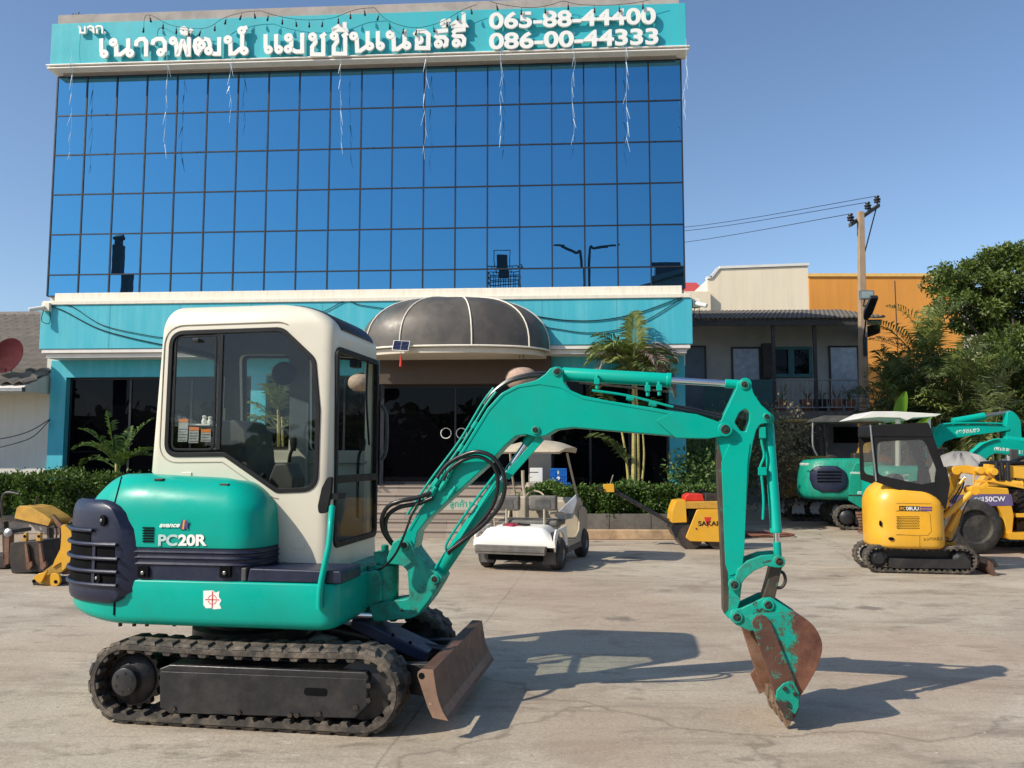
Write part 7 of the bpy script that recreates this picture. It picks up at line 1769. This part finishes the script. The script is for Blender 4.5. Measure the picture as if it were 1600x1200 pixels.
S1 = Fr(AT(1440, 712, 17.0).x, 17.0, 6)
g1 = green_boom_machine(S1, 'green excavator with a thin white canopy and a raised lettered boom behind the yellow one',
    [(1453, 700), (1455, 678), (1464, 667), (1480, 664), (1530, 663), (1566, 664), (1577, 668), (1578, 672), (1560, 675), (1520, 680), (1490, 685), (1476, 690), (1466, 702), (1462, 716), (1452, 716)],
    ((1488, 659), (1578, 643), .56), [(1575, 643), (1583, 642), (1590, 648), (1596, 658), (1598, 690), (1597, 706), (1574, 704), (1573, 672)],
    [('イワクけんせつ', LETTER, 1493, 679, 1530.5, 675, 7)], [(1459, 680), (1466, 666), (1482, 662), (1525, 661), (1567, 662)])
cz_ = S1.p(1400, 652, -.4)
ccx0 = S1.p(1338, 655, -.5).x; ccx1 = S1.p(1468, 655, -.5).x
P = S1.x2([(1337, 655), (1362, 643), (1400, 643), (1470, 647), (1460, 651), (1425, 653), (1416, 657), (1405, 653), (1372, 652)], -.5)
MB().prism(P, -.55, .7).build('canopy_roof', WHITEP, g1, bevel=.01)
for px, w_ in ((1403, -.4), (1403, .5), (1452, -.4)): MB().tube([S1.p(px, 655, w_), S1.p(px, 735, w_)], .05 if px < 1440 else .03, 8, sm=0).build('canopy_post', WHITEP, g1)
za = S1.p(1400, 728, -.7).z
a = S1.p(1385, 760, -.7).x
MB().loft([[(x, y, z) for x, y in fillet([(a + 2.1 - d, -.75 + d), (a + 2.1 - d, .75 - d), (a - .15 + d, .75 - d), (a - .15 + d, -.75 + d)], [.1, .1, .5, .5], 6)] for z, d in ((.62, .08), (.68, 0), (za - .12, 0), (za - .03, .06), (za, .16))]).build('body', GREEN, g1, ang=50)
lettering(S1, g1, 'PC', LETTER, 1403, 752, 1421, 752, 11, -.755, .02)
track(g1, a - .1, a + 2.1, .27, .27, -.8, -.5, pitch=.12, lug=.02); track(g1, a - .1, a + 2.1, .27, .27, .5, .8, pitch=.12, lug=.02)
S2 = Fr(AT(1560, 712, 15.6).x, 15.6, 4)
g2 = green_boom_machine(S2, 'green excavator mostly out of frame at the right, its lower boom lettered in white',
    [(1512, 722), (1517, 711), (1532, 698), (1540, 691), (1552, 689), (1562, 685), (1570, 685), (1576, 688), (1600, 693), (1680, 705), (1690, 716), (1640, 715), (1600, 713), (1575, 710), (1556, 708), (1546, 713), (1532, 728), (1520, 745), (1510, 745)],
    ((1570, 687), (1690, 700), .6), [(1688, 698), (1700, 695), (1710, 705), (1712, 800), (1695, 800), (1688, 716)],
    [('(有)さお', LETTER, 1553.5, 704, 1578, 706.5, 6.5), ('とぼ', LETTER, 1587.5, 708, 1598.5, 710, 6)], [(1518, 708), (1534, 695), (1550, 688), (1560, 686)])
za = 1.25
MB().loft([[(x - .3, y, z) for x, y in fillet([(1.0 - d, -.6 + d), (1.0 - d, .75 - d), (-1.0 + d, .75 - d), (-1.0 + d, -.6 + d)], .25, 5)] for z, d in ((.6, .05), (.66, 0), (za - .1, 0), (za, .1))]).build('body', GREEN, g2, ang=50)
track(g2, -1.2, 1.0, .27, .27, -.8, -.5, pitch=.12, lug=.02); track(g2, -1.2, 1.0, .27, .27, .5, .8, pitch=.12, lug=.02)
# --- shaded yellow machine and the dark one behind ---
S3 = Fr(AT(1235, 712, 21.5).x, 21.5, 8)
o = S3.root('excavator', 'dull yellow excavator parked in the shade behind the green one', 'excavator')
a = S3.p(1225, 760, -.7).x; b = S3.p(1280, 760, -.7).x
zt_ = S3.p(1250, 712, -.7).z
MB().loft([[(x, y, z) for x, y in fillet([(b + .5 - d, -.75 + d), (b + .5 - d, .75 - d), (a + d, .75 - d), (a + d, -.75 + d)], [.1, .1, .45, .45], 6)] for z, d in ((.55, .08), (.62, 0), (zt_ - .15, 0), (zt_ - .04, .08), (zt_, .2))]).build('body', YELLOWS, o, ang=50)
zr_ = S3.p(1250, 655, -.5).z
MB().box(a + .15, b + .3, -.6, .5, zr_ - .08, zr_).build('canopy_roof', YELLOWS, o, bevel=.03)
for x, y in ((a + .2, -.55), (a + .2, .45), (b + .2, -.55), (b + .2, .45), (a + .75, -.55)): MB().cyl((x, y, zt_ - .1), (x, y, zr_ - .05), .035, n=8).build('canopy_post', DARKM, o)
MB().box(a + .5, a + 1.0, -.4, .2, zt_ - .1, zt_ + .5).build('seat', DARKM, o, bevel=.05)
track(o, a, b + .6, .28, .28, -.85, -.5, pitch=.13, lug=.02); track(o, a, b + .6, .28, .28, .5, .85, pitch=.13, lug=.02)
S4 = Fr(AT(1345, 712, 20.5).x, 20.5, 5)
o = S4.root('excavator', 'shaded excavator boom in dull yellow rising behind the dark canopy', 'excavator')
P = S4.x2([(1330, 735), (1345, 700), (1362, 682), (1380, 676), (1400, 680), (1400, 690), (1380, 688), (1368, 694), (1355, 710), (1345, 740)], -.1)
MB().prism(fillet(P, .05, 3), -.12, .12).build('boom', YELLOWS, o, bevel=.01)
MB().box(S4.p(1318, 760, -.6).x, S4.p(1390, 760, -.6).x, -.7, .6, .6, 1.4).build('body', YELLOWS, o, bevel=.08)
track(o, -1.2, 1.0, .28, .28, -.85, -.5, pitch=.13, lug=.02); track(o, -1.2, 1.0, .28, .28, .5, .85, pitch=.13, lug=.02)
# rusty steel track section lying between the machines
q = G(1350, 834); o = thing('steel_track', 'rusty steel crawler track segment standing behind the small yellow excavator', 'crawler track', (q.x, q.y, 0), -.2)
m = MB()
for k in range(7): 
    z = .03 + k * .062; sh = .03 * math.sin(k * .7); m.box(-.13 + sh, .13 + sh, -.09, -.02, z, z + .045)
m.build('track_pads', RUST, o, bevel=.006); MB().lathe((.24, .0, .2), (0, -1, 0), [(0, .17), (.05, .19), (.08, .19), (.1, .12), (.12, .05)], 20).build('sprocket', DARKM, o)
MB().box(-.05, .22, -.01, .02, .03, .4).build('link_frame', DARKM, o)
# --- walk-behind roller ---
RL = frame_at(1100, 859, 3, -.35)
ro_ = RL.root('walk_behind_roller', 'yellow walk-behind road roller with a long black handle and a red engine cover', 'roller')
c1 = RL.p(1079, 845, -.3).x; c2 = RL.p(1124, 846, -.3).x; R_ = .21
for c_ in (c1, c2):
    MB().lathe((c_, -.3, R_), (0, 1, 0), [(0, R_ * .86), (.0, R_), (.62, R_), (.62, R_ * .86), (.56, R_ * .84), (.56, .04)], 40).build('drum', mat('polished_drum', (.10, .08, .07), .45, metal=.6, var=.3) if 'polished_drum' not in MATS else MATS['polished_drum'], ro_)
P = fillet(RL.x2([(1089, 796), (1122, 796), (1148, 796), (1160, 838), (1156, 848), (1079, 846), (1071, 840)], -.36), .04, 4)
sp3 = MB().prism(P, -.36, -.33).build('side_panel', YELLOW, ro_, bevel=.012)
MB().prism(P, .33, .36).build('side_panel', YELLOW, ro_, bevel=.012)
lettering(RL, sp3, 'SAKAI', BLACKL, 1091, 821.5, 1121.5, 821.5, 7.4, -.3645, .02)
P = RL.x2([(1100, 808), (1111.5, 808), (1106, 825)], -.36); MB().prism(P, -.3625, -.35).build('red_triangle', REDL, sp3)
for x, y in ((1088, 826), (1124, 828)): q = RL.p(x, y, -.36); MB().cyl((q.x, -.36, q.z), (q.x, -.37, q.z), .014, n=8).build('bolt', DARKM, sp3)
P = RL.x2([(1052, 812), (1078, 806), (1085, 816), (1072, 842), (1055, 840), (1048, 826)], -.25); MB().prism(fillet(P, .03, 3), -.27, .27).build('frame', BLACKP, ro_, bevel=.01)
P = RL.x2([(1056, 783), (1071, 781), (1073, 816), (1049, 817), (1050, 800)], -.28); MB().prism(fillet(P, [.05, .02, .01, .02, .02], 3), -.30, .28).build('water_tank', YELLOW, ro_, bevel=.02)
P = RL.x2([(1071, 784), (1150, 783), (1155, 796), (1072, 795)], -.3); MB().prism(P, -.3, .3).build('top_cover', YELLOWD, ro_, bevel=.012)
P = RL.x2([(1070, 775), (1076, 771), (1098, 772), (1101, 783), (1069, 783)], -.15); MB().prism(P, -.18, .2).build('engine_cover', REDR, ro_, bevel=.02)
P = RL.x2([(1100, 770), (1125, 772), (1140, 784), (1100, 784)], -.1); MB().prism(P, -.2, .25).build('engine', DARKM, ro_, bevel=.02)
P = RL.x2([(1074, 797), (1094, 797), (1090, 806), (1080, 840), (1076, 830)], -.2); MB().prism(P, -.28, .28).build('core', DARKI, ro_)
MB().tube([RL.p(1092, 768, .1), RL.p(1099, 768, .1), RL.p(1108, 785, .1)], .03, 8).build('lifting_bar', BLACK, ro_)
h0 = RL.p(1050, 818, 0); h1 = RL.p(958, 766, 0)
MB().tube([h0, h0.lerp(h1, .3), h1], .036, 10, sm=0).cyl(h0, h0.lerp(h1, .12), .045).build('handle_shaft', BLACKP, ro_)
P = RL.x2([(943, 757), (959, 756), (960, 769), (945, 769)], -.08); hh_ = MB().prism(fillet(P, .02, 3), -.10, .12).build('handle_head', YELLOW, ro_, bevel=.012)
MB().tube([RL.p(953, 757, 0), RL.p(956, 748, .0), RL.p(958, 742, 0)], .01, 6).build('control_lever', STEEL, hh_)
MB().tube([RL.p(945, 765, -.1), RL.p(936, 766, -.18), RL.p(935, 760, -.22)], .014, 6).tube([RL.p(945, 765, .1), RL.p(936, 766, .2), RL.p(935, 760, .26)], .014, 6).build('handlebar', BLACKP, hh_)
# coil of cable on the ground
q = G(1195, 838); m = MB(); rr_ = random.Random(2)
pts = []
for i in range(90):
    t_ = i * .55; R__ = .32 + .12 * math.sin(i * .37) + .06 * rr_.random(); pts.append((q.x + R__ * 1.25 * math.cos(t_), q.y + R__ * .9 * math.sin(t_), .02 + .05 * (i / 90)))
m.tube(pts, .012, 5, sm=3); m.tube([(q.x + .3, q.y, .015), (q.x - .5, q.y - .15, .015), (q.x - 1.0, q.y + .1, .015)], .012, 5)
MBc = m.build('cable_coil', mat('brown_cable', (.22, .09, .06), .6), label='brown cable coiled on the ground behind the excavator stick', cat='cable')
# --- golf cart ---
CT = Fr(G(822, 893).x, G(822, 893).y - .05, 17)
ct = CT.root('golf_cart', 'white golf cart with grey seats and a cream roof parked behind the boom', 'golf cart')
def wheel(par, x, w, r, wd=.18, side=1, nm='wheel', tm=TYRE, rm=STEEL):
    o = MB().lathe((x, w - wd / 2, r), (0, 1, 0), [(0, r * .55), (.0, r * .8), (.02, r * .94), (.05, r), (wd - .05, r), (wd - .02, r * .94), (wd, r * .8), (wd, r * .55)], 32).build(nm, tm, par)
    return o
def cwheel(s_, w_, r=.225):
    x0_ = s_ - .09; o = MB().lathe((x0_, w_, r), (1, 0, 0), [(0, r * .5), (0, r * .8), (.02, r * .94), (.045, r), (.135, r), (.16, r * .94), (.18, r * .8), (.18, r * .5), (.15, r * .48)], 32).build('tyre', TYRE, ct)
    MB().lathe((s_ - .07, w_, r), (1, 0, 0), [(0, r * .5), (.02, r * .52), (.13, r * .52), (.15, r * .48), (.12, r * .42), (.11, r * .1)], 24).build('rim', STEEL, o)
sxr = CT.p(873, 880, .35).x - .02; sxl = CT.p(757, 880, .35).x + .05
for s_ in (sxl, sxr):
    for w_ in (.36, 1.95): cwheel(s_, w_)
xl = CT.p(741, 840, .05).x; xr = CT.p(869, 840, .05).x
zb_ = CT.p(800, 852, .0).z; zt_ = CT.p(800, 822, .35).z
L = []
for w_, z_, ins in ((0.0, zb_ - .02, .0), (-.005, zb_ + .07, .01), (.03, zb_ + .15, .05), (.12, zb_ + .235, .10), (.25, zt_, .14), (.36, zt_ + .015, .16), (.75, zt_ + .01, .16)):
    n_ = 16; row = []
    for i in range(n_ + 1):
        f = i / n_; e_ = min(f, 1 - f) * 2; drop = (1 - min(1, e_ / .28)) ** 2 * .09 if z_ > zb_ + .1 else 0
        row.append((xl + ins + (xr - xl - 2 * ins) * f, w_ + drop * .3, z_ - drop))
    L.append(row)
tc = MB().loft(L, closed=False, cap0=False, cap1=False).build('rear_cowl', WHITEP, ct, fix=False, ang=60); sd = tc.modifiers.new('s', 'SOLIDIFY'); sd.thickness = .02; sd.offset = -1
# side skirts with wheel arch
for x_, sg_ in ((xr - .015, 1), (xl + .015, -1)):
    arc = [(.36 + .29 * math.cos(math.radians(d)), .24 + .29 * math.sin(math.radians(d))) for d in range(20, 175, 14)]
    P = [(.02, zb_ - .03), (.02, zb_ + .12), (.12, zb_ + .22), (.26, zt_ - .02), (.72, zt_ - .0), (.82, .30), (.64, .30)] + arc
    m = MB(); m.prism(P, x_ - .02 if sg_ > 0 else x_ + .02, x_ + .006 if sg_ > 0 else x_ - .006, ax='x'); m.build('side_skirt', WHITEP, ct, bevel=.008)
    P = [(.80, .26), (2.1, .26), (2.25, .5), (2.2, .72), (2.0, .8), (1.75, .8), (1.62, .45), (1.3, .34), (.86, .34)]
    MB().prism(P, x_ - .03, x_ + .0, ax='x').build('front_fender', mat('cream_plastic', (.40, .34, .25), .45, dirt=(.3, .25, .18), dirt_amt=.5) if 'cream_plastic' not in MATS else MATS['cream_plastic'], ct, bevel=.01)
    MB().box(x_ - .02, x_ + .02, .72, 1.7, .19, .27).build('sill', GREYP, ct, bevel=.01)
CRP = MATS['cream_plastic']
a_ = CT.p(743, 862, -.08); b_ = CT.p(851, 862, -.08)
MB().prism([(a_.x, zb_ - .12), (b_.x, zb_ - .12), (b_.x + .01, zb_ - .0), (a_.x - .01, zb_ - .0)], -.09, .03).box(a_.x - .005, b_.x + .005, -.10, -.088, zb_ - .085, zb_ - .035).build('rear_bumper', SEATG, ct, bevel=.015)
MB().box(xl + .2, xr - .2, .05, .6, .14, .28).build('axle_housing', DARKI, ct, bevel=.02)
for x_ in (xl + .08, xr - .22): MB().box(x_, x_ + .2, .1, .11, .10, .27).build('mud_flap', GREYP, ct)
# seat and its two backs
MB().box(xl + .17, xr - .12, .62, 1.15, zt_ - .02, zt_ + .07).build('seat_cushion', SEATG, ct, bevel=.035, seg=3)
for (x0_, x1_) in ((768, 813), (828, 871)):
    a_ = CT.p(x0_, 797, .62); b_ = CT.p(x1_, 774, .62)
    s_ = MB().box(a_.x, b_.x, .56, .66, a_.z, b_.z).build('seat_back', SEATG, ct, bevel=.035, seg=3)
    MB().prism(fillet([(a_.x + .08, a_.z + .04), (b_.x - .08, a_.z + .04), (b_.x - .1, b_.z - .06), (a_.x + .1, b_.z - .06)], .02, 2), .552, .57).build('back_panel', GREYP, s_, bevel=.004)
    c_ = (a_.x * .45 + b_.x * .55); MB().tube([(c_, .58, zt_ - .04), (c_, .58, a_.z + .03)], .018, 8, sm=0).build('back_post', CRP, s_)
MB().tube([CT.p(767, 810, .6), CT.p(768, 808, .6), CT.p(788, 809, .6)], .016, 6, sm=0).tube([CT.p(773, 822, .6), CT.p(772, 810, .6)], .014, 6, sm=0).build('armrest', CRP, ct)
MB().tube([CT.p(858, 802, .6), CT.p(880, 802, .75), CT.p(884, 812, .8)], .018, 6).build('armrest', CRP, ct)
MB().box(xl + .1, xr - .1, .75, 1.9, .26, .30).build('floor', GREYP, ct)
P = [(1.95, .3), (2.05, .85), (1.9, .95), (1.72, .9), (1.75, .3)]; MB().prism(P, xl + .05, xr - .05, ax='x').build('dashboard', CRP, ct, bevel=.03)
q = CT.p(835, 782, 1.55); R__ = .17
MB().tube([(q.x + R__ * math.cos(t), 1.55 + R__ * .45 * math.sin(t), q.z + R__ * .85 * math.sin(t)) for t in [2 * math.pi * i / 24 for i in range(25)]], .014, 8, sm=0).tube([(q.x, 1.55, q.z), (q.x, 1.85, q.z - .3)], .025, 8, sm=0).build('steering_wheel', mat('cream_rim', (.4, .34, .25), .5), ct)
MB().tube([CT.p(817, 735, 1.5), CT.p(818, 760, 1.5), CT.p(824, 790, 1.5), CT.p(836, 793, 1.5)], .028, 8).build('steering_column', CRP, ct)
# roof and posts
zr_ = CT.p(840, 706, .55).z; rx0 = CT.p(784, 700, .55).x - .06; rx1 = CT.p(890, 700, .8).x
L = []
for w_, dz, ins in ((.40, .0, .06), (.44, .06, .03), (.60, .14, .01), (1.0, .18, 0), (1.4, .14, .02), (1.55, .05, .06)):
    n_ = 18; L.append([(rx0 + ins + (rx1 - rx0 - 2 * ins) * i / n_, w_, zr_ + dz * (math.sin(math.pi * (.04 + .92 * i / n_)) ** .45)) for i in range(n_ + 1)])
rf = MB().loft(L, closed=False, cap0=False, cap1=False).build('roof', mat('cream_roof_plastic', (.46, .39, .29), .5, dirt=(.3, .22, .14), dirt_amt=.6, dscale=5), ct, fix=False, ang=60); sd = rf.modifiers.new('s', 'SOLIDIFY'); sd.thickness = .04
MB().box(rx0 + .22, rx1 - .16, .5, .56, zr_ - .01, zr_ + .03).build('roof_rail', GREYP, rf, bevel=.01)
for pts in (((886, 708, 1.35), (892, 735, 1.45), (902, 780, 1.65), (904, 815, 1.85)), ((797, 706, 1.35), (800, 740, 1.45), (808, 790, 1.7))): MB().tube([CT.p(*p) for p in pts], .018, 8).build('roof_post', CRP, ct)
MB().box(CT.p(806, 795, 1.3).x, CT.p(822, 795, 1.3).x, 1.3, 1.5, .55, CT.p(806, 775, 1.3).z).build('storage_bin', CRP, ct, bevel=.03)
q = CT.p(878, 795, .9); MB().prism([(q.x - .12, q.z - .1), (q.x + .22, q.z + .22), (q.x + .24, q.z + .12), (q.x + .15, q.z - .14), (q.x - .02, q.z - .16)], .88, .98).build('seat_cover_scrap', FOILG, ct, bevel=.01)
# red cloth on the cowl
q = CT.p(780, 832, .36); o = CT.root('red_cloth', 'crumpled red cloth lying on the white golf cart body', 'cloth')
rr_ = random.Random(9); L = []
c0 = CT.p(799, 830, .34); o.location = CT.wld(c0.x, .34, zt_ + .005)
for k, s_ in ((0, 1.0), (1, .96), (2, .7), (3, .35)):
    L.append([(.15 * s_ * math.cos(t) * (1 + .25 * math.sin(3 * t + 1)), .08 * s_ * math.sin(t) * (1 + .3 * math.sin(4 * t)), .0 + .012 * k + .006 * math.sin(5 * t + k)) for t in [2 * math.pi * i / 30 for i in range(30)]])
MB().loft(L).build('cloth', mat('crimson_cloth', (.22, .01, .03), .8, var=.3), o, ang=60)
MB().tube([(.1, 0, .03), (.2, -.02, .02), (.28, .01, .015)], .018, 6).build('strap', BLACK, o)
# --- mailbox, pedestal and blue crates on the entrance steps ---
q = B.p(836, 755, -.5); zq_ = B.p(836, 756, -.5).z
o = thing('mailbox', 'white metal mailbox on a crusty cement pedestal by the entrance pillar', 'mailbox', B.wld(q.x, -.5, zl), -B.yaw)
za_, zb2 = B.p(836, 755, -.5).z - zl, B.p(836, 731, -.5).z - zl
zp_ = max(.02, za_)
mb_ = MB().box(B.p(828, 740, -.5).x - q.x, B.p(848, 740, -.5).x - q.x, -.06, .06, zp_, zb2).build('box', WHITEP, o, bevel=.008)
wx = (B.p(848, 740, -.5).x - B.p(828, 740, -.5).x)
MB().box(-.11, .07, -.063, -.05, zb2 - .10, zb2 - .085).build('slot', DARKI, mb_)
MB().box(-.12, .12, -.0625, -.05, zp_ + .03, zp_ + .035).box(-.1, -.08, -.064, -.055, zp_ + .12, zp_ + .14).build('door_edge', GREYP, mb_)
o2 = thing('cement_pedestal', 'rough crumbling cement pedestal in front of the entrance pillar', 'pedestal', B.wld(q.x - .02, -.75, 0), -B.yaw)
L = []; rr_ = random.Random(3)
for k in range(9):
    z = .0 + (zl + max(za_, .0) + .02) * k / 8; s_ = .17 + rr_.uniform(-.03, .03); L.append([(s_ * math.copysign(abs(math.cos(t)) ** .5, math.cos(t)) * (1 + rr_.uniform(-.08, .08)), .12 * math.copysign(abs(math.sin(t)) ** .5, math.sin(t)) * (1 + rr_.uniform(-.1, .1)), z) for t in [2 * math.pi * i / 16 for i in range(16)]])
MB().loft(L).build('pedestal', mat('crumbling_cement', (.40, .34, .26), .95, var=.25, vscale=12, bump=.6, bscale=20), o2, ang=50)
def crate(px0, px1, py0, py1, w, lab, dpt=.3):
    a_ = B.p(px0, py1, w); b_ = B.p(px1, py0, w); wd, ht = b_.x - a_.x, b_.z - a_.z
    o = thing('bottle_crate', lab, 'crate', B.wld((a_.x + b_.x) / 2, w, a_.z), -B.yaw, 'blue crates stacked by the steps')
    x = wd / 2; m = MB(); t_ = .015
    m.box(-x, x, 0, t_, 0, ht * .5).box(-x, x, dpt - t_, dpt, 0, ht).box(-x, -x + t_, t_, dpt - t_, 0, ht).box(x - t_, x, t_, dpt - t_, 0, ht).box(-x, x, t_, dpt - t_, 0, t_)
    m.box(-x, -x * .45, 0, t_, ht * .5, ht * .85).box(x * .45, x, 0, t_, ht * .5, ht * .85).box(-x, x, 0, t_, ht * .85, ht)
    for k in range(8): xx = -x + wd * k / 7; m.box(xx - .006, xx + .006, -.01, -.0005, .02, ht - .01)
    m.box(-x - .005, x + .005, -.012, -.0, ht - .03, ht + .0).box(-x - .005, x + .005, -.012, .0, ht * .45, ht * .52)
    m.build('crate_shell', BLUEC, o)
    m = MB().prism(ngon((0, ht * .3), ht * .12, 18), -.016, -.011); m.build('emblem', LETTER, o)
    for k in range(5):
        xx = -x * .7 + wd * .7 * k / 4; MB().lathe((xx, dpt * .4, t_), (0, 0, 1), [(0, .03), (ht * .5, .03), (ht * .68, .012), (ht * .9, .012), (ht * .92, .014)], 10).build('bottle', GLASSC if k % 2 else WHITEP, o)
    return o
crate(853, 891, 754, 773, -1.0, 'lower wider blue bottle crate beside the entrance pillar'); crate(860, 885, 732, 753.5, -.95, 'upper blue bottle crate standing on the wider one', .28)
q = B.p(872, 774, -1.0); oo = MB().box(-.45, .45, -.2, .3, -q.z - 0, -.004).build('block', GRANITE, None, kind='structure'); 
bo_ = thing('granite_block', 'granite block under the two blue crates', 'block', B.wld(q.x, -.95, 0), -B.yaw); oo.parent = bo_; oo.location = (0, 0, q.z); del oo['kind']
# --- yellow machine parts at the left ---
AW = -.0
T1 = frame_at(87, 915, 0, 0)
o = T1.root('excavator_attachment', 'curved yellow steel attachment with pin holes standing beside the excavator', 'attachment')
def tpl(fr, par, pts, a_, b_, nm, mt, rad=.01, bev=.006): return MB().prism(fillet(fr.x2(pts, a_), rad, 3), a_, b_).build(nm, mt, par, bevel=bev)
tpl(T1, o, [(95, 822), (100, 819), (110, 829), (114, 842), (114, 862), (108, 880), (97, 893), (96, 878), (86, 884), (81, 888), (85, 876), (94, 858), (96, 840)], -.02, .04, 'curved_arm', YELLOW)
tpl(T1, o, [(80, 802), (86, 808), (98, 822), (92, 826), (86, 818)], .0, .05, 'spike', RUST)
tpl(T1, o, [(78, 895), (92, 897), (94, 908), (90, 916), (78, 916)], -.06, -.02, 'pin_plate', YELLOW, .04)
tpl(T1, o, [(51, 903), (60, 896), (70, 894), (74, 890), (64, 910), (57, 909)], -.06, -.02, 'pin_plate', YELLOW, .02)
tpl(T1, o, [(58, 911), (68, 893), (84, 881), (98, 878), (97, 894), (78, 897), (78, 916)], .0, .22, 'base_frame', YELLOWS)
tpl(T1, o, [(50, 908), (60, 903), (92, 905), (92, 916), (52, 916)], .02, .30, 'base_block', DARKM)
for x, y in ((87, 909), (53, 908)): q = T1.p(x, y, -.06); MB().cyl((q.x, -.064, q.z), (q.x, -.05, q.z), .022, n=16).build('pin_hole', DARKI, o)
tpl(T1, o, [(92, 893), (125, 891), (125, 896), (98, 898)], .05, .3, 'rusty_bar', RUST)
T2 = frame_at(45, 897, 6, 0)
o = T2.root('digging_bucket', 'dark brown digging bucket with two yellow ears lying at the far left', 'bucket')
P = fillet(T2.x2([(16, 848), (40, 846), (60, 845), (68, 880), (70, 893), (18, 896), (14, 870)], 0), .03, 3)
MB().prism(P, .0, .45).build('shell', mat('dark_bucket_steel', (.025, .018, .014), .6, var=.4, dirt=(.12, .06, .03), dirt_amt=.5), o, bevel=.02)
for px in (37, 59): tpl(T2, o, [(px - 4, 847), (px - 1, 836), (px + 1, 832), (px + 4, 833), (px + 4, 845), (px + 1, 848)], .02, .07, 'ear', YELLOWD, .015); q = T2.p(px + 1.5, 838, .02); MB().cyl((q.x, .016, q.z), (q.x, .03, q.z), .02, n=12).build('pin_hole', DARKI, o)
for px in (40, 62): tpl(T2, o, [(px - 2, 849), (px + 1, 849), (px + 6, 880), (px + 9, 876), (px + 10, 884), (px + 5, 890), (px + 1, 889)], -.05, -.01, 'wear_rib', RUST, .01, .004)
T3 = frame_at(50, 868, 8, 0)
o = T3.root('scrap_frame', 'black steel frame carrying a dusty yellow cover at the far left', 'machine part')
P = T3.x2([(22, 810), (26, 793), (32, 790), (50, 793), (70, 805), (80, 812), (75, 822)], 0); MB().prism(fillet(P, [.02, .03, .1, .1, .05, .02, .01], 3), .0, .5).build('yellow_cover', YELLOWD, o, bevel=.02)
MB().prism(T3.x2([(2, 806), (22, 810), (75, 822), (84, 820), (84, 826), (60, 822), (2, 811)], 0), .02, .48).build('frame', DARKM, o)
MB().tube([T3.p(x, y, .1) for x, y in ((4, 806), (3, 785), (6, 773), (14, 769), (30, 772))], .022, 8).build('hoop', BLACKP, o)
for px in (8, 78): MB().tube([T3.p(px, 815, .2), T3.p(px + 2, 868, .2)], .05, 6, sm=0).build('support', DARKM, o)
MB().tube([T3.p(53, 796, .3), T3.p(58, 775, .3)], .012, 6, sm=0).build('rod', DARKM, o)
T4 = frame_at(8, 890, 0, 0)
o = T4.root('scrap_frame', 'jumble of brown and black steel machine parts cut off by the left edge', 'machine part')
MB().prism(T4.x2([(-30, 830), (18, 828), (18, 834), (-30, 838)], 0), -.05, .5).build('deck', DARKM, o, bevel=.01)
MB().prism(T4.x2([(8, 836), (16, 835), (15, 880), (8, 884)], 0), -.02, .1).build('leg', RUST, o, bevel=.006)
MB().prism(T4.x2([(-30, 868), (6, 866), (10, 888), (-30, 892)], 0), .0, .4).build('base', mat('dark_scrap', (.05, .035, .03), .7, var=.5), o, bevel=.02)
MB().lathe(T4.p(14, 833, -.05), (0, -1, .2), [(0, .05), (.03, .06), (.05, .02)], 12).build('cap', STEEL, o)
T5 = frame_at(100, 858, 0, 0)
o = T5.root('chain_pile', 'dark rusty chain and bars leaning behind the yellow attachment', 'scrap')
MB().prism(T5.x2([(84, 840), (92, 846), (94, 868), (84, 872), (82, 855)], 0), -.1, .1).build('bars', DARKM, o, bevel=.02)
for k in range(5): MB().tube([T5.p(86 + k * 6, 815 + 4 * (k % 2), .1), T5.p(88 + k * 6, 835, .1), T5.p(84 + k * 7, 862, .0)], .02, 6).build('bar', RUST, o)
# dark shoes on the landing
q = B.p(797, 771, -.55)
for dx, lab in ((-.07, 'left black sandal on the entrance landing'), (.09, 'right black sandal on the entrance landing')):
    MB().box(0, .08, 0, .22, 0, .03).build('sandal', BLACK, None, bevel=.01, label=lab, cat='sandal', group='pair of sandals').location = B.wld(q.x + dx, -.5, zl)
# swing the bucket a touch about its pin, as in the photo
pv = Vector((E.p(1151, 964, -.1).x, -.235, 0)); Rm = Matrix.Translation(pv) @ Matrix.Rotation(math.radians(5.0), 4, 'Z') @ Matrix.Translation(-pv)
for o in ex.children:
    n_ = o.name.split('.')[0]
    if n_ in ('bucket_shell', 'bucket_side', 'side_cutter', 'corner_plate', 'bolt', 'bucket_tooth', 'side_cutter_wing'):
        o.data.transform(Rm)

# grit and small stones on the yard
m = MB(); rr_ = random.Random(31)
for i in range(420):
    x = rr_.uniform(-5.5, 6.5); y = rr_.uniform(3.4, 15); s_ = rr_.uniform(.003, .011) * (1 if y < 8 else 1.4)
    n_ = 5; a0 = rr_.uniform(0, 6); ring = [(x + s_ * rr_.uniform(.7, 1.2) * math.cos(a0 + k * 1.2566), y + s_ * rr_.uniform(.7, 1.2) * math.sin(a0 + k * 1.2566), .0005) for k in range(5)]
    m.add(ring + [(x, y, s_ * rr_.uniform(.5, .9))], [(k, (k + 1) % 5, 5) for k in range(5)])
m.build('grit', mat('grit_stones', (.38, .31, .24), .9, var=.4, vscale=3), kind='stuff', smooth=False, fix=False, label='loose grit and tiny stones scattered over the yard', cat='grit')
